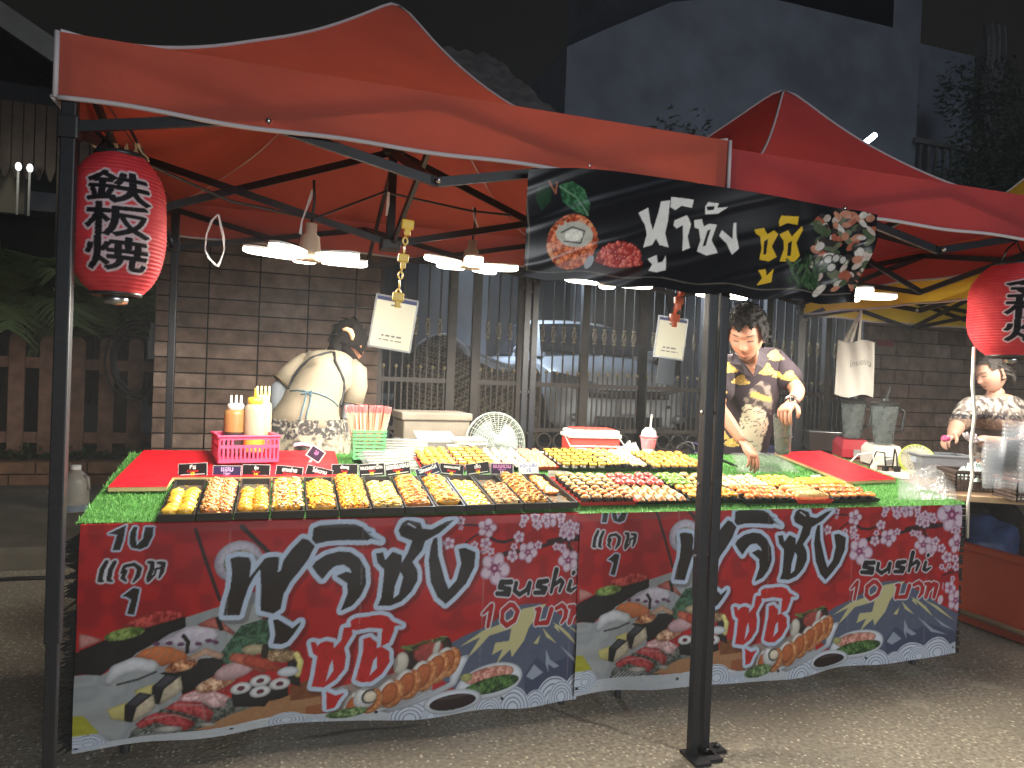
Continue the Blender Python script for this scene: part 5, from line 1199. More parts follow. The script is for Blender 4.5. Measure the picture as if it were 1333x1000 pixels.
field(fx(813), fx(880), ym+.02, yz, 5, 3, 'gunkan', (f_red, f_pink, f_dk), 'gunkan', 'dark red meat sushi left of the green ones')
field(fx(813), fx(880), ya, ym+.01, 5, 3, 'nigiri', (f_sal, f_pale, f_or), 'nigiri', 'orange shrimp nigiri in a close row near the front edge')
field(fx(884), fx(915), ym+.01, yz, 3, 3, 'gunkan', (f_green, f_lime, f_green), 'gunkan', 'green seaweed sushi just left of the centre post')
field(fx(916), fx(948), ym+.01, yz, 2, 3, 'gunkan', (f_pale, f_gold, f_cream), 'gunkan', 'pale crumbed sushi behind the centre post')
field(fx(884), fx(948), ya, ym, 5, 3, 'gunkan', (f_gold, f_yel, f_brn), 'gunkan', 'orange yellow sushi in front of the green ones')
field(fx(953), fx(1016), ym-.01, yz-.04, 5, 4, 'gunkan', (f_cream, f_brn, f_green), 'gunkan', 'brown and white sprinkled sushi right of the centre post')
field(fx(953), fx(1016), ya-.02, ym-.02, 5, 3, 'gunkan', (f_or, f_pink, f_gold), 'gunkan', 'orange sauced sushi right of the centre post near the edge')
field(fx(1019), fx(1062), ym-.01, yz-.05, 4, 3, 'gunkan', (f_yel, f_gold, f_yel), 'gunkan', 'yellow corn topped sushi above the long pale rolls')
field(fx(1019), fx(1066), ya-.02, ym-.03, 1, 4, 'log', (f_pale, f_cream, f_pink), 'long_roll', 'long pale roll lying crosswise right of the centre post', sc=1.15)
field(fx(1067), fx(1125), ym+.01, yz-.07, 2, 3, 'log', (f_yel, f_gold, f_pale), 'long_roll', 'long yellow fried roll beside the right red board', sc=.9)
field(fx(1067), fx(1125), ya-.03, ym, 5, 3, 'gunkan', (f_or, f_brn, f_red), 'gunkan', 'saucy orange brown sushi nearest the right table end')

# ---- price cards
M_clear = mat('clear_plastic', (.9, .92, .93), .08, trans=.0, alpha=.30, spec=.6)
def card(pos, w, h, rot, lines, label, bgc=(26, 22, 26), edge=None, yaw=-.12, lean=-.22, group='price cards', name='price_card', foot=True, back=True):
    cv = Cv(-w/2, w/2, -h/2, h/2, .0014 if w < .2 else .003, bgc, 2)
    if edge: 
        for k in (-1, 1): cv.poly([(-w/2, k*h/2), (w/2, k*h/2), (w/2, k*(h/2-.003)), (-w/2, k*(h/2-.003))], edge); cv.poly([(k*w/2, -h/2), (k*w/2, h/2), (k*(w/2-.003), h/2), (k*(w/2-.003), -h/2)], edge)
    for (tx, cx, cyy, hh, colr, bold) in lines:
        if tx == '-': cv.poly([(-w*.42, cyy*h-.0008), (w*.42, cyy*h-.0008), (w*.42, cyy*h+.0008), (-w*.42, cyy*h+.0008)], colr); continue
        F = cv.full(); cv.text(F, tx, cx*w, cyy*h, hh*h, bold, 0, w*.92); cv.putfull(F, colr)
    t = thing(name, label, 'sign', pos, group)
    M = Matrix.Rotation(yaw, 4, 'Z') @ Matrix.Rotation(lean, 4, 'X') @ Matrix.Rotation(rot, 4, 'Y')
    def fn(X, Y):
        P = np.stack([X, np.full_like(X, -.0012), Y, np.ones_like(X)], -1); return (P @ np.array(M).T)[:, :3]
    cv.sheet('printed_face', fn, M_print, t, False)
    b = MB().box((0, .0004, 0), (w+.004, .0016, h+.004)); b.v = [tuple(M @ Vector(v)) for v in b.v]; b.build('backing', M_clear if not back else mat('card_backing', (.5, .5, .5), .5), t, world=False)
    if foot:
        b = MB().box((0, .004, -h/2-.012), (.012, .004, .030)).box((0, .006, -h/2-.028), (.020, .02, .006)); b.v = [tuple(M @ Vector(v)) for v in b.v]; b.build('clip_stand', M_clear, t, world=False)
    return t
WH, RDc, YW = (235, 232, 226), (206, 40, 44), (238, 205, 40)
def menu(th, en, pr='10'): return [(th, 0, .24, .36, WH, .03), (en, 0, -.06, .20, RDc, .02), ('-', 0, -.33, 0, WH, 0), (pr, .0, -.28, .28, YW, .04)]
SG = [((251, 612), 4, 'ชีส', 'Cheese', 'black price card at the leftmost tray, over the golden balls', 0), ((295.5, 615), 0, 'แฮม', 'Ham', 'dark purple price card, second from the left', 1), ((333.5, 613.5), 0, 'กุ้ง', 'Shrimp', 'black price card with short white lettering, third from the left', 0), ((376.5, 615.5), -5, 'สาหร่าย', 'Seaweed', 'black price card at the fourth tray, tipped slightly right', 0), ((415, 617), -13, 'ไข่หวาน', 'Tamago', 'black price card tipped right below the small leaning picture card', 0), ((448.7, 612.6), 1, 'ยำหมู', 'Pork', 'upright black price card directly in front of the green chopstick basket', 0), ((484, 612), 5, 'หนวดทาโกะ', 'Tako', 'black price card tipped left in front of the lower chopstick bag', 0), ((517.7, 611), 9, 'แซลมอน', 'Salmon', 'black price card tipped left at the right of the chopstick bags', 0), ((557.6, 613.7), 21, 'ไส้กรอกไก่', 'Sausage', 'most steeply tipped blue black price card, before the orange roe sushi', 2), ((588, 612), -5, 'หอยแมลงภู่', 'Mussel', 'black price card before the striped sushi, tipped slightly right', 0), ((622, 610.5), 9, 'เห็ด', 'Fish', 'black price card tipped left, two cards from the white one', 0), ((653.5, 610.5), 0, 'แบบรวม', 'Mixed', 'purple price card with a pale edge beside the white one', 3)]
for px, rt, th, en, lb, st in SG:
    p = onY(*px, 2.925 if px[0] < 500 else 2.95)
    ln = menu(th, en)
    if st == 1: ln = [(a, b, c, d, (196, 170, 210), f) for a, b, c, d, e, f in ln]
    if st == 3: ln = [(th, 0, .22, .30, (224, 150, 200), .02), (en, 0, -.05, .18, (190, 120, 180), .01), ('10', 0, -.3, .26, WH, .03)]
    card(p, .099, .048, -rad(rt), ln, lb, {0: (28, 22, 24), 1: (52, 40, 74), 2: (34, 40, 60), 3: (50, 26, 56)}[st], (216, 208, 204) if st == 3 else None)
card(onY(688, 609, 2.96), .088, .052, -rad(4), [('หมึก แซ่บ', 0, .2, .34, (50, 80, 190), .02), ('15', 0, -.22, .32, (50, 80, 190), .03)], 'white price card with blue handwriting at the right end of the black trays', (236, 234, 228))
card(onY(589, 583, 3.28), .05, .03, 0, [('5', 0, 0, .6, (70, 90, 160), .02)], 'little white price card behind the orange roe sushi', (232, 230, 222))
card(onY(756, 589, 3.30), .058, .040, 0, [('5', 0, 0, .6, (60, 90, 180), .02)], 'white price card with a blue figure in front of the cooler', (232, 230, 224))
card(onY(843.5, 591, 3.22), .048, .044, 0, [('5', 0, 0, .74, (60, 100, 170), .03)], 'white price card with a large blue five below the iced drink', (232, 232, 230))
card(onY(727, 618, 2.90), .09, .03, -rad(-2), [('-', 0, 0, 0, (120, 130, 90), 0)], 'low pale card at the back of the crumb topped rolls', (216, 214, 196))
card(onY(872, 624, 2.92), .075, .030, 0, [('10', 0, 0, .7, (90, 100, 100), .02)], 'small grey white card in front of the orange roe sushi', (206, 210, 204))
card(onY(1062, 622, 2.86), .05, .024, -rad(5), [('10', 0, 0, .7, (90, 100, 120), .02)], 'small white card beside the yellow corn sushi', (232, 232, 226))
card(onY(411, 591, 3.10), .062, .050, rad(32), [('ไส้', 0, .1, .34, (206, 130, 190), .02)], 'small leaning picture card above the fifth tray', (48, 26, 52), (220, 216, 210), group='price cards')
# ================================================================== THINGS AT THE BACK OF THE TABLE
def zrot(a): return Matrix.Rotation(a, 3, 'Z')
def plastic(name, c, **k): return mat(name, c, k.pop('rough', .35), spec=.5, n=(8, .06), **k)
# pink basket with sauce bottles
M_pinkb = plastic('basket_pink', (.80, .10, .22), transl=.15)
p = onT(318, 607); bw, bd, bh = .225, .20, .105
t = thing('plastic_basket', 'bright pink slotted plastic basket holding sauce bottles on the left red board', 'basket', p)
b = MB(); ya_ = rad(12); R = zrot(ya_)
def wall(a, c, n, hole=None):
    a, c = Vector(a), Vector(c); d = c-a; L = d.length; d.normalize()
    def pt(s, z): return R @ (a+d*s)+Vector((0, 0, z))
    def slab(s0, s1, z0, z1):
        o = Vector((-d.y, d.x, 0))*.004; q = [pt(s0, z0), pt(s1, z0), pt(s1, z1), pt(s0, z1)]; o = R @ o
        b.add([v-o for v in q]+[v+o for v in q], [(3, 2, 1, 0), (4, 5, 6, 7), (0, 1, 5, 4), (1, 2, 6, 5), (2, 3, 7, 6), (3, 0, 4, 7)])
    slab(0, L, 0, .014); slab(0, L, bh-.014, bh); slab(0, L, .058, .070)
    k = int(L/.0155)
    for i in range(k+1):
        s = L*i/k; s0 = max(0, s-.004); s1 = min(L, s+.004); slab(s0, s1, .014, .058)
        if hole and L*.28 < s < L*.72: continue
        slab(s0, s1, .070, bh-.014)
wall((-bw/2, -bd/2, 0), (bw/2, -bd/2, 0), 0, True); wall((bw/2, -bd/2, 0), (bw/2, bd/2, 0), 0); wall((bw/2, bd/2, 0), (-bw/2, bd/2, 0), 0, True); wall((-bw/2, bd/2, 0), (-bw/2, -bd/2, 0), 0)
b.box((0, 0, .003), (bw-.01, bd-.01, .005), R); b.v = [tuple(Vector(v)+p+Vector((0, 0, .028))) for v in b.v]; b.build('basket_body', M_pinkb, t)
b = MB(); o_ = p+Vector((0, 0, .028+bh))
for s in (-1, 1): b.bbox(o_+R @ Vector((0, s*bd/2, 0)), (bw+.02, .016, .008), .003, R); b.bbox(o_+R @ Vector((s*bw/2, 0, 0)), (.016, bd-.01, .008), .003, R)
b.build('rim', M_pinkb, t)
def bottle(px, py, Y, h, r, body, liquid, cap, nz, label, fill=.6):
    q = onY(px, py, Y); t = thing('sauce_bottle', label, 'bottle', q, 'sauce bottles in the pink basket')
    MB().lathe([(0, 0), (r*.95, .0), (r, .008), (r, h*.72), (r*.92, h*.80), (r*.62, h*.84)], q, 20).build('bottle_body', body, t, True)
    MB().lathe([(r*1.01, .006), (r*1.012, h*.72*fill)], q, 20, closed=True).build('liquid', liquid, t, True)
    MB().lathe([(r*.72, h*.80), (r*.74, h*.92), (r*.62, h*.94), (.0, h*.95)], q, 18).build('cap', cap, t, True)
    for k in range(nz):
        d = Vector(((k-(nz-1)/2)*r*.42, .006*(k % 2), 0)); MB().lathe([(.0065, h*.93), (.0045, h*1.08), (.003, h*1.10)], q+d, 8).build('nozzle', cap, t, True)
M_mil = mat('bottle_milky', (.55, .46, .32), .35, transl=.25); M_sauce = plastic('sauce_brown', (.045, .03, .028)); M_swt = plastic('sauce_tan', (.40, .20, .07)); M_ory = plastic('sauce_orange', (.85, .40, .05)); M_capw = plastic('cap_white', (.78, .77, .74)); M_capy = plastic('cap_yellow', (.85, .55, .05)); M_capc = plastic('cap_cream', (.80, .68, .36)); M_may = mat('bottle_cream', (.62, .52, .30), .35, transl=.2)
bottle(305, 588, 3.20, .215, .046, M_swt, M_sauce, M_capw, 3, 'sauce bottle of dark brown sauce with a white three nozzle cap', .55)
bottle(330, 589, 3.17, .245, .041, M_mil, M_ory, M_capy, 1, 'clear squeeze bottle with orange sauce and a yellow cap', .42)
bottle(340, 584, 3.26, .245, .038, M_may, M_may, M_capc, 4, 'cream coloured squeeze bottle with a pale multi nozzle cap behind the orange one')
# green chopstick basket
p = onY(478, 596, 3.20); M_grb = plastic('basket_green', (.22, .62, .28), transl=.25)
t = thing('chopstick_basket', 'light green square basket packed with wrapped chopsticks', 'basket', p)
b = MB()
for z in [.006+.0165*i for i in range(8)]:
    for s in (-1, 1): b.box(p+Vector((0, s*.062*(1+z), z)), (.128*(1+z), .004, .011)); b.box(p+Vector((s*.064*(1+z), 0, z)), (.004, .124*(1+z), .011))
b.box(p+Vector((0, 0, .003)), (.12, .12, .005)); b.build('basket_body', M_grb, t)
b = MB()
for sx in (-1, -.33, .33, 1):
    for sy in (-1, 1): b.box(p+Vector((sx*.062, sy*.064, .062)), (.008, .005, .125)); b.box(p+Vector((sy*.066, sx*.06, .062)), (.005, .008, .125))
b.build('corner_rib', M_grb, t)
M_stick = plastic('wrapper_peach', (.80, .44, .30)); M_sttip = plastic('wrapper_red', (.72, .16, .16)); M_stw = plastic('wrapper_white', (.84, .78, .70))
ch0 = None
for i in range(44):
    gx, gy = (i % 9)-4, (i//9)-2; q = p+Vector((gx*.0125, gy*.021, .01)); d = Vector((gx*.0085+rnd.uniform(-.012, .012), gy*.008+rnd.uniform(-.012, .012), .21+rnd.uniform(-.015, .02)))
    if ch0 is None:
        ch0 = thing('wrapped_chopsticks', 'paper wrapped chopsticks with a red end standing in the green basket', 'chopsticks', q, 'wrapped chopsticks in the green basket')
        MB().bbox((0, 0, .10), (.009, .005, .20), .001).build('paper_wrapper', M_stick, ch0, world=False); MB().bbox((0, 0, .207), (.012, .006, .03), .001).build('printed_end', M_sttip, ch0, world=False); MB().box((0, -.0032, .1), (.003, .0005, .19)).build('printed_stripe', M_stw, ch0, world=False); o = ch0
    else: o = dup(ch0, loc=q)
    o.rotation_euler = d.to_track_quat('Z', 'Y').to_euler(); o.rotation_euler.rotate_axis('Z', rnd.uniform(-.6, .6))
# two clear bags of chopsticks
M_bag = mat('clear_bag', (.6, .62, .62), .16, spec=.7, alpha=.18, n=(6, .1), bump=(28, .8, .01)); M_wood = plastic('chopstick_white', (.30, .28, .23))
def bag_of_sticks(px, py, Y, rot, label):
    q = onY(px, py, Y)+Vector((0, 0, .012)); t = thing('chopstick_bag', label, 'bag', q, 'clear bags of chopsticks'); Mx = Matrix.Rotation(rad(rot), 4, 'Z') @ Matrix.Rotation(rad(24), 4, 'X')
    for i in range(13):
        y = (i-6)*.0125; b = MB().bbox((rnd.uniform(-.006, .006), y, .012+.008*(i % 2)), (.205, .0105, .006), .002, zrot(rnd.uniform(-.04, .04))); b.v = [tuple(Mx @ Vector(v)) for v in b.v]; b.build('stick_pack', M_wood, t, world=False)
    b = MB(); b.grid(lambda u, v: tuple(Mx @ Vector(((u-.5)*.25, (v-.5)*.185, .029+.006*mnoise.noise((u*9, v*7, rot))-.02*(abs(2*u-1)**6+abs(2*v-1)**6)))), 30, 24); b.build('wrapper', M_bag, t, True, world=False)
bag_of_sticks(522, 590, 3.30, -8, 'upper clear bag of pale chopsticks leaning behind the first one'); bag_of_sticks(506, 606, 3.10, 14, 'lower clear bag of pale chopsticks lying on the green turf')
# box, containers
t = thing('foam_box', 'worn grey box with a lid behind the clear containers', 'box', onY(565, 590, 3.72)); q = onY(565, 590, 3.72); Mg = mat('cardboard_grey', (.19, .165, .13), .85, n=(6, .25), bump=(30, .3, .003))
MB().bbox(q+Vector((0, .1, .08)), (.36, .24, .20), .008, zrot(.06)).build('box_body', Mg, t); MB().bbox(q+Vector((0, .1, .195)), (.385, .26, .04), .008, zrot(.06)).build('lid', Mg, t)
M_tub = mat('tub_translucent', (.42, .46, .44), .25, spec=.5, alpha=.55)
for px, py, Y, sx, lb in ((566, 596, 3.42, .17, 'left translucent tub with a slanted lid behind the orange roe sushi'), (606, 594, 3.40, .16, 'right translucent tub full of white plastic cutlery beside the fan')):
    q = onY(px, py, Y); t = thing('plastic_tub', lb, 'container', q, 'translucent tubs'); h = .085
    MB().add([q+Vector(v) for v in ((-sx*.42, -.06, 0), (sx*.42, -.06, 0), (sx*.42, .06, 0), (-sx*.42, .06, 0), (-sx/2, -.075, h), (sx/2, -.075, h), (sx/2, .075, h), (-sx/2, .075, h))], [(3, 2, 1, 0), (0, 1, 5, 4), (1, 2, 6, 5), (2, 3, 7, 6), (3, 0, 4, 7)]).build('tub_body', M_tub, t)
    b = MB()
    for s in (-1, 1): b.bbox(q+Vector((0, s*.076, h)), (sx+.02, .012, .008), .003); b.bbox(q+Vector((s*sx/2, 0, h)), (.012, .14, .008), .003)
    b.build('rim', M_tub, t)
    if px > 590:
        for i in range(26): 
            a = rnd.uniform(-.9, .9); u = thing('plastic_spoon', 'white plastic spoon in the tub beside the fan', 'spoon', q+Vector((rnd.uniform(-.045, .045), rnd.uniform(-.045, .045), .05+rnd.random()*.04)), 'white plastic spoons in the tub', a)
            MB().bbox((0, 0, 0), (.085, .006, .003), .001).build('handle', M_capw, u, world=False); MB().ell((.05, 0, .001), (.018, .011, .005), 8, 5).build('bowl', M_capw, u, True, world=False)
    else: MB().bbox(q+Vector((0, .02, h+.02)), (sx+.02, .15, .006), .002, Matrix.Rotation(rad(12), 3, 'X')).build('lid', M_tub, t)
# fan
q = onY(645, 577, 3.55); t = thing('electric_fan', 'round pale wire caged electric fan standing behind the table', 'fan', (q.x, q.y, .0)); fr = .158
Mw = plastic('fan_wire', (.30, .34, .30)); b = MB(); Rf = Matrix.Rotation(rad(90), 3, 'X') @ Matrix.Rotation(rad(-6), 3, 'X') if False else Matrix.Rotation(rad(80), 3, 'X')
def fcirc(r, y): return [q+Matrix.Rotation(rad(-10), 3, 'X') @ Vector((r*math.cos(a), y, r*math.sin(a))) for a in [2*math.pi*k/48 for k in range(49)]]
for i in range(13): r = .028+i*(fr-.028)/12; b.tube(fcirc(r, -.055*math.sqrt(max(0, 1-(r/fr)**2.4))-.01), .0016, 4, False)
for k in range(34):
    a = 2*math.pi*k/34; b.tube([q+Matrix.Rotation(rad(-10), 3, 'X') @ Vector((r*math.cos(a+.25*(1-r/fr)), -.055*math.sqrt(max(0, 1-(r/fr)**2.4))-.01, r*math.sin(a+.25*(1-r/fr)))) for r in [.03+i*(fr-.03)/6 for i in range(7)]], .0013, 4, False)
b.build('front_guard', Mw, t); MB().tube(fcirc(fr, 0), .006, 6, False).build('guard_ring', Mw, t, True)
MB().ell(q+Vector((0, -.06, .01)), (.03, .012, .03), 14, 8).build('badge', Mw, t, True)
for k in range(3):
    a = k*2.09+.4; MB().grid(lambda u, v, a=a: tuple(q+Vector(((.02+.10*v)*math.cos(a+(u-.5)*1.3), .015+.03*(u-.5), (.02+.10*v)*math.sin(a+(u-.5)*1.3)))), 8, 6).build('blade', mat('fan_blade', (.30, .36, .38), .3, alpha=.8), t, True)
MB().lathe([(.045, 0), (.05, .02), (.05, .09), (.03, .12)], q+Vector((0, .03, 0)), 16, Matrix.Rotation(rad(-90), 3, 'X')).build('motor', mat('fan_motor', (.30, .31, .31), .4), t, True)
MB().tube([q+Vector((0, .08, -.02)), (q.x, q.y+.08, .03)], .013, 8).lathe([(.17, 0), (.17, .015), (.05, .035), (.0, .04)], (q.x, q.y+.08, 0), 24).build('stand', mat('fan_motor', (.30, .31, .31), .4), t)
# cooler box
q = onY(778, 594, 3.42); t = thing('cooler_box', 'red cooler box with a white rimmed lid behind the yellow sushi', 'cooler', q+Vector((0, .1, -.02))); R = zrot(rad(-6)); Mr = plastic('cooler_red', (.62, .06, .045)); Mwh = plastic('cooler_white', (.80, .74, .66)); 
MB().bbox(q+Vector((0, .1, .035)), (.275, .17, .12), .012, R).build('cooler_body', Mr, t); MB().bbox(q+Vector((0, .1, .102)), (.29, .186, .022), .008, R).build('lid_rim', Mwh, t)
MB().bbox(q+Vector((0, .1, .122)), (.272, .168, .022), .010, R).build('lid', Mwh, t); MB().bbox(q+Vector((0, .098, .135)), (.225, .125, .012), .005, R).build('lid_panel', Mr, t)
b = MB(); b.tube([q+R @ Vector((-.15, .1, .09)), q+R @ Vector((-.152, .0, .05)), q+R @ Vector((.152, .0, .05)), q+R @ Vector((.15, .1, .09))], .004, 6); b.build('carry_handle', Mwh, t, True)
# iced drink
q = onY(843.5, 590, 3.36); t = thing('iced_drink', 'pink iced drink in a clear cup with dome lid and white straw', 'drink', q)
MB().lathe([(0, 0), (.030, 0), (.041, .072)], q, 22).build('drink_fill', plastic('drink_pink', (.70, .06, .10)), t, True); MB().lathe([(.0305, 0), (.0435, .082), (.046, .084), (.046, .090), (.043, .092), (.037, .118), (.020, .134), (.008, .137)], q, 22, closed=True).build('clear_cup', M_clear, t, True)
MB().lathe([(.044, .080), (.047, .083), (.047, .090), (.043, .092)], q, 22, closed=True).build('rim', plastic('rim_red', (.65, .10, .12)), t, True); MB().tube([q+Vector((.002, 0, .02)), q+Vector((.010, -.006, .205))], .0045, 8).build('straw', M_capw, t)
# crumpled clear bags
def crumple(name, pts, hgt, label, m, group=None, seed=1, n=44):
    P = [Vector(p) for p in pts]
    def f(u, v):
        c = (P[0].lerp(P[1], u)).lerp(P[3].lerp(P[2], u), v); e = (1-abs(2*u-1)**3)*(1-abs(2*v-1)**3)
        z = hgt*e*(.45+.75*abs(mnoise.noise((u*3.2, v*3.2, seed)))+.45*abs(mnoise.noise((u*9, v*9, seed+3)))); s = .018*mnoise.noise((u*4, v*4, seed+9))
        return (c.x+s, c.y+s*.6, c.z+z+.004)
    return tag(MB().grid(f, n, n).build(name, m, smooth=False), label, 'bag', group)
M_film = mat('thin_film', (.60, .62, .62), .16, spec=.9, alpha=.26, bump=(30, .5, .006)); M_film2 = mat('thin_film_dense', (.80, .83, .83), .12, spec=.9, alpha=.5, bump=(30, .5, .006))
crumple('plastic_bag', [onT(958, 616), onT(1042, 616), onT(1018, 590), onT(952, 590)], .035, 'flat clear plastic bag under the hand of the standing man', M_film, 'clear plastic bags', 3)
crumple('plastic_bag', [onT(1168, 652), onT(1246, 652), onT(1240, 615), onT(1170, 618)], .035, 'crumpled pile of clear plastic bags at the right end of the turf', M_film, 'clear plastic bags', 8)
crumple('plastic_bag', [onT(1178, 640), onT(1240, 640), onT(1236, 612), onT(1188, 612)], .055, 'upper crumpled clear bag at the right end of the turf', M_film, 'clear plastic bags', 15)
q = onY(822, 594, 3.44); crumple('plastic_bag', [q+Vector((-.06, -.05, 0)), q+Vector((.05, -.05, 0)), q+Vector((.05, .08, 0)), q+Vector((-.06, .08, 0))], .085, 'small grey crumpled bag between the cooler and the iced drink', M_film2, 'clear plastic bags', 21, 24)
q = onY(400, 596, 3.36); tag(MB().grid(lambda u, v: tuple(q+Vector((-.06+.14*u, -.02+.05*v+.02*math.sin(u*5), .055-.05*u+.012*math.sin(v*6)+.02*math.sin(u*math.pi)))), 16, 8).build('pink_cloth', plastic('cloth_pink', (.75, .34, .46)), smooth=True), 'small pink cloth lying behind the leaning picture card', 'cloth')
# tongs by the post
q = onT(940, 600); t = thing('tongs', 'dark metal tongs lying across the turf beside the centre post', 'tongs', q); M_ton = mat('tongs_steel', (.10, .10, .11), .3, 1.)
for s in (-1, 1): MB().tube([onT(905, 590, .04), onT(928, 594, .05)+Vector((0, s*.012, 0)), onT(958, 607, .02)+Vector((0, s*.016, 0))], [.006, .006, .004], 6).build('arm', M_ton, t)
q = onY(892, 588, 3.36); b = MB(); b.tube([q+Vector((.05*math.cos(a)*(1+.1*math.sin(3*a)), .05*math.sin(a), .03+.02*math.sin(2*a))) for a in [k*.45 for k in range(40)]], .004, 5); tag(b.build('black_cable', M_cord), 'coil of black cable left of the centre post', 'cable')

# ================================================================== CARDS AND CLIPS HANGING FROM THE FRAME
def hung_card(pxc, pxt, Y, w, h, colr, ctxt, label, tilt, extra=None):
    c = onY(*pxc, Y); top = onY(*pxt, Y)
    t = thing('hanging_card', label, 'sign', c, 'cards hung on plastic clips')
    cv = Cv(-w/2, w/2, -h/2, h/2, .0018, (206, 204, 186), 2)
    cv.poly([(-w/2, h*.42), (w/2, h*.42), (w/2, h/2), (-w/2, h/2)], (70, 74, 110))
    for (yy, ww, hh) in ((.33, .26, .018), (-.28, .5, .020), (-.36, .6, .014)):
        x = -ww*w/2
        while x < ww*w/2: l = rnd.uniform(.008, .022); cv.poly([(x, yy*h), (min(x+l, ww*w/2), yy*h), (min(x+l, ww*w/2), yy*h+hh*.28), (x, yy*h+hh*.28)], (96, 96, 104)); x += l+.004
    M = Matrix.Rotation(-.18, 4, 'Z') @ Matrix.Rotation(tilt, 4, 'Y')
    cv.sheet('printed_face', lambda X, Zv: (np.stack([X, np.full_like(X, -.001), Zv, np.ones_like(X)], -1) @ np.array(M).T)[:, :3], mat('card_paper', (1, 1, 1), .5, attr='Col', transl=.30), t, False)
    b = MB().bbox((0, .0035, 0), (w+.012, .0025, h+.012), .001); b.v = [tuple(M @ Vector(v)) for v in b.v]; b.build('sleeve', M_clear, t, world=False)
    a = M @ Vector((0, 0, h/2)); e = top-c; mc = plastic('clip_'+colr, ctxt)
    for f_, s in ((0.02, 1), (.52, .95), (.95, 1.1)):
        k = a.lerp(e, f_); MB().bbox(k+Vector((0, -.006, 0)), (.036*s, .016, .028*s), .004, Matrix.Rotation(tilt*.6, 3, 'Y')).bbox(k+Vector((0, -.006, -.022)), (.018*s, .010, .024*s), .003).build('clip', mc, t, world=False)
    n = 9
    for i in range(n):
        k = a.lerp(e, (i+.7)/n); r = .0075; ring = [k+Matrix.Rotation((i % 2)*1.4, 3, 'Z') @ Vector((r*math.cos(q), 0, r*1.5*math.sin(q))) for q in [2*math.pi*j/10 for j in range(11)]]
        MB().tube(ring, .003, 5, False).build('chain_link', mc, t, world=False)
    if extra:
        b = MB().bbox((.0, .004, -h/2-.05), (w*.62, .003, .10), .001); b.v = [tuple(M @ Vector(v)) for v in b.v]; b.build('lower_tag', mat('tag_grey', (.16, .17, .18), .4, alpha=.85), t, world=False)
    return t
hung_card((512, 421), (531, 288), 2.3, .126, .160, 'yellow', (.80, .52, .04), 'pale payment card on a yellow clip chain in front of the gate', rad(7.5))
hung_card((873.5, 440), (888, 370), 2.3, .104, .142, 'orange', (.80, .16, .06), 'pale payment card on an orange clip chain near the centre post', rad(5.5), True)
M_rib = mat('ribbon_white', (.70, .70, .70), .5, transl=.2)
def ribbon(pxs, Y, wd, label):
    P = [onY(x, y, Y) for x, y in pxs]; b = MB(); V = []
    for i, p in enumerate(P): s = wd/2*(.7+.3*math.sin(i*1.7)); V += [p+Vector((-s, .004*math.sin(i), 0)), p+Vector((s, -.004*math.sin(i), 0))]
    b.add(V, [(2*i, 2*i+1, 2*i+3, 2*i+2) for i in range(len(P)-1)]); tag(b.build('ribbon', M_rib), label, 'ribbon', 'ribbons tied to the frame')
ribbon([(284, 279), (276, 287), (269, 305), (267, 325), (273, 337), (283, 347), (287, 340), (292, 325), (291, 308), (287, 292), (285, 280)], 2.6, .010, 'white ribbon loop hanging left of the first lamp')
ribbon([(407, 247), (404, 258), (399, 272), (393, 288), (391, 305)], 2.62, .012, 'limp grey ribbon tied above the first lamp'); ribbon([(506, 250), (505, 266), (503, 281)], 2.9, .012, 'short ribbon tied at the middle of the frame'); ribbon([(615, 270), (618, 285), (623, 298)], 3.18, .010, 'grey ribbon tied above the second lamp')
cb = MB(); cb.tube([Vector((-.52, 2.2, 1.93)), onY(160, 200, 2.35), onY(300, 262, 2.7), onY(408, 285, 2.65), onY(500, 250, 3.0), onY(614, 275, 3.18), onY(760, 290, 3.15), onY(944, 310, 2.8), onY(1100, 312, 2.8)], .005, 6)
tag(cb.build('lamp_cable', M_cord, smooth=True), 'thin black cable looping along the tent frame between the lamps', 'cable')
b = MB()
for i in range(14):
    a = rnd.uniform(-1, 1); q = onY(165+rnd.uniform(-18, 18), 196, 2.3)+Vector((0, 0, .02)); b.tube([q, q+Vector((a*.03, rnd.uniform(-.02, .02), -.03)), q+Vector((a*.05, 0, -.02-rnd.random()*.04))], .0025, 4)
tag(b.build('string_knot', mat('string_tan', (.42, .28, .14), .8)), 'tangle of tan string tying the left red lantern to the frame', 'string')

# ================================================================== RIGHT-HAND SIDE TABLE AND ITS LOAD
zT = .80; A = onZ(1040, 588, zT); Bp = onZ(1184, 640, zT); d1 = (A-Bp).normalized(); d2 = Vector((-d1.y, d1.x, 0))*-1
t = thing('side_table', 'side table with a brown ribbed edge at the right of the sushi table', 'table', Bp+d1*.8+d2*.6-Vector((0, 0, zT)))
q0 = Bp; q1 = Bp+d1*1.75; q2 = q1+d2*1.3; q3 = Bp+d2*1.3
MB().add([v+Vector((0, 0, dz)) for dz in (-.03, 0) for v in (q0, q3, q2, q1)], [(3, 2, 1, 0), (4, 5, 6, 7), (0, 1, 5, 4), (1, 2, 6, 5), (2, 3, 7, 6), (3, 0, 4, 7)]).build('tabletop', mat('wood_brown', (.20, .12, .07), .6, n=(8, .3)), t)
for v in (q0+d1*.1+d2*.1, q1-d1*.1+d2*.1, q2-d1*.1-d2*.1, q3+d1*.1-d2*.1): MB().tube([(v.x, v.y, 0), (v.x, v.y, zT-.03)], .016, 8).build('leg', M_leg, t)
b = MB(); nS = 46
for i in range(nS): b.mat(rnd.randrange(3)).bbox(q0+d1*(1.75*(i+.5)/nS)-d2*.012+Vector((0, 0, -.018)), (.030, 1.75/nS*.86, .078), .006, zrot(math.atan2(d1.y, d1.x)-math.pi/2))
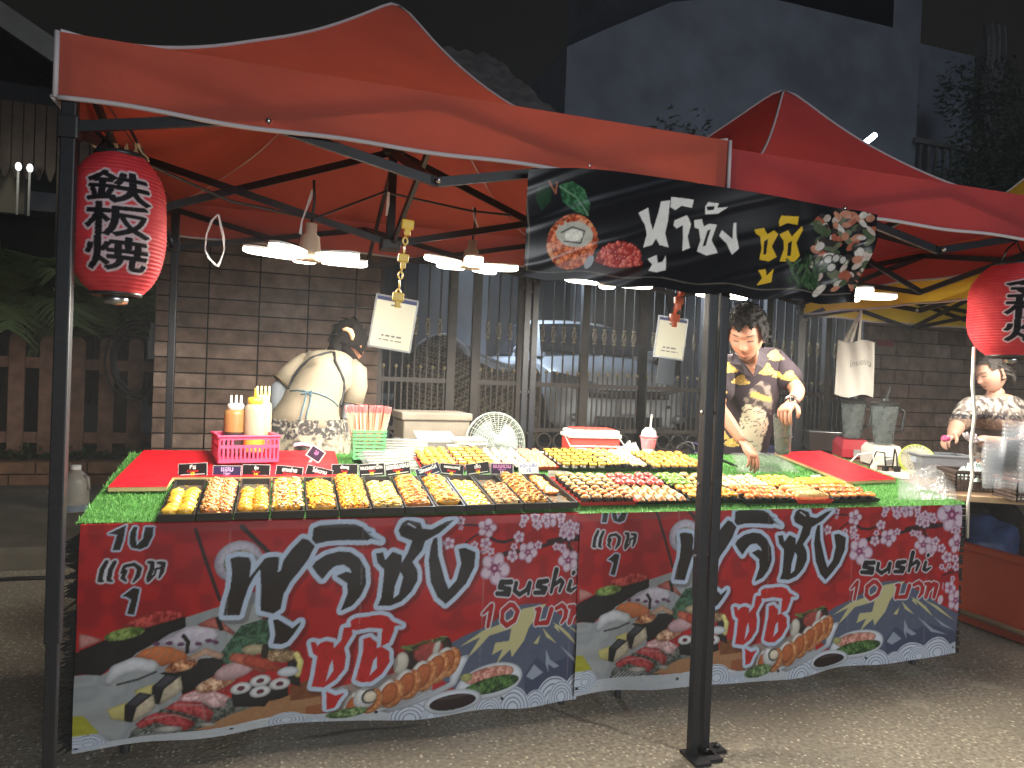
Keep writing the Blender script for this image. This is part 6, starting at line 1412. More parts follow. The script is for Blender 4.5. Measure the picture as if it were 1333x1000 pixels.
b.build('ribbed_edge', [mat('rib_brown_%s' % k, c, .6, n=(20, .3)) for k, c in zip('abc', ((.15, .065, .03), (.11, .045, .022), (.19, .09, .04)))], t)
SR = zrot(math.atan2(d1.y, d1.x)-math.pi/2)
def sit(px, py, dz=0): return onZ(px, py, zT+dz)
# metal container
q = sit(1068, 585); t = thing('metal_container', 'square stainless container behind the red blender', 'container', q); M_st = mat('stainless', (.42, .42, .42), .28, 1., n=(10, .1))
MB().add([q+SR @ Vector(v) for v in ((-.10, -.08, 0), (.10, -.08, 0), (.10, .08, 0), (-.10, .08, 0), (-.12, -.1, .14), (.12, -.1, .14), (.12, .1, .14), (-.12, .1, .14))], [(3, 2, 1, 0), (0, 1, 5, 4), (1, 2, 6, 5), (2, 3, 7, 6), (3, 0, 4, 7)]).build('pan_body', M_st, t)
MB().bbox(q+SR @ Vector((0, 0, .145)), (.26, .22, .012), .004, SR).build('lid', M_st, t)
# blenders
def blender(px, py, w, colr, label, hgt):
    q = sit(px, py); t = thing('blender', label, 'blender', q, 'two jug blenders'); s = w
    MB().add([q+SR @ Vector(v) for v in ((-.10, -.11, .012), (.10, -.11, .012), (.10, .11, .012), (-.10, .11, .012), (-.098, -.105, .07), (.098, -.105, .07), (.098, .11, .11), (-.098, .11, .11), (-.08, -.07, .135), (.08, -.07, .135), (.08, .09, .145), (-.08, .09, .145))], [(3, 2, 1, 0), (0, 1, 5, 4), (1, 2, 6, 5), (2, 3, 7, 6), (3, 0, 4, 7), (4, 5, 9, 8), (5, 6, 10, 9), (6, 7, 11, 10), (7, 4, 8, 11), (8, 9, 10, 11)]).build('motor_base', colr, t)
    MB().bbox(q+SR @ Vector((0, -.110, .045)), (.045, .008, .05), .003, SR).build('switch_plate', mat('switch_grey', (.28, .28, .28), .4), t)
    b = MB()
    for sx in (-1, 1):
        for sy in (-1, 1): b.lathe([(.014, 0), (.012, .016)], q+SR @ Vector((sx*.08, sy*.085, 0)), 8)
    b.build('rubber_foot', M_cord, t)
    J = mat('jug_smoke', (.11, .13, .13), .10, spec=.7, alpha=.80, n=(30, .4))
    j = MB(); pr = [(-.058, .145), (-.078, .145+hgt)]; V = []
    for k, (r, z) in enumerate(((.055, .145), (.060, .16), (.080, .145+hgt*.9), (.084, .145+hgt))):
        for a in range(16): an = 2*math.pi*a/16+.2; rr = r*(1+.10*abs(math.cos(2*an))); V.append(q+Vector((rr*math.cos(an), rr*math.sin(an), z)))
    j.add(V, [(k*16+a, k*16+(a+1) % 16, (k+1)*16+(a+1) % 16, (k+1)*16+a) for k in range(3) for a in range(16)]); j.build('jug', J, t, True)
    K = mat('lid_black', (.02, .022, .022), .4); MB().lathe([(.088, .143+hgt), (.090, .165+hgt), (.07, .175+hgt), (.03, .18+hgt), (.028, .195+hgt), (.0, .197+hgt)], q, 16).build('jug_lid', K, t)
    MB().tube([q+Vector((.01, 0, .19+hgt)), q+Vector((.045, .01, .27+hgt))], .011, 8).build('tamper', K, t)
    hx = [q+SR @ Vector((.08, 0, .2+hgt*.75)), q+SR @ Vector((.125, 0, .19+hgt*.7)), q+SR @ Vector((.118, 0, .18+hgt*.25)), q+SR @ Vector((.07, 0, .17+hgt*.2))]
    MB().tube(hx, .010, 8).build('jug_handle', K, t, True)
blender(1108, 596, .1, plastic('blender_red', (.34, .018, .03)), 'jug blender with a dark red base, left of the white one', .25)
blender(1148, 606, .1, plastic('blender_white', (.72, .68, .60)), 'jug blender with a white base, right of the red one', .25)
# basin, colander fan, power strip
q = sit(1222, 620); t = thing('plastic_basin', 'grey plastic basin in front of the seated woman', 'basin', q); Mgy = plastic('basin_grey', (.26, .28, .31)); b = MB(); w_, d_, h_ = .30, .22, .13
for z0, z1, k0, k1 in ((0, h_, .86, 1.0),):
    V = [q+SR @ Vector((sx*w_/2*k, sy*d_/2*k, z)) for k, z in ((.86, 0), (1, h_), (.97, h_), (.84, .008)) for sx, sy in ((-1, -1), (1, -1), (1, 1), (-1, 1))]
    b.add(V, [(3, 2, 1, 0)]+[(r*4+i, r*4+(i+1) % 4, (r+1)*4+(i+1) % 4, (r+1)*4+i) for r in range(3) for i in range(4)]+[(12, 13, 14, 15)])
b.build('basin_body', Mgy, t); b = MB()
for s in (-1, 1): b.bbox(q+SR @ Vector((0, s*d_/2, h_)), (w_+.03, .022, .010), .003, SR); b.bbox(q+SR @ Vector((s*w_/2, 0, h_)), (.022, d_+.02, .010), .003, SR)
b.build('rim', Mgy, t); MB().box(q+SR @ Vector((-w_/2*.98, 0, .095)), (.004, .07, .035), SR).build('label_patch', plastic('patch_pale', (.45, .50, .58)), t)
q = sit(1194, 598, .09); t = thing('table_fan', 'small cream and lime table fan lying tilted beside the gray basin', 'fan', q-Vector((0, 0, .1))); Rt = Matrix.Rotation(rad(-38), 3, 'Z') @ Matrix.Rotation(rad(62), 3, 'X'); Mcr = plastic('fan_cream', (.76, .72, .56)); b = MB()
for i in range(8): r = .015+i*.0098; b.tube([q+Rt @ Vector((r*math.cos(a), r*math.sin(a), .03*(1-(r/.1)**2))) for a in [2*math.pi*k/30 for k in range(31)]], .002, 4, False)
for k in range(26): a = 2*math.pi*k/26; b.tube([q+Rt @ Vector((r*math.cos(a), r*math.sin(a), .03*(1-(r/.1)**2))) for r in (.015, .045, .075, .092)], .0018, 4, False)
b.build('guard', Mcr, t); MB().lathe([(.092, -.045), (.099, -.04), (.099, .0), (.092, .004)], q, 30, Rt, True).build('rim', plastic('rim_lime', (.55, .68, .10)), t, True); MB().lathe([(0, -.05), (.07, -.048), (.091, -.04)], q, 24, Rt, True).build('back_cover', Mcr, t, True)
MB().bbox(q+Vector((0, .02, -.078)), (.14, .12, .025), .008).build('base', Mcr, t)
q = sit(1152, 622); t = thing('power_strip', 'white power strip with plugged in cords on the table edge', 'power strip', q); Mps = plastic('strip_white', (.78, .75, .68)); MB().bbox(q+Vector((0, 0, .02)), (.24, .055, .035), .008, zrot(rad(-38))).build('strip_body', Mps, t)
for k, (dx, c) in enumerate(((-.06, Mps), (0, M_cord), (.06, M_cord))):
    e = q+zrot(rad(-38)) @ Vector((dx, 0, .04)); MB().bbox(e+Vector((0, 0, .012)), (.03, .026, .034), .006).build('plug', c, t); MB().tube([e+Vector((0, 0, .03)), e+Vector((.01, .02, .10)), e+Vector((-.04+.05*k, .08, .08+.02*k)), e+Vector((-.09+.09*k, .12, .0)), e+Vector((-.14+.14*k, .10, -.03))], .0045, 6).build('cord', c, t, True)
tag(MB().tube([sit(1135, 618, .01), sit(1142, 600, .06), sit(1160, 597, .09), sit(1180, 600, .04), sit(1218, 600, .03), sit(1235, 618, .01)], .006, 6).build('extension_lead', Mps, smooth=True), 'white cord arching over the power strip toward the grey basin', 'cord')
# woven baskets
def weave(name, c):
    m = mat(name, c, .6); T = m.node_tree; tc = T.nodes.new('ShaderNodeTexCoord'); mp = T.nodes.new('ShaderNodeMapping'); T.links.new(tc.outputs['Object'], mp.inputs[0]); 
    br = T.nodes.new('ShaderNodeTexChecker'); br.inputs['Scale'].default_value = 130; br.inputs[1].default_value = (*c, 1); br.inputs[2].default_value = (*[x*.35 for x in c], 1); T.links.new(mp.outputs[0], br.inputs[0]); T.links.new(br.outputs[0], T.nodes['Principled BSDF'].inputs['Base Color']); return m
M_wv = weave('wicker_brown', (.075, .048, .035))
def wbasket(q, w_, d_, h_, label, rim=None):
    t = thing('woven_basket', label, 'basket', q, 'brown woven baskets'); b = MB()
    nx = int(w_/.016); nz = int(h_/.016); 
    for (a, c, L) in (((-w_/2, -d_/2), (w_/2, -d_/2), w_), ((w_/2, -d_/2), (w_/2, d_/2), d_), ((w_/2, d_/2), (-w_/2, d_/2), w_), ((-w_/2, d_/2), (-w_/2, -d_/2), d_)):
        a, c = Vector((*a, 0)), Vector((*c, 0)); n = max(3, int(L/.017))
        for i in range(n+1): p_ = q+SR @ a.lerp(c, i/n); b.bar(p_, p_+Vector((0, 0, h_)), .007, .004)
        for k in range(nz): z = Vector((0, 0, .008+k*h_/nz)); b.bar(q+SR @ a+z, q+SR @ c+z, .004, .008)
    b.box(q+Vector((0, 0, .004)), (w_*.98, d_*.98, .006), SR); b.build('weave_body', mat('wicker_dark', (.065, .042, .032), .6, n=(30, .4)), t); b = MB()
    for s in (-1, 1): b.bbox(q+SR @ Vector((0, s*d_/2, h_)), (w_+.014, .016, .014), .004, SR); b.bbox(q+SR @ Vector((s*w_/2, 0, h_)), (.016, d_, .014), .004, SR)
    b.build('rim', rim or mat('wicker_rim', (.055, .035, .03), .55), t)
WB0 = sit(1262, 640); WB1 = sit(1316, 653)
wbasket(WB0+SR @ Vector((.04, .09, 0)), .22, .20, .10, 'left brown woven basket under the clear cups'); wbasket(WB1+SR @ Vector((.14, .09, 0)), .24, .20, .10, 'right brown woven basket with a reddish rim at the photo edge', mat('rim_redbrown', (.22, .07, .05), .5))
b = MB().bbox(WB0.lerp(WB1, .5)+SR @ Vector((.10, -.03, -.012)), (.66, .035, .03), .004, SR); tag(b.build('wood_batten', mat('batten_wood', (.36, .24, .13), .6, n=(10, .3))), 'pale wooden batten along the front of the woven baskets', 'batten')
# cup stacks
M_cup = mat('cup_clear', (.66, .70, .75), .10, spec=.9, alpha=.17)
def cups(px, py, n, label, tl=0.):
    q = sit(px, py, .11); t = thing('cup_stack', label, 'cups', q, 'stacks of clear cups')
    for i in range(n):
        z = i*.0165; o = Vector((tl*z, 0, z)); MB().lathe([(.030, 0), (.041, .095), (.043, .096), (.043, .100), (.041, .101)], q+o, 18, closed=True).build('clear_cup', M_cup, t, True)
cups(1290, 636, 8, 'left stack of clear plastic cups in the woven basket', .10); cups(1312, 636, 12, 'tallest stack of clear plastic cups beside the seated woman', .12); cups(1338, 642, 8, 'stack of clear plastic cups cut by the right photo edge', .1)
q = sit(1268, 626, .05); crumple('plastic_bag', [q+Vector((-.07, -.06, 0)), q+Vector((.09, -.06, 0)), q+Vector((.09, .08, 0)), q+Vector((-.07, .08, 0))], .10, 'white and green plastic bag between the gray basin and the cups', mat('bag_green_white', (.62, .74, .70), .2, n2=(14, (.18, .48, .34), .8), alpha=.85), 'clear plastic bags', 31, 26)
# rope
b = MB(); b.tube([onY(1268, 452, 2.5), onY(1266, 500, 2.52), onY(1269, 540, 2.54), onY(1264, 580, 2.56), onY(1266, 620, 2.58), onY(1260, 655, 2.6), onY(1259, 700, 2.62)], [.0075]*7, 8); tag(b.build('white_rope', mat('rope_white', (.66, .60, .52), .8, bump=(200, .6, .003)), smooth=True), 'white rope hanging from the right lantern down to the table end', 'rope')
# tote bag hung from the rear right post
q = onY(1113, 480, 4.0); t = thing('tote_bag', 'off white cotton tote bag hanging in front of the dark wall', 'bag', q); cv = Cv(-.125, .125, -.19, .19, .004, (178, 174, 166), 2); F = cv.full(); cv.text(F, 'ไทยเจริญ', .030, .035, .052, .0, 0, .14); cv.putfull(F, (58, 66, 60))
Mtb = mat('tote_cotton', (1, 1, 1), .8, attr='Col', bump=(200, .3, .001))
def tf(X, Y): return np.stack([X*(1+.05*(Y+.19)/.38*-1), -.03*np.cos(X/.125*1.5)*(1-(Y/.25))-.006*np.sin(X*60+Y*9), Y+.012*np.sin(X*30), ], -1)
Rz = np.array(zrot(rad(-30)).to_3x3())
cv.sheet('bag_front', lambda X, Y: tf(X, Y) @ Rz.T, Mtb, t, False); cv.sheet('bag_back', lambda X, Y: (tf(X, Y)*np.array([1, -.6, 1])+np.array([0, .005, 0])) @ Rz.T, Mtb, t, False)
hk = onY(1122, 402, 4.0)-q
for x0, x1 in ((-.075, -.02), (.02, .085), (-.06, .06), (-.03, .03)):
    V = []
    for k in range(9): f_ = k/8; c = (Rz @ np.array([x0+(x1-x0)*0, 0, .185])); c = Vector(c).lerp(hk, f_); V += [c-Vector((.016*(1-.5*f_), 0, 0)), c+Vector((.016*(1-.5*f_), .004, 0))]
    MB().add(V, [(2*i, 2*i+1, 2*i+3, 2*i+2) for i in range(8)]).build('strap', mat('strap_cotton', (.42, .38, .32), .8), t, world=False)
tag(MB().box(onY(1153, 447, 6.18), (.22, .012, .07)).build('wall_plate', mat('plate_red', (.26, .06, .06), .5, n=(20, .4))), 'small red plate on the dark block wall right of the tote bag', 'sign')
# red open bin on the ground
t = thing('red_bin', 'orange red open topped bin on the ground right of the sushi table', 'bin', (4.1, 2.8, 0)); Mrb = plastic('bin_red', (.80, .12, .045)); x0, x1, y0, y1, h_ = 3.72, 4.7, 2.2, 3.3, .43
MB().box((x0+.012, (y0+y1)/2, h_/2+.01), (.024, y1-y0, h_)).box((x1-.012, (y0+y1)/2, h_/2+.01), (.024, y1-y0, h_)).box(((x0+x1)/2, y0+.012, h_/2+.01), (x1-x0-.05, .024, h_)).box(((x0+x1)/2, y1-.012, h_/2+.01), (x1-x0-.05, .024, h_)).box(((x0+x1)/2, (y0+y1)/2, .03), (x1-x0-.05, y1-y0-.05, .02)).build('bin_body', Mrb, t)
MB().bbox((x0-.004, (y0+y1)/2, h_+.012), (.06, y1-y0+.04, .035), .01).bbox(((x0+x1)/2, y1-.004, h_+.012), (x1-x0-.07, .06, .035), .01).build('rim', Mrb, t)
tag(MB().tube([(x0-.03, 3.4, .06), (x0-.03, 2.9, .075), (x0-.035, 2.1, .07)], .016, 8).build('tan_rope', mat('rope_tan', (.30, .19, .10), .8, bump=(150, .6, .004))), 'tan rope lying along the foot of the red bin', 'rope')
tag(MB().bbox((4.15, 2.75, .30), (.42, .5, .03), .006, Matrix.Rotation(.25, 3, 'X')).build('white_board', plastic('board_white', (.62, .58, .52))), 'pale board lying inside the red bin', 'board')
for (x, y, z, c, lb) in ((3.95, 3.1, .46, (.03, .06, .16), 'dark blue sack under the side table'), (4.3, 3.0, .46, (.18, .11, .05), 'brown sack under the side table')):
    b = MB(); lump(b, (x, y, .12), (.18, .16, .14), x, .5, 20, 14); b.v = [(v[0], v[1], v[2]+z-.14) for v in b.v]; tag(b.build('sack', mat('sack_%s' % lb.split()[0], c, .5, n=(9, .5)), smooth=True), lb, 'sack', 'sacks under the side table')
# jug on the pavement, cable coil on the wall corner
q = onZ(97, 668, .13); t = thing('water_jug', 'cloudy plastic water jug on the pavement beside the left post', 'jug', q); s = 63/pxm(q)/.30
MB().lathe([(0, 0), (.072*s, 0), (.078*s, .012*s), (.078*s, .19*s), (.07*s, .225*s), (.035*s, .262*s), (.026*s, .27*s), (.026*s, .283*s)], q, 24).build('jug_body', mat('jug_cloudy', (.42, .40, .36), .35, transl=.2, n=(5, .25), n2=(7, (.26, .17, .11), .7)), t, True)
MB().lathe([(.030*s, .272*s), (.030*s, .298*s), (0, .3*s)], q, 16).build('cap', M_capw, t); MB().lathe([(.0785*s, .02*s), (.0785*s, .06*s)], q, 24, closed=True).build('liquid', mat('jug_water', (.20, .24, .30), .3), t, True)
MB().tube([q+Vector((.05*s, -.03, .235*s)), q+Vector((.075*s, -.04, .225*s)), q+Vector((.08*s, -.03, .15*s))], .010*s, 8).build('handle', mat('jug_cloudy', (.42, .40, .36), .35), t, True)
cc = onY(181, 465, 6.9); b = MB()
for k in range(7): r = .27+rnd.uniform(-.03, .04); o = Vector((rnd.uniform(-.03, .03), rnd.uniform(-.03, .03), rnd.uniform(-.05, .02))); b.tube([cc+o+Vector((r*.8*math.cos(a), .02*math.sin(a*3), r*1.15*math.sin(a))) for a in [2*math.pi*j/30 for j in range(31)]], .010, 6, False)
tag(b.build('cable_coil', M_cord, smooth=True), 'black cable coil hanging on the fence at the wall corner', 'cable'); 
crumple('plastic_bag', [onY(192, 468, 6.7), onY(214, 468, 6.7), onY(214, 425, 6.72), onY(196, 420, 6.72)], .02, 'pale blue crumpled bag tied beside the cable coil', mat('bag_pale', (.50, .54, .62), .3), None, 44, 20)
tag(MB().tube([(-6, 4.7, .012), (-4, 4.72, .012), (-2.6, 4.66, .012), (-1.4, 4.78, .012), (-.9, 4.75, .012)], .012, 6).build('ground_hose', M_cord, smooth=True), 'black hose lying along the foot of the pavement on the left', 'hose')
# ================================================================== PEOPLE
def skin_graph(nodes, edges, root, sub=2, squash=None):
    """nodes: name -> (Vector, r). A smooth tapering surface grown round the joints."""
    names = list(nodes); ix = {n: i for i, n in enumerate(names)}
    me = bpy.data.meshes.new('s'); me.from_pydata([nodes[n][0] for n in names], [(ix[a], ix[b]) for a, b in edges], [])
    o = bpy.data.objects.new('s', me); COL.objects.link(o); m = o.modifiers.new('k', 'SKIN'); m.use_smooth_shade = True
    sv = me.skin_vertices[0].data
    for n in names:
        r = nodes[n][1]; sv[ix[n]].radius = (r, r) if not isinstance(r, tuple) else r; sv[ix[n]].use_root = (n == root)
    s = o.modifiers.new('d', 'SUBSURF'); s.levels = sub; s.render_levels = sub
    bpy.context.view_layer.update(); e = o.evaluated_get(bpy.context.evaluated_depsgraph_get()); q = e.to_mesh()
    V = [v.co.copy() for v in q.vertices]; F = [tuple(p.vertices) for p in q.polygons]; e.to_mesh_clear(); bpy.data.objects.remove(o); bpy.data.meshes.remove(me)
    if squash:
        c, ax, k = squash
        for v in V: d = (v-c).dot(ax); v -= ax*d*(1-k)
    return V, F
def colored(name, V, F, cols, m, parent, smooth=True):
    off = Vector(parent.location); me = bpy.data.meshes.new(name); me.from_pydata([tuple(v-off) for v in V], [], F); me.polygons.foreach_set('use_smooth', [smooth]*len(me.polygons))
    at = me.color_attributes.new('Col', 'FLOAT_COLOR', 'POINT'); at.data.foreach_set('color', np.array([(*c, 1) for c in cols], np.float32).ravel()); me.materials.append(m); me.update()
    o = bpy.data.objects.new(name, me); COL.objects.link(o); o.parent = parent; return o
M_skin = mat('skin', (1, 1, 1), .50, spec=.4, attr='Col', bump=(160, .12, .001)); M_cloth = mat('clothing', (1, 1, 1), .85, spec=.2, attr='Col', bump=(220, .25, .001))
M_hair = mat('hair_black', (.007, .006, .006), .75, spec=.10, n=(60, .4)); M_hairg = mat('hair_greying', (.040, .034, .032), .65, spec=.2, n=(90, .6))
def gs(x, s): return math.exp(-(x/s)**2)
def head_point(a, t):
    """a: angle round z (0 = face front), t: 0 top .. pi bottom. Local axes: x right, y back, z up. metres"""
    dx, dy, dz = math.sin(t)*math.sin(a), -math.sin(t)*math.cos(a), math.cos(t)
    x, y, z = .076*dx, .097*dy, .118*dz
    if z < 0: k = 1-.34*(-z/.118)**1.6; x *= k; y *= 1-.16*(-z/.118)**2 if dy > 0 else 1-.05*(-z/.118)**2
    if dy > 0: y *= 1.04
    fr = max(0, -dy)
    if fr > .1:
        z_ = z
        y += .006*gs(x, .08)*fr*(1 if abs(z) < .07 else .5)
        n = gs(x, .0085+.006*max(0, min(1, (.03-z_)/.06)))*(max(0, 1-abs(z_+.020)/.035)**.8 if z_ > -.055 else 0)
        n2 = gs(x, .017)*gs(z_+.030, .012)
        y -= .014*n+.012*n2
        y += .008*(gs(x-.031, .017)+gs(x+.031, .017))*gs(z_-.012, .011)
        y -= .005*(gs(x-.031, .013)+gs(x+.031, .013))*gs(z_-.010, .008)
        y -= .005*gs(z_-.033, .010)*gs(x, .05)
        y -= .006*gs(x, .022)*(gs(z_+.058, .006)+gs(z_+.072, .006)*1.1); y += .004*gs(x, .026)*gs(z_+.065, .003)
        y -= .006*gs(x, .022)*gs(z_+.100, .014)
        y -= .004*(gs(x-.042, .02)+gs(x+.042, .02))*gs(z_+.022, .022)
    return Vector((x, y, z))
def head_color(p, base, lips, brow, age=0.):
    c = Vector(base); x, y, z = p
    if y < -.02:
        red = Vector((base[0]*1.06, base[1]*.80, base[2]*.76)); k = .5*(gs(x-.04, .022)+gs(x+.04, .022))*gs(z+.025, .02)+.4*gs(x, .016)*gs(z+.03, .012); c = c.lerp(red, min(1, k))
        for s in (-1, 1):
            if gs(x-s*.031, .017)*gs(z-.031-.004*(1-abs(x-s*.031)/.02), .0042) > .42: c = Vector(brow)
            if gs(x-s*.031, .0145)*gs(z-.0065, .0032) > .45: c = Vector((.015, .010, .009))
        if gs(x, .021)*gs(z+.0645, .0075) > .5: c = c.lerp(Vector(lips), .8)
        if gs(x, .021)*gs(z+.065, .0018) > .5: c = Vector(lips)*.35
        if (gs(x-.008, .0035)+gs(x+.008, .0035))*gs(z+.042, .0025) > .5: c = c*.25
        if age: 
            for s in (-1, 1):
                if gs(x-s*(.028+.25*(-.035-z)), .0025)*(1 if -.065 < z < -.03 else 0) > .5: c = c*.72
    return tuple(c)
def head(Mx, base, lips, brow, age=0., na=64, nt=56):
    V = []; C = []; F = []
    for i in range(nt+1):
        t = math.pi*i/nt
        for k in range(na): p = head_point(2*math.pi*k/na, t); V.append(Mx @ p); C.append(head_color(p, base, lips, brow, age))
    for i in range(nt):
        for k in range(na): F.append((i*na+k, (i+1)*na+k, (i+1)*na+(k+1) % na, i*na+(k+1) % na))
    for s in (-1, 1):   # ears
        b = MB(); b.grid(lambda u, v: (s*(.072+.016*math.sin(math.pi*u)*(.4+.6*abs(2*v-1))), .012+.026*(u-.35)-.006*v, -.036+.066*v), 8, 10); b.grid(lambda u, v: (s*(.074+.020*math.sin(math.pi*u)*.8), .016+.026*(u-.3)-.006*v, -.034+.062*v), 8, 10)
        o = len(V); V += [Mx @ Vector(v) for v in b.v]; C += [(base[0]*1.0, base[1]*.85, base[2]*.8)]*len(b.v); F += [tuple(i+o for i in f) for f in b.f]
    return V, F, C
def basis(pos, fwd, up, sc=1.0):
    f = Vector(fwd).normalized(); x = f.cross(Vector(up)).normalized(); u = x.cross(f).normalized(); x = -x   # x = f x up is to the figure's right seen from behind
    x = (u.cross(-f)).normalized()*-1
    y = -f; z = u; x = y.cross(z)
    return Matrix(((x.x*sc, y.x*sc, z.x*sc, pos[0]), (x.y*sc, y.y*sc, z.y*sc, pos[1]), (x.z*sc, y.z*sc, z.z*sc, pos[2]), (0, 0, 0, 1)))
def hair_cap(Mx, keep, grow, m, parent, name='hair', jag=.006, locks=0, seed=1, lock_len=.04, lock_dir=(0, 0, -1)):
    na, nt = 72, 60; b = MB(); idx = {}
    for i in range(nt+1):
        for k in range(na):
            p = head_point(2*math.pi*k/na, math.pi*i/nt); r = grow(p)+jag*mnoise.noise(p*55+Vector((seed, 0, 0)))+jag*.6*mnoise.noise(p*130)
            b.v.append(tuple(Mx @ (p+p.normalized()*max(.001, r))))
    for i in range(nt):
        for k in range(na):
            c = head_point(2*math.pi*(k+.5)/na, math.pi*(i+.5)/nt)
            if keep(c): b.f.append((i*na+k, (i+1)*na+k, (i+1)*na+(k+1) % na, i*na+(k+1) % na)); b.mi.append(0)
    r2 = random.Random(seed)
    for j in range(locks):
        a = r2.uniform(0, 6.28); t = r2.uniform(.15, 1.9); p = head_point(a, t)
        if not keep(p) or (p.y < -.035 and p.z < .078): continue
        n = p.normalized(); q = p+n*(grow(p)+.002); ld = (Vector(lock_dir)+Vector((r2.gauss(0, .5), r2.gauss(0, .5), r2.gauss(0, .3)))).normalized(); ld = (ld-n*ld.dot(n)*.75).normalized(); s = n.cross(ld).normalized()*r2.uniform(.004, .008); L = lock_len*r2.uniform(.6, 1.3)
        e = q+ld*L+n*r2.uniform(-.002, .008); mm = q+ld*L*.5+n*.007
        b.add([Mx @ v for v in (q-s, q+s, mm+s*.8, e, mm-s*.8)], [(0, 1, 2, 3, 4)])
    o = b.build(name, m, parent, True); return o
def hand_mesh(W, d, n, side, curl, L=.18, spread=.10, thumb_curl=.5):
    """palm + five separate fingers. W wrist, d wrist->knuckles, n palm normal (towards what is held), side = +1/-1 thumb side along d x n"""
    d = Vector(d).normalized(); n = Vector(n); n = (n-d*n.dot(d)).normalized(); s = d.cross(n).normalized()*side; b = MB(); k = L/.18
    M = Matrix((s, d, n)).transposed()
    b.ell(W+d*.048*k, (.040*k, .055*k, .016*k), 14, 10, Matrix((s, n, d)).transposed() @ Matrix.Diagonal((1, 1, 1)) if False else None) if False else None
    b.tube([W-d*.02*k, W+d*.01*k, W+d*.04*k, W+d*.075*k, W+d*.09*k], [.024*k, .026*k, .036*k, .038*k, .026*k], 14)
    b.v = [tuple(W+(lambda q: q-n*q.dot(n)*.52)(Vector(v)-W)) for v in b.v]
    for f, (off, ln, r) in enumerate(((.028, .070, .0088), (.009, .079, .0092), (-.010, .073, .0088), (-.028, .058, .0078))):
        c = curl*(1+.12*(f-1)); p = W+d*(.082-.004*abs(f-1))*k+s*off*k; a = .15; pts = [p-d*.02*k, p]; dirv = d; fan = s*(off*spread*4)
        for seg, fr in enumerate((.42, .32, .26)):
            a += c*(.55, .65, .45)[seg]; dirv = (d*math.cos(a)+n*math.sin(a)+fan).normalized(); pts.append(pts[-1]+dirv*ln*fr*k)
        b.tube(pts, [r*k, r*1.05*k, r*k, r*.92*k, r*.6*k], 8)
    p = W+d*.022*k+s*.026*k; d0 = (d*.65+s*.75+n*.25).normalized(); d1_ = (d*.85+s*.35+n*(.25+thumb_curl*.5)).normalized(); d2_ = (d*.9-s*.05+n*(.2+thumb_curl)).normalized()
    b.tube([p-d0*.012*k, p+d0*.03*k, p+d0*.03*k+d1_*.03*k, p+d0*.03*k+d1_*.03*k+d2_*.024*k], [.013*k, .012*k, .0105*k, .007*k], 8)
    return [Vector(v) for v in b.v], b.f
def join(*parts):
    V, F, C = [], [], []
    for v, f, c in parts:
        o = len(V); V += v; F += [tuple(i+o for i in q) for q in f]; C += c if isinstance(c, list) else [c]*len(v)
    return V, F, C
def P3(px, py, Y): return onY(px, py, Y)
# ------------------------------------------------------------------ man at the back of the table
SKM = lin((164, 118, 96)); feet = Vector((2.52, 3.55, 0))
man = thing('person', 'man with short black hair in a dark gold printed shirt gripping a tumbler', 'person', feet)
hd = P3(972, 437, 3.12); fw = (Vector((0, 0, CAMH))-hd); fw.z = 0; fw.normalize(); lf = Vector((-fw.y, fw.x, 0)); lf = lf if lf.dot(CR) > 0 else -lf   # lf: to the right in the picture
face = (fw*.84-lf*.16+Vector((0, 0, -.44))).normalized(); upv = (Vector((0, 0, 1))+fw*.4-lf*.05).normalized()
MH = basis(hd, face, upv, 1.10)
N = {'pelvis': (feet+Vector((0, 0, .92)), .155), 'waist': (P3(966, 585, 3.46), .138), 'belly': (P3(969, 548, 3.40), .138), 'chest': (P3(975, 508, 3.34), .140), 'upper': (P3(977, 482, 3.31), .085), 'neckb': (P3(974, 464, 3.24), .060), 'neck': (P3(973, 452, 3.19), .056), 'nk2': (P3(972, 443, 3.15), .050),
     'shl': (P3(1011, 472, 3.29), .042), 'ell': (P3(1039, 508, 3.12), .041), 'fal': (P3(1036, 518, 3.04), .036), 'wrl': (P3(1029, 524, 2.97), .026),
     'shr': (P3(943, 478, 3.30), .042), 'elr': (P3(934, 530, 3.14), .041), 'far': (P3(948, 548, 3.07), .037), 'wrr': (P3(968, 577, 2.99), .026),
     'hpl': (feet+Vector((.10, -.02, .84)), .095), 'knl': (feet+Vector((.11, -.05, .47)), .065), 'anl': (feet+Vector((.12, .02, .09)), .045), 'tol': (feet+Vector((.10, -.14, .04)), .038),
     'hpr': (feet+Vector((-.10, .02, .84)), .095), 'knr': (feet+Vector((-.11, -.03, .47)), .065), 'anr': (feet+Vector((-.12, .04, .09)), .045), 'tor': (feet+Vector((-.16, -.12, .04)), .038)}
ED = [('pelvis', 'waist'), ('waist', 'belly'), ('belly', 'chest'), ('chest', 'upper'), ('upper', 'neckb'), ('neckb', 'neck'), ('neck', 'nk2'), ('upper', 'shl'), ('shl', 'ell'), ('ell', 'fal'), ('fal', 'wrl'), ('upper', 'shr'), ('shr', 'elr'), ('elr', 'far'), ('far', 'wrr'), ('pelvis', 'hpl'), ('hpl', 'knl'), ('knl', 'anl'), ('anl', 'tol'), ('pelvis', 'hpr'), ('hpr', 'knr'), ('knr', 'anr'), ('anr', 'tor')]
bv, bf = skin_graph(N, ED, 'pelvis')
wl = N['wrl'][0]; wr = N['wrr'][0]
tum_top = P3(1019, 541, 2.97); tum_bot = P3(1019, 589, 3.02)
h1 = hand_mesh(wl, (P3(1020, 537, 2.93)-wl), Vector((0, 0, -1))-fw*(-.15), 1, 1.0, .185, .25)
h2 = hand_mesh(wr, P3(977, 590, 2.95)-wr, Vector((0, 0, -1)), 1, .55, .185)
hv, hf, hc = head(MH, SKM, lin((178, 96, 84)), (.020, .015, .014))
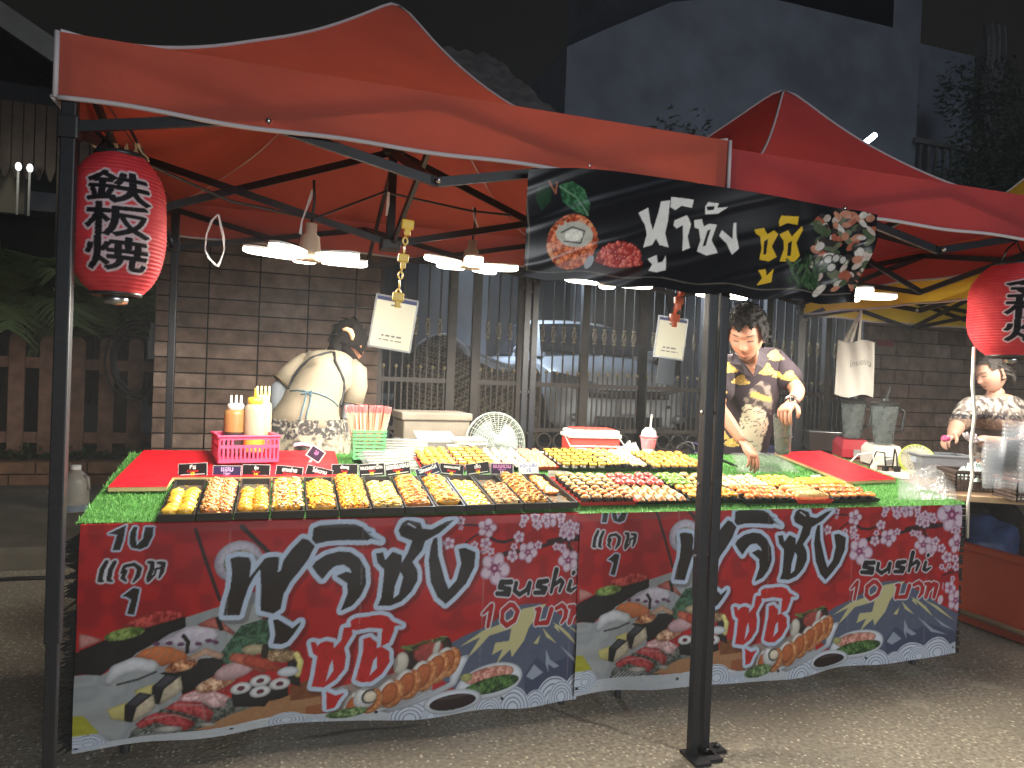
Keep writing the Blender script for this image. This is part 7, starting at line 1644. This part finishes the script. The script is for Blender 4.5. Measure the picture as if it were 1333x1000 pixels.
V, F, C = join((bv, bf, SKM), (hv, hf, hc), (*h1, SKM), (*h2, SKM)); colored('body', V, F, C, M_skin, man)
# shirt: torso and short sleeves
SN = {'hem': (feet+Vector((0, 0, .80)), .178), 'pelvis': (N['pelvis'][0], .176), 'waist': (N['waist'][0], .160), 'belly': (N['belly'][0], .158), 'chest': (N['chest'][0], .158), 'upper': (N['upper'][0], .120), 'col': (N['neckb'][0]-Vector((0, 0, .015)), .085), 'shl': (N['shl'][0], .082), 'sll': (N['shl'][0].lerp(N['ell'][0], .86), .078), 'shr': (N['shr'][0], .082), 'slr': (N['shr'][0].lerp(N['elr'][0], .86), .078)}
sv_, sf_ = skin_graph(SN, [('hem', 'pelvis'), ('pelvis', 'waist'), ('waist', 'belly'), ('belly', 'chest'), ('chest', 'upper'), ('upper', 'col'), ('upper', 'shl'), ('shl', 'sll'), ('upper', 'shr'), ('shr', 'slr')], 'hem', 5)
ctr = N['chest'][0]; K_ = 1/pxm(ctr)
def shirt_xy(v): return ((v-ctr).dot(lf), v.z)
def spx(px, py): p = onY(px, py, 3.22); return shirt_xy(p)
BLK = lin((52, 44, 50)); GOLD = lin((206, 168, 92)); CRM = lin((212, 200, 178))
def blobs():
    L = []
    def cloud(px, py, r, c=GOLD):
        x, z = spx(px, py); k = r*K_*.92
        for dx, dz, q in ((0, 0, 1), (-.8, -.25, .62), (.85, -.3, .6), (.25, .55, .62), (1.6, -.5, .28), (-1.5, -.45, .26)): L.append((x+dx*k, z+dz*k, q*k, c))
    for px, py, r in ((948, 479, 7), (964, 495, 6.5), (996, 481, 7.5), (1026, 490, 6.5), (938, 571, 6), (951, 580, 6), (938, 508, 5), (1008, 463, 7), (1012, 488, 4)): cloud(px, py, r)
    return L
BL = blobs(); patch = [spx(x, y) for x, y in ((966, 531), (972, 526), (988, 530), (997, 537), (1001, 552), (997, 566), (992, 583), (989, 598), (970, 598), (974, 580), (964, 570), (963, 552))]; band = [spx(x, y) for x, y in ((976, 516), (979, 509), (1004, 518), (1003, 524))]; grey = [spx(x, y) for x, y in ((968, 520), (978, 506), (990, 496), (1002, 500), (1006, 520), (1004, 540), (990, 532), (972, 526))]
vneck = [spx(x, y) for x, y in ((961, 461), (981, 489), (986, 461))]
def inp(P, x, y):
    c = False
    for i in range(len(P)):
        (ax, ay), (bx_, by_) = P[i], P[i-1]
        if (ay > y) != (by_ > y) and x < (bx_-ax)*(y-ay)/(by_-ay)+ax: c = not c
    return c
SC_ = []
for v in sv_:
    x, z = shirt_xy(v); front = (v-ctr).dot(fw) > -.06; c = BLK; nzv = mnoise.noise(v*40)
    for bx_, bz, r, cc in BL:
        d = math.hypot(x-bx_, z-bz)/r
        if d < 1: c = cc if (d > .72 or d < .45 or nzv > .1) else tuple(q*.45 for q in cc)
    if front:
        if inp(grey, x, z): c = lin((128, 118, 110)) if nzv > 0 else lin((70, 62, 62))
        if inp(band, x, z): c = GOLD
        if inp(patch, x, z): c = CRM if abs(mnoise.noise(v*26)) > .06 else lin((96, 84, 80))
        if inp(vneck, x, z): c = SKM
    SC_.append(c)
colored('shirt', sv_, sf_, SC_, M_cloth, man)
M_blk = mat('shirt_black', BLK, .85, bump=(220, .25, .001))
b = MB()
def stand(px, py, off): 
    """a point just in front of the shirt as seen from the lane"""
    return onY(px, py, off)
for P in (((955, 457, 3.135), (968, 475, 3.10), (980, 491, 3.12), (970, 488, 3.12), (950, 474, 3.13)), ((988, 455, 3.135), (985, 474, 3.10), (981, 491, 3.12), (994, 480, 3.12), (1002, 466, 3.14))):
    q = [onY(*p) for p in P]; b.add(q+[v+fw*.006 for v in q], [(0, 1, 2, 3, 4), (9, 8, 7, 6, 5)]+[(i, (i+1) % 5, 5+(i+1) % 5, 5+i) for i in range(5)])
b.build('collar', M_blk, man)
TRN = {k: (N[k][0], N[k][1]+.016) for k in ('pelvis', 'hpl', 'knl', 'anl', 'hpr', 'knr', 'anr')}
tv, tf_ = skin_graph(TRN, [('pelvis', 'hpl'), ('hpl', 'knl'), ('knl', 'anl'), ('pelvis', 'hpr'), ('hpr', 'knr'), ('knr', 'anr')], 'pelvis'); colored('trousers', tv, tf_, [lin((44, 44, 70))]*len(tv), M_cloth, man)
hair_cap(MH, lambda c: (c.z > .060+.009*math.sin(c.x*160)+.006*math.sin(c.x*70) if c.y < -.045 else c.z > (-.005 if c.y < .0 else -.03 if c.y < .03 else -.065)), lambda p: .016+.016*max(0, p.z/.118) + (.005 if p.y > 0 else 0), M_hair, man, jag=.006, locks=260, seed=4, lock_len=.022, lock_dir=(.25, -.5, -.5))
b = MB(); wd_ = (N['wrl'][0]-N['fal'][0]).normalized(); wq = N['fal'][0].lerp(N['wrl'][0], .86); Rw = wd_.to_track_quat('Z', 'Y').to_matrix(); b.lathe([(.031, -.009), (.034, -.007), (.034, .007), (.031, .009)], wq, 18, Rw, True); b.bbox(wq+fw*.030+Vector((0, 0, .012)), (.026, .012, .026), .004); b.build('wristwatch', mat('watch_steel', (.35, .35, .36), .25, 1.), man)
t = thing('tumbler', 'tall smoky clear tumbler gripped from above by the standing man', 'cup', tum_bot); hgt = (tum_top-tum_bot).length; ax_ = (tum_top-tum_bot).normalized().to_track_quat('Z', 'Y').to_matrix()
MB().lathe([(.036, 0), (.038, .01), (.042, hgt*.5), (.045, hgt*.98), (.046, hgt)], tum_bot, 24, ax_, True).build('cup_wall', mat('tumbler_smoke', (.16, .16, .15), .08, spec=.8, alpha=.62), t, True); MB().lathe([(0, .004), (.037, .006), (.038, .02), (0, .022)], tum_bot, 20, ax_).build('thick_base', mat('tumbler_base', (.10, .10, .10), .1), t, True)
MB().lathe([(.0415, hgt*.46), (.043, hgt*.48), (.0435, hgt*.52), (.0425, hgt*.54)], tum_bot, 24, ax_, True).build('ridge', mat('tumbler_base', (.10, .10, .10), .1), t, True)
# ------------------------------------------------------------------ woman bending, seen from behind
SK2 = lin((176, 128, 100)); feet2 = Vector((.10, 3.62, 0)); back_ = Vector((-feet2.x, -feet2.y, 0)).normalized(); rt = Vector((-back_.y, back_.x, 0)); rt = rt if rt.dot(CR) > 0 else -rt
wom = thing('person', 'vendor seen from behind bending forward in a beige tee shirt with a tied apron', 'person', feet2)
N2 = {'pelvis': (P3(397, 588, 3.60), .165), 'hips': (P3(398, 560, 3.60), .168), 'waist': (P3(406, 522, 3.64), .132), 'mid': (P3(414, 502, 3.73), .110), 'upper': (P3(424, 482, 3.80), .085), 'neckb': (P3(438, 462, 3.86), .062), 'neck': (P3(446, 455, 3.90), .055),
      'shl': (P3(398, 484, 3.85), .032), 'ell': (P3(364, 509, 3.77), .034), 'wrl': (P3(363, 536, 3.70), .034), 'shr': (P3(456, 484, 3.86), .034), 'elr': (P3(457, 532, 3.74), .036), 'wrr': (P3(453, 575, 3.66), .032),
      'hpl': (feet2+Vector((-.10, 0, .82)), .10), 'knl': (feet2+Vector((-.11, .03, .46)), .07), 'anl': (feet2+Vector((-.11, .0, .09)), .045), 'tol': (feet2+Vector((-.12, .14, .04)), .038), 'hpr': (feet2+Vector((.12, 0, .82)), .10), 'knr': (feet2+Vector((.13, .03, .46)), .07), 'anr': (feet2+Vector((.13, .0, .09)), .045), 'tor': (feet2+Vector((.14, .14, .04)), .038)}
E2 = [('pelvis', 'hips'), ('hips', 'waist'), ('waist', 'mid'), ('mid', 'upper'), ('upper', 'neckb'), ('neckb', 'neck'), ('upper', 'shl'), ('shl', 'ell'), ('ell', 'wrl'), ('upper', 'shr'), ('shr', 'elr'), ('elr', 'wrr'), ('pelvis', 'hpl'), ('hpl', 'knl'), ('knl', 'anl'), ('anl', 'tol'), ('pelvis', 'hpr'), ('hpr', 'knr'), ('knr', 'anr'), ('anr', 'tor')]
bv, bf = skin_graph(N2, E2, 'pelvis'); hd2 = P3(455, 448, 3.95); f2 = (-back_*.75+rt*.55+Vector((0, 0, -.55))).normalized(); MH2 = basis(hd2, f2, (Vector((0, 0, 1))-back_*.55+rt*.35).normalized(), 1.02)
hv, hf, hc = head(MH2, SK2, lin((160, 90, 80)), (.02, .015, .014)); ha = hand_mesh(N2['wrl'][0], Vector((.1, .15, -1)), -back_, 1, .6, .17); hb = hand_mesh(N2['wrr'][0], Vector((.05, .1, -1)), -back_, -1, .6, .17)
V, F, C = join((bv, bf, SK2), (hv, hf, hc), (*ha, SK2), (*hb, SK2)); colored('body', V, F, C, M_skin, wom)
BEI = lin((138, 129, 112)); M_tee = mat('tee_cotton', (1, 1, 1), .9, spec=.15, attr='Col', bump=(12, .4, .012), n=(6, .12))
S2 = {'hem': (P3(396, 566, 3.60), .200), 'hips': (P3(399, 546, 3.605), .180), 'waist': (P3(407, 517, 3.64), .130), 'mid': (P3(415, 501, 3.70), .138), 'upper': (P3(425, 483, 3.78), .120), 'col': (P3(436, 466, 3.85), .078), 'shl': (P3(396, 480, 3.77), .080), 'shr': (N2['shr'][0], .084)}
sv_, sf_ = skin_graph(S2, [('hem', 'hips'), ('hips', 'waist'), ('waist', 'mid'), ('mid', 'upper'), ('upper', 'col'), ('upper', 'shl'), ('upper', 'shr')], 'hem', 3)
slb = MB()
SLV = (([P3(402, 476, 3.78), P3(392, 480, 3.77), P3(381, 489, 3.76), P3(368, 500, 3.75)], [.064, .072, .066, .060]), ([P3(452, 478, 3.80), P3(460, 486, 3.79), P3(461, 504, 3.77), P3(457, 527, 3.75)], [.064, .072, .066, .060]))
for pts_, rr_ in SLV: slb.tube(pts_, rr_, 20)
o_ = len(sv_); sv_ += [Vector(v) for v in slb.v]; sf_ += [tuple(i+o_ for i in f) for f in slb.f]
for v in sv_: v += (v-S2['mid'][0]).normalized()*(.010*mnoise.noise(Vector((v.x*8, v.y*8, v.z*20)))+.005*mnoise.noise(Vector((v.x*22, v.y*22, v.z*40))))
colored('tee_shirt', sv_, sf_, [BEI]*len(sv_), M_tee, wom)
for a, c, r in (('ell', 'wrl', .046), ('elr', 'wrr', .045)):
    p_, q_ = N2[a][0], N2[c][0]; s_ = N2['shl' if a == 'ell' else 'shr'][0]; MB().tube([s_.lerp(p_, .55), p_, p_.lerp(q_, .5), p_.lerp(q_, .93)], [r*1.1, r*1.08, r*.95, r*.8], 14).build('arm_cover', mat('sleeve_grey', lin((142, 150, 158)), .85, bump=(200, .3, .001)), wom, True)
for pts_, rr_ in SLV:
    dq = (pts_[-1]-pts_[-2]).normalized().to_track_quat('Z', 'Y').to_matrix(); r_ = rr_[-1]
    MB().tube([pts_[-1]+dq @ Vector((r_*math.cos(q_), r_*math.sin(q_), 0)) for q_ in [2*math.pi*k/24 for k in range(25)]], .0045, 6, False).build('sleeve_hem', mat('hem_brown', lin((96, 82, 64)), .85), wom, True)
# patterned skirt in two tiers
b = MB(); hc_ = P3(397, 560, 3.60); 
def sk_(u, v, r0, r1, z0, z1): a = 2*math.pi*u; r = (r0+(r1-r0)*v)*(1+.05*math.sin(a*7+v*2)+.02*math.sin(a*13)); return (hc_.x+r*math.cos(a), hc_.y+r*.85*math.sin(a), z0+(z1-z0)*v)
SKM_ = mat('skirt_pattern', lin((150, 142, 124)), .85, n2=(26, lin((46, 44, 44)), .95), n=(60, .3)); SKD = mat('skirt_lace', lin((60, 58, 58)), .85, n2=(60, lin((190, 184, 168)), .8))
b.grid(lambda u, v: sk_(u, v, .192, .200, hc_.z+.06, hc_.z-.03), 60, 6).build('skirt_lace_tier', SKD, wom, True); MB().grid(lambda u, v: sk_(u, v, .203, .235, hc_.z-.01, hc_.z-.13), 60, 8).build('skirt_upper_tier', SKM_, wom, True); MB().grid(lambda u, v: sk_(u, v, .222, .27, hc_.z-.12, hc_.z-.45), 60, 8).build('skirt_lower_tier', SKD, wom, True)
MB().tube([P3(425, 459, 3.80), P3(431, 455, 3.79), P3(438, 455, 3.79), P3(445, 459, 3.80)], .010, 8).build('collar', mat('hem_brown', lin((96, 82, 64)), .85), wom, True)
# apron straps, tie and bow
def on_back(px, py, Y, r): return onY(px, py, Y)
M_strap = mat('strap_black', (.014, .016, .02), .7); M_tie = mat('tie_teal', lin((78, 104, 116)), .8)
from mathutils.bvhtree import BVHTree
bvt = BVHTree.FromPolygons([tuple(v) for v in sv_], sf_)
def hit(px, py, lift=.006):
    d = ray(px, py).normalized(); h = bvt.ray_cast(Vector((0, 0, CAMH)), d)
    return (h[0]-d*lift) if h[0] is not None else onY(px, py, 3.6)
MB().tube([hit(x, y) for x, y in ((432, 458), (420, 461), (405, 466), (392, 477), (382, 490), (376, 506))], .007, 6).tube([hit(x, y) for x, y in ((435, 459), (436, 470), (442, 482), (447, 494), (448, 506), (445, 520), (443, 528))], .008, 6).build('apron_strap', M_strap, wom, True)
MB().tube([hit(x, y) for x, y in ((378, 509), (388, 508), (400, 510), (412, 512), (424, 516), (434, 522), (440, 529))], .0045, 6).tube([hit(x, y) for x, y in ((399, 510), (397, 522), (393, 536), (389, 550))], .004, 6).tube([hit(x, y) for x, y in ((404, 511), (404, 524), (400, 536), (398, 546))], .004, 6).tube([hit(x, y, .012) for x, y in ((400, 511), (394, 508), (392, 513), (400, 512), (406, 508), (405, 516), (400, 511))], .004, 6).build('apron_tie', M_tie, wom, True)
hair_cap(MH2, lambda c: c.z > -.05 if c.y > -.02 else c.z > .055, lambda p: .016+.012*max(0, p.y/.1), M_hair, wom, jag=.0015, locks=50, seed=9, lock_len=.05, lock_dir=(0, .6, -.6))
b = MB(); b.tube([P3(447, 445, 3.86), P3(440, 452, 3.83), P3(434, 458, 3.78), P3(435, 464, 3.76)], [.050, .046, .036, .016], 12); b.tube([P3(442, 452, 3.82), P3(452, 459, 3.80), P3(461, 468, 3.80), P3(470, 478, 3.82)], [.04, .032, .022, .004], 8); b.build('gathered_hair', M_hair, wom, True)
HB = [MH2 @ (head_point(a, t)*1.0+head_point(a, t).normalized()*.024) for a, t in [(2.2+.12*i, .42+.085*i) for i in range(9)]]
V = []
for i, p in enumerate(HB): s_ = Vector((0, 0, 1)).cross(back_)*.012*math.sin(math.pi*(i+.6)/9.2); V += [p-s_+back_*.006, p+s_+back_*.006]
MB().tube([P3(446, 429.5, 3.84), P3(451, 428.5, 3.84), P3(456, 431, 3.84), P3(458.5, 437, 3.84), P3(458, 443, 3.84)], [.008, .013, .016, .014, .007], 10).build('headband', mat('headband_tan', lin((214, 176, 132)), .8), wom, True)
# ------------------------------------------------------------------ seated woman on the right
SK3 = lin((196, 154, 134)); hd3 = P3(1290, 487, 3.60); tc_ = Vector((-hd3.x, -hd3.y, 0)).normalized(); r3 = Vector((-tc_.y, tc_.x, 0)); r3 = r3 if r3.dot(CR) > 0 else -r3
feet3 = Vector((hd3.x+.05, hd3.y+.15, 0)); sw = thing('person', 'woman with tied back hair in a grey patterned blouse at the side table', 'person', feet3)
N3 = {'pelvis': (P3(1300, 640, 3.72), .165), 'waist': (P3(1298, 592, 3.70), .165), 'chest': (P3(1297, 556, 3.66), .160), 'upper': (P3(1298, 532, 3.64), .115), 'neckb': (P3(1297, 516, 3.63), .062), 'neck': (P3(1294, 504, 3.61), .056),
      'shl': (P3(1262, 530, 3.58), .066), 'ell': (P3(1243, 560, 3.46), .047), 'wrl': (P3(1240, 568, 3.34), .032), 'shr': (P3(1330, 534, 3.62), .068), 'elr': (P3(1330, 580, 3.46), .050), 'wrr': (P3(1275, 573, 3.28), .034),
      'hpl': (feet3+Vector((-.1, 0, .55)), .10), 'knl': (feet3+Vector((-.28, -.30, .50)), .075), 'anl': (feet3+Vector((-.28, -.30, .08)), .045), 'hpr': (feet3+Vector((.1, 0, .55)), .10), 'knr': (feet3+Vector((-.05, -.36, .50)), .075), 'anr': (feet3+Vector((-.05, -.36, .08)), .045)}
E3 = [('pelvis', 'waist'), ('waist', 'chest'), ('chest', 'upper'), ('upper', 'neckb'), ('neckb', 'neck'), ('upper', 'shl'), ('shl', 'ell'), ('ell', 'wrl'), ('upper', 'shr'), ('shr', 'elr'), ('elr', 'wrr'), ('pelvis', 'hpl'), ('hpl', 'knl'), ('knl', 'anl'), ('pelvis', 'hpr'), ('hpr', 'knr'), ('knr', 'anr')]
bv, bf = skin_graph(N3, E3, 'pelvis'); f3 = (tc_*.62-r3*.70+Vector((0, 0, -.34))).normalized(); MH3 = basis(hd3, f3, (Vector((0, 0, 1))-r3*.18+tc_*.12).normalized(), 1.02)
hv, hf, hc = head(MH3, SK3, lin((150, 70, 70)), (.08, .06, .05), 1.); ha = hand_mesh(N3['wrl'][0], -r3*.4+tc_*.8+Vector((0, 0, -.25)), Vector((0, 0, -1))+r3*.3, 1, .8, .165); hb = hand_mesh(N3['wrr'][0], P3(1246, 573, 3.22)-N3['wrr'][0], Vector((0, 0, 1)), 1, .5, .175)
GLV = lin((206, 200, 204)); V, F, C = join((bv, bf, SK3), (hv, hf, hc), (*ha, SK3), (*hb, GLV)); colored('body', V, F, C, M_skin, sw)
S3 = {'hem': (N3['pelvis'][0], .180), 'waist': (N3['waist'][0], .182), 'chest': (N3['chest'][0], .176), 'upper': (N3['upper'][0], .128), 'col': (P3(1297, 521, 3.63), .090), 'shl': (N3['shl'][0], .080), 'sll': (N3['shl'][0].lerp(N3['ell'][0], .92), .062), 'shr': (N3['shr'][0], .084), 'slr': (N3['shr'][0].lerp(N3['elr'][0], .9), .070)}
sv_, sf_ = skin_graph(S3, [('hem', 'waist'), ('waist', 'chest'), ('chest', 'upper'), ('upper', 'col'), ('upper', 'shl'), ('shl', 'sll'), ('upper', 'shr'), ('shr', 'slr')], 'hem', 4)
CC = []; zb1, zb2 = P3(1290, 546, 3.5).z, P3(1290, 540, 3.5).z; zb3 = P3(1290, 560, 3.5).z; zb4 = P3(1290, 572, 3.5).z
for v in sv_:
    n1 = mnoise.noise(v*26); n2_ = mnoise.noise(v*60); c = lin((178, 170, 160)) if n1 > .12 else lin((128, 118, 112)) if n1 > -.15 else lin((88, 80, 80))
    if n2_ > .3: c = lin((206, 200, 192))
    if zb1 < v.z < zb2: c = lin((46, 44, 52)) if n2_ < .1 else lin((120, 112, 106))
    elif zb3 < v.z < zb1: c = lin((122, 100, 88)) if n2_ > -.1 else lin((150, 128, 110))
    elif zb4 < v.z <= zb3: c = lin((84, 76, 74))
    CC.append(c)
colored('blouse', sv_, sf_, CC, M_cloth, sw)
tv, tf_ = skin_graph({k: (N3[k][0], N3[k][1]+.014) for k in ('pelvis', 'hpl', 'knl', 'anl', 'hpr', 'knr', 'anr')}, [('pelvis', 'hpl'), ('hpl', 'knl'), ('knl', 'anl'), ('pelvis', 'hpr'), ('hpr', 'knr'), ('knr', 'anr')], 'pelvis'); colored('trousers', tv, tf_, [lin((40, 40, 46))]*len(tv), M_cloth, sw)
hair_cap(MH3, lambda c: c.z > .078 if c.y < -.04 else (c.z > .03 if c.y < .0 else c.z > -.045), lambda p: .009+.006*max(0, p.z/.118), M_hairg, sw, jag=.003, locks=160, seed=12, lock_len=.06, lock_dir=(0, .9, -.3))
MB().tube([MH3 @ Vector((0, .085, .02)), MH3 @ Vector((0, .125, -.01)), MH3 @ Vector((.01, .14, -.07)), MH3 @ Vector((.01, .135, -.12))], [.03, .028, .020, .006], 10).build('ponytail', M_hairg, sw, True)
t = MB(); q = P3(1231, 571, 3.24); t.ell(q, (.030, .022, .020), 12, 8, jit=.15); tag(t.build('pink_morsel', plastic('morsel_pink', (.70, .10, .24)), smooth=True), 'small pink piece of food held between the seated woman\'s hands', 'food')
# ================================================================== HAZE BOX ADDED TO IMITATE LENS BLOOM ROUND THE LAMPS
hm = bpy.data.materials.new('bloom_haze'); hm.use_nodes = True; hn = hm.node_tree; hn.nodes.remove(hn.nodes['Principled BSDF'])
pv = hn.nodes.new('ShaderNodeVolumePrincipled'); pv.inputs['Color'].default_value = (.92, .93, .95, 1); pv.inputs['Density'].default_value = .0058; pv.inputs['Anisotropy'].default_value = .35
hn.links.new(pv.outputs[0], hn.nodes['Material Output'].inputs['Volume'])
hz_ = MB().box((4, 9, 6.5), (60, 36, 15.6)).build('haze', hm); hz_['kind'] = 'stuff'; hz_['label'] = 'thin haze added to imitate the lens bloom round the lamps'
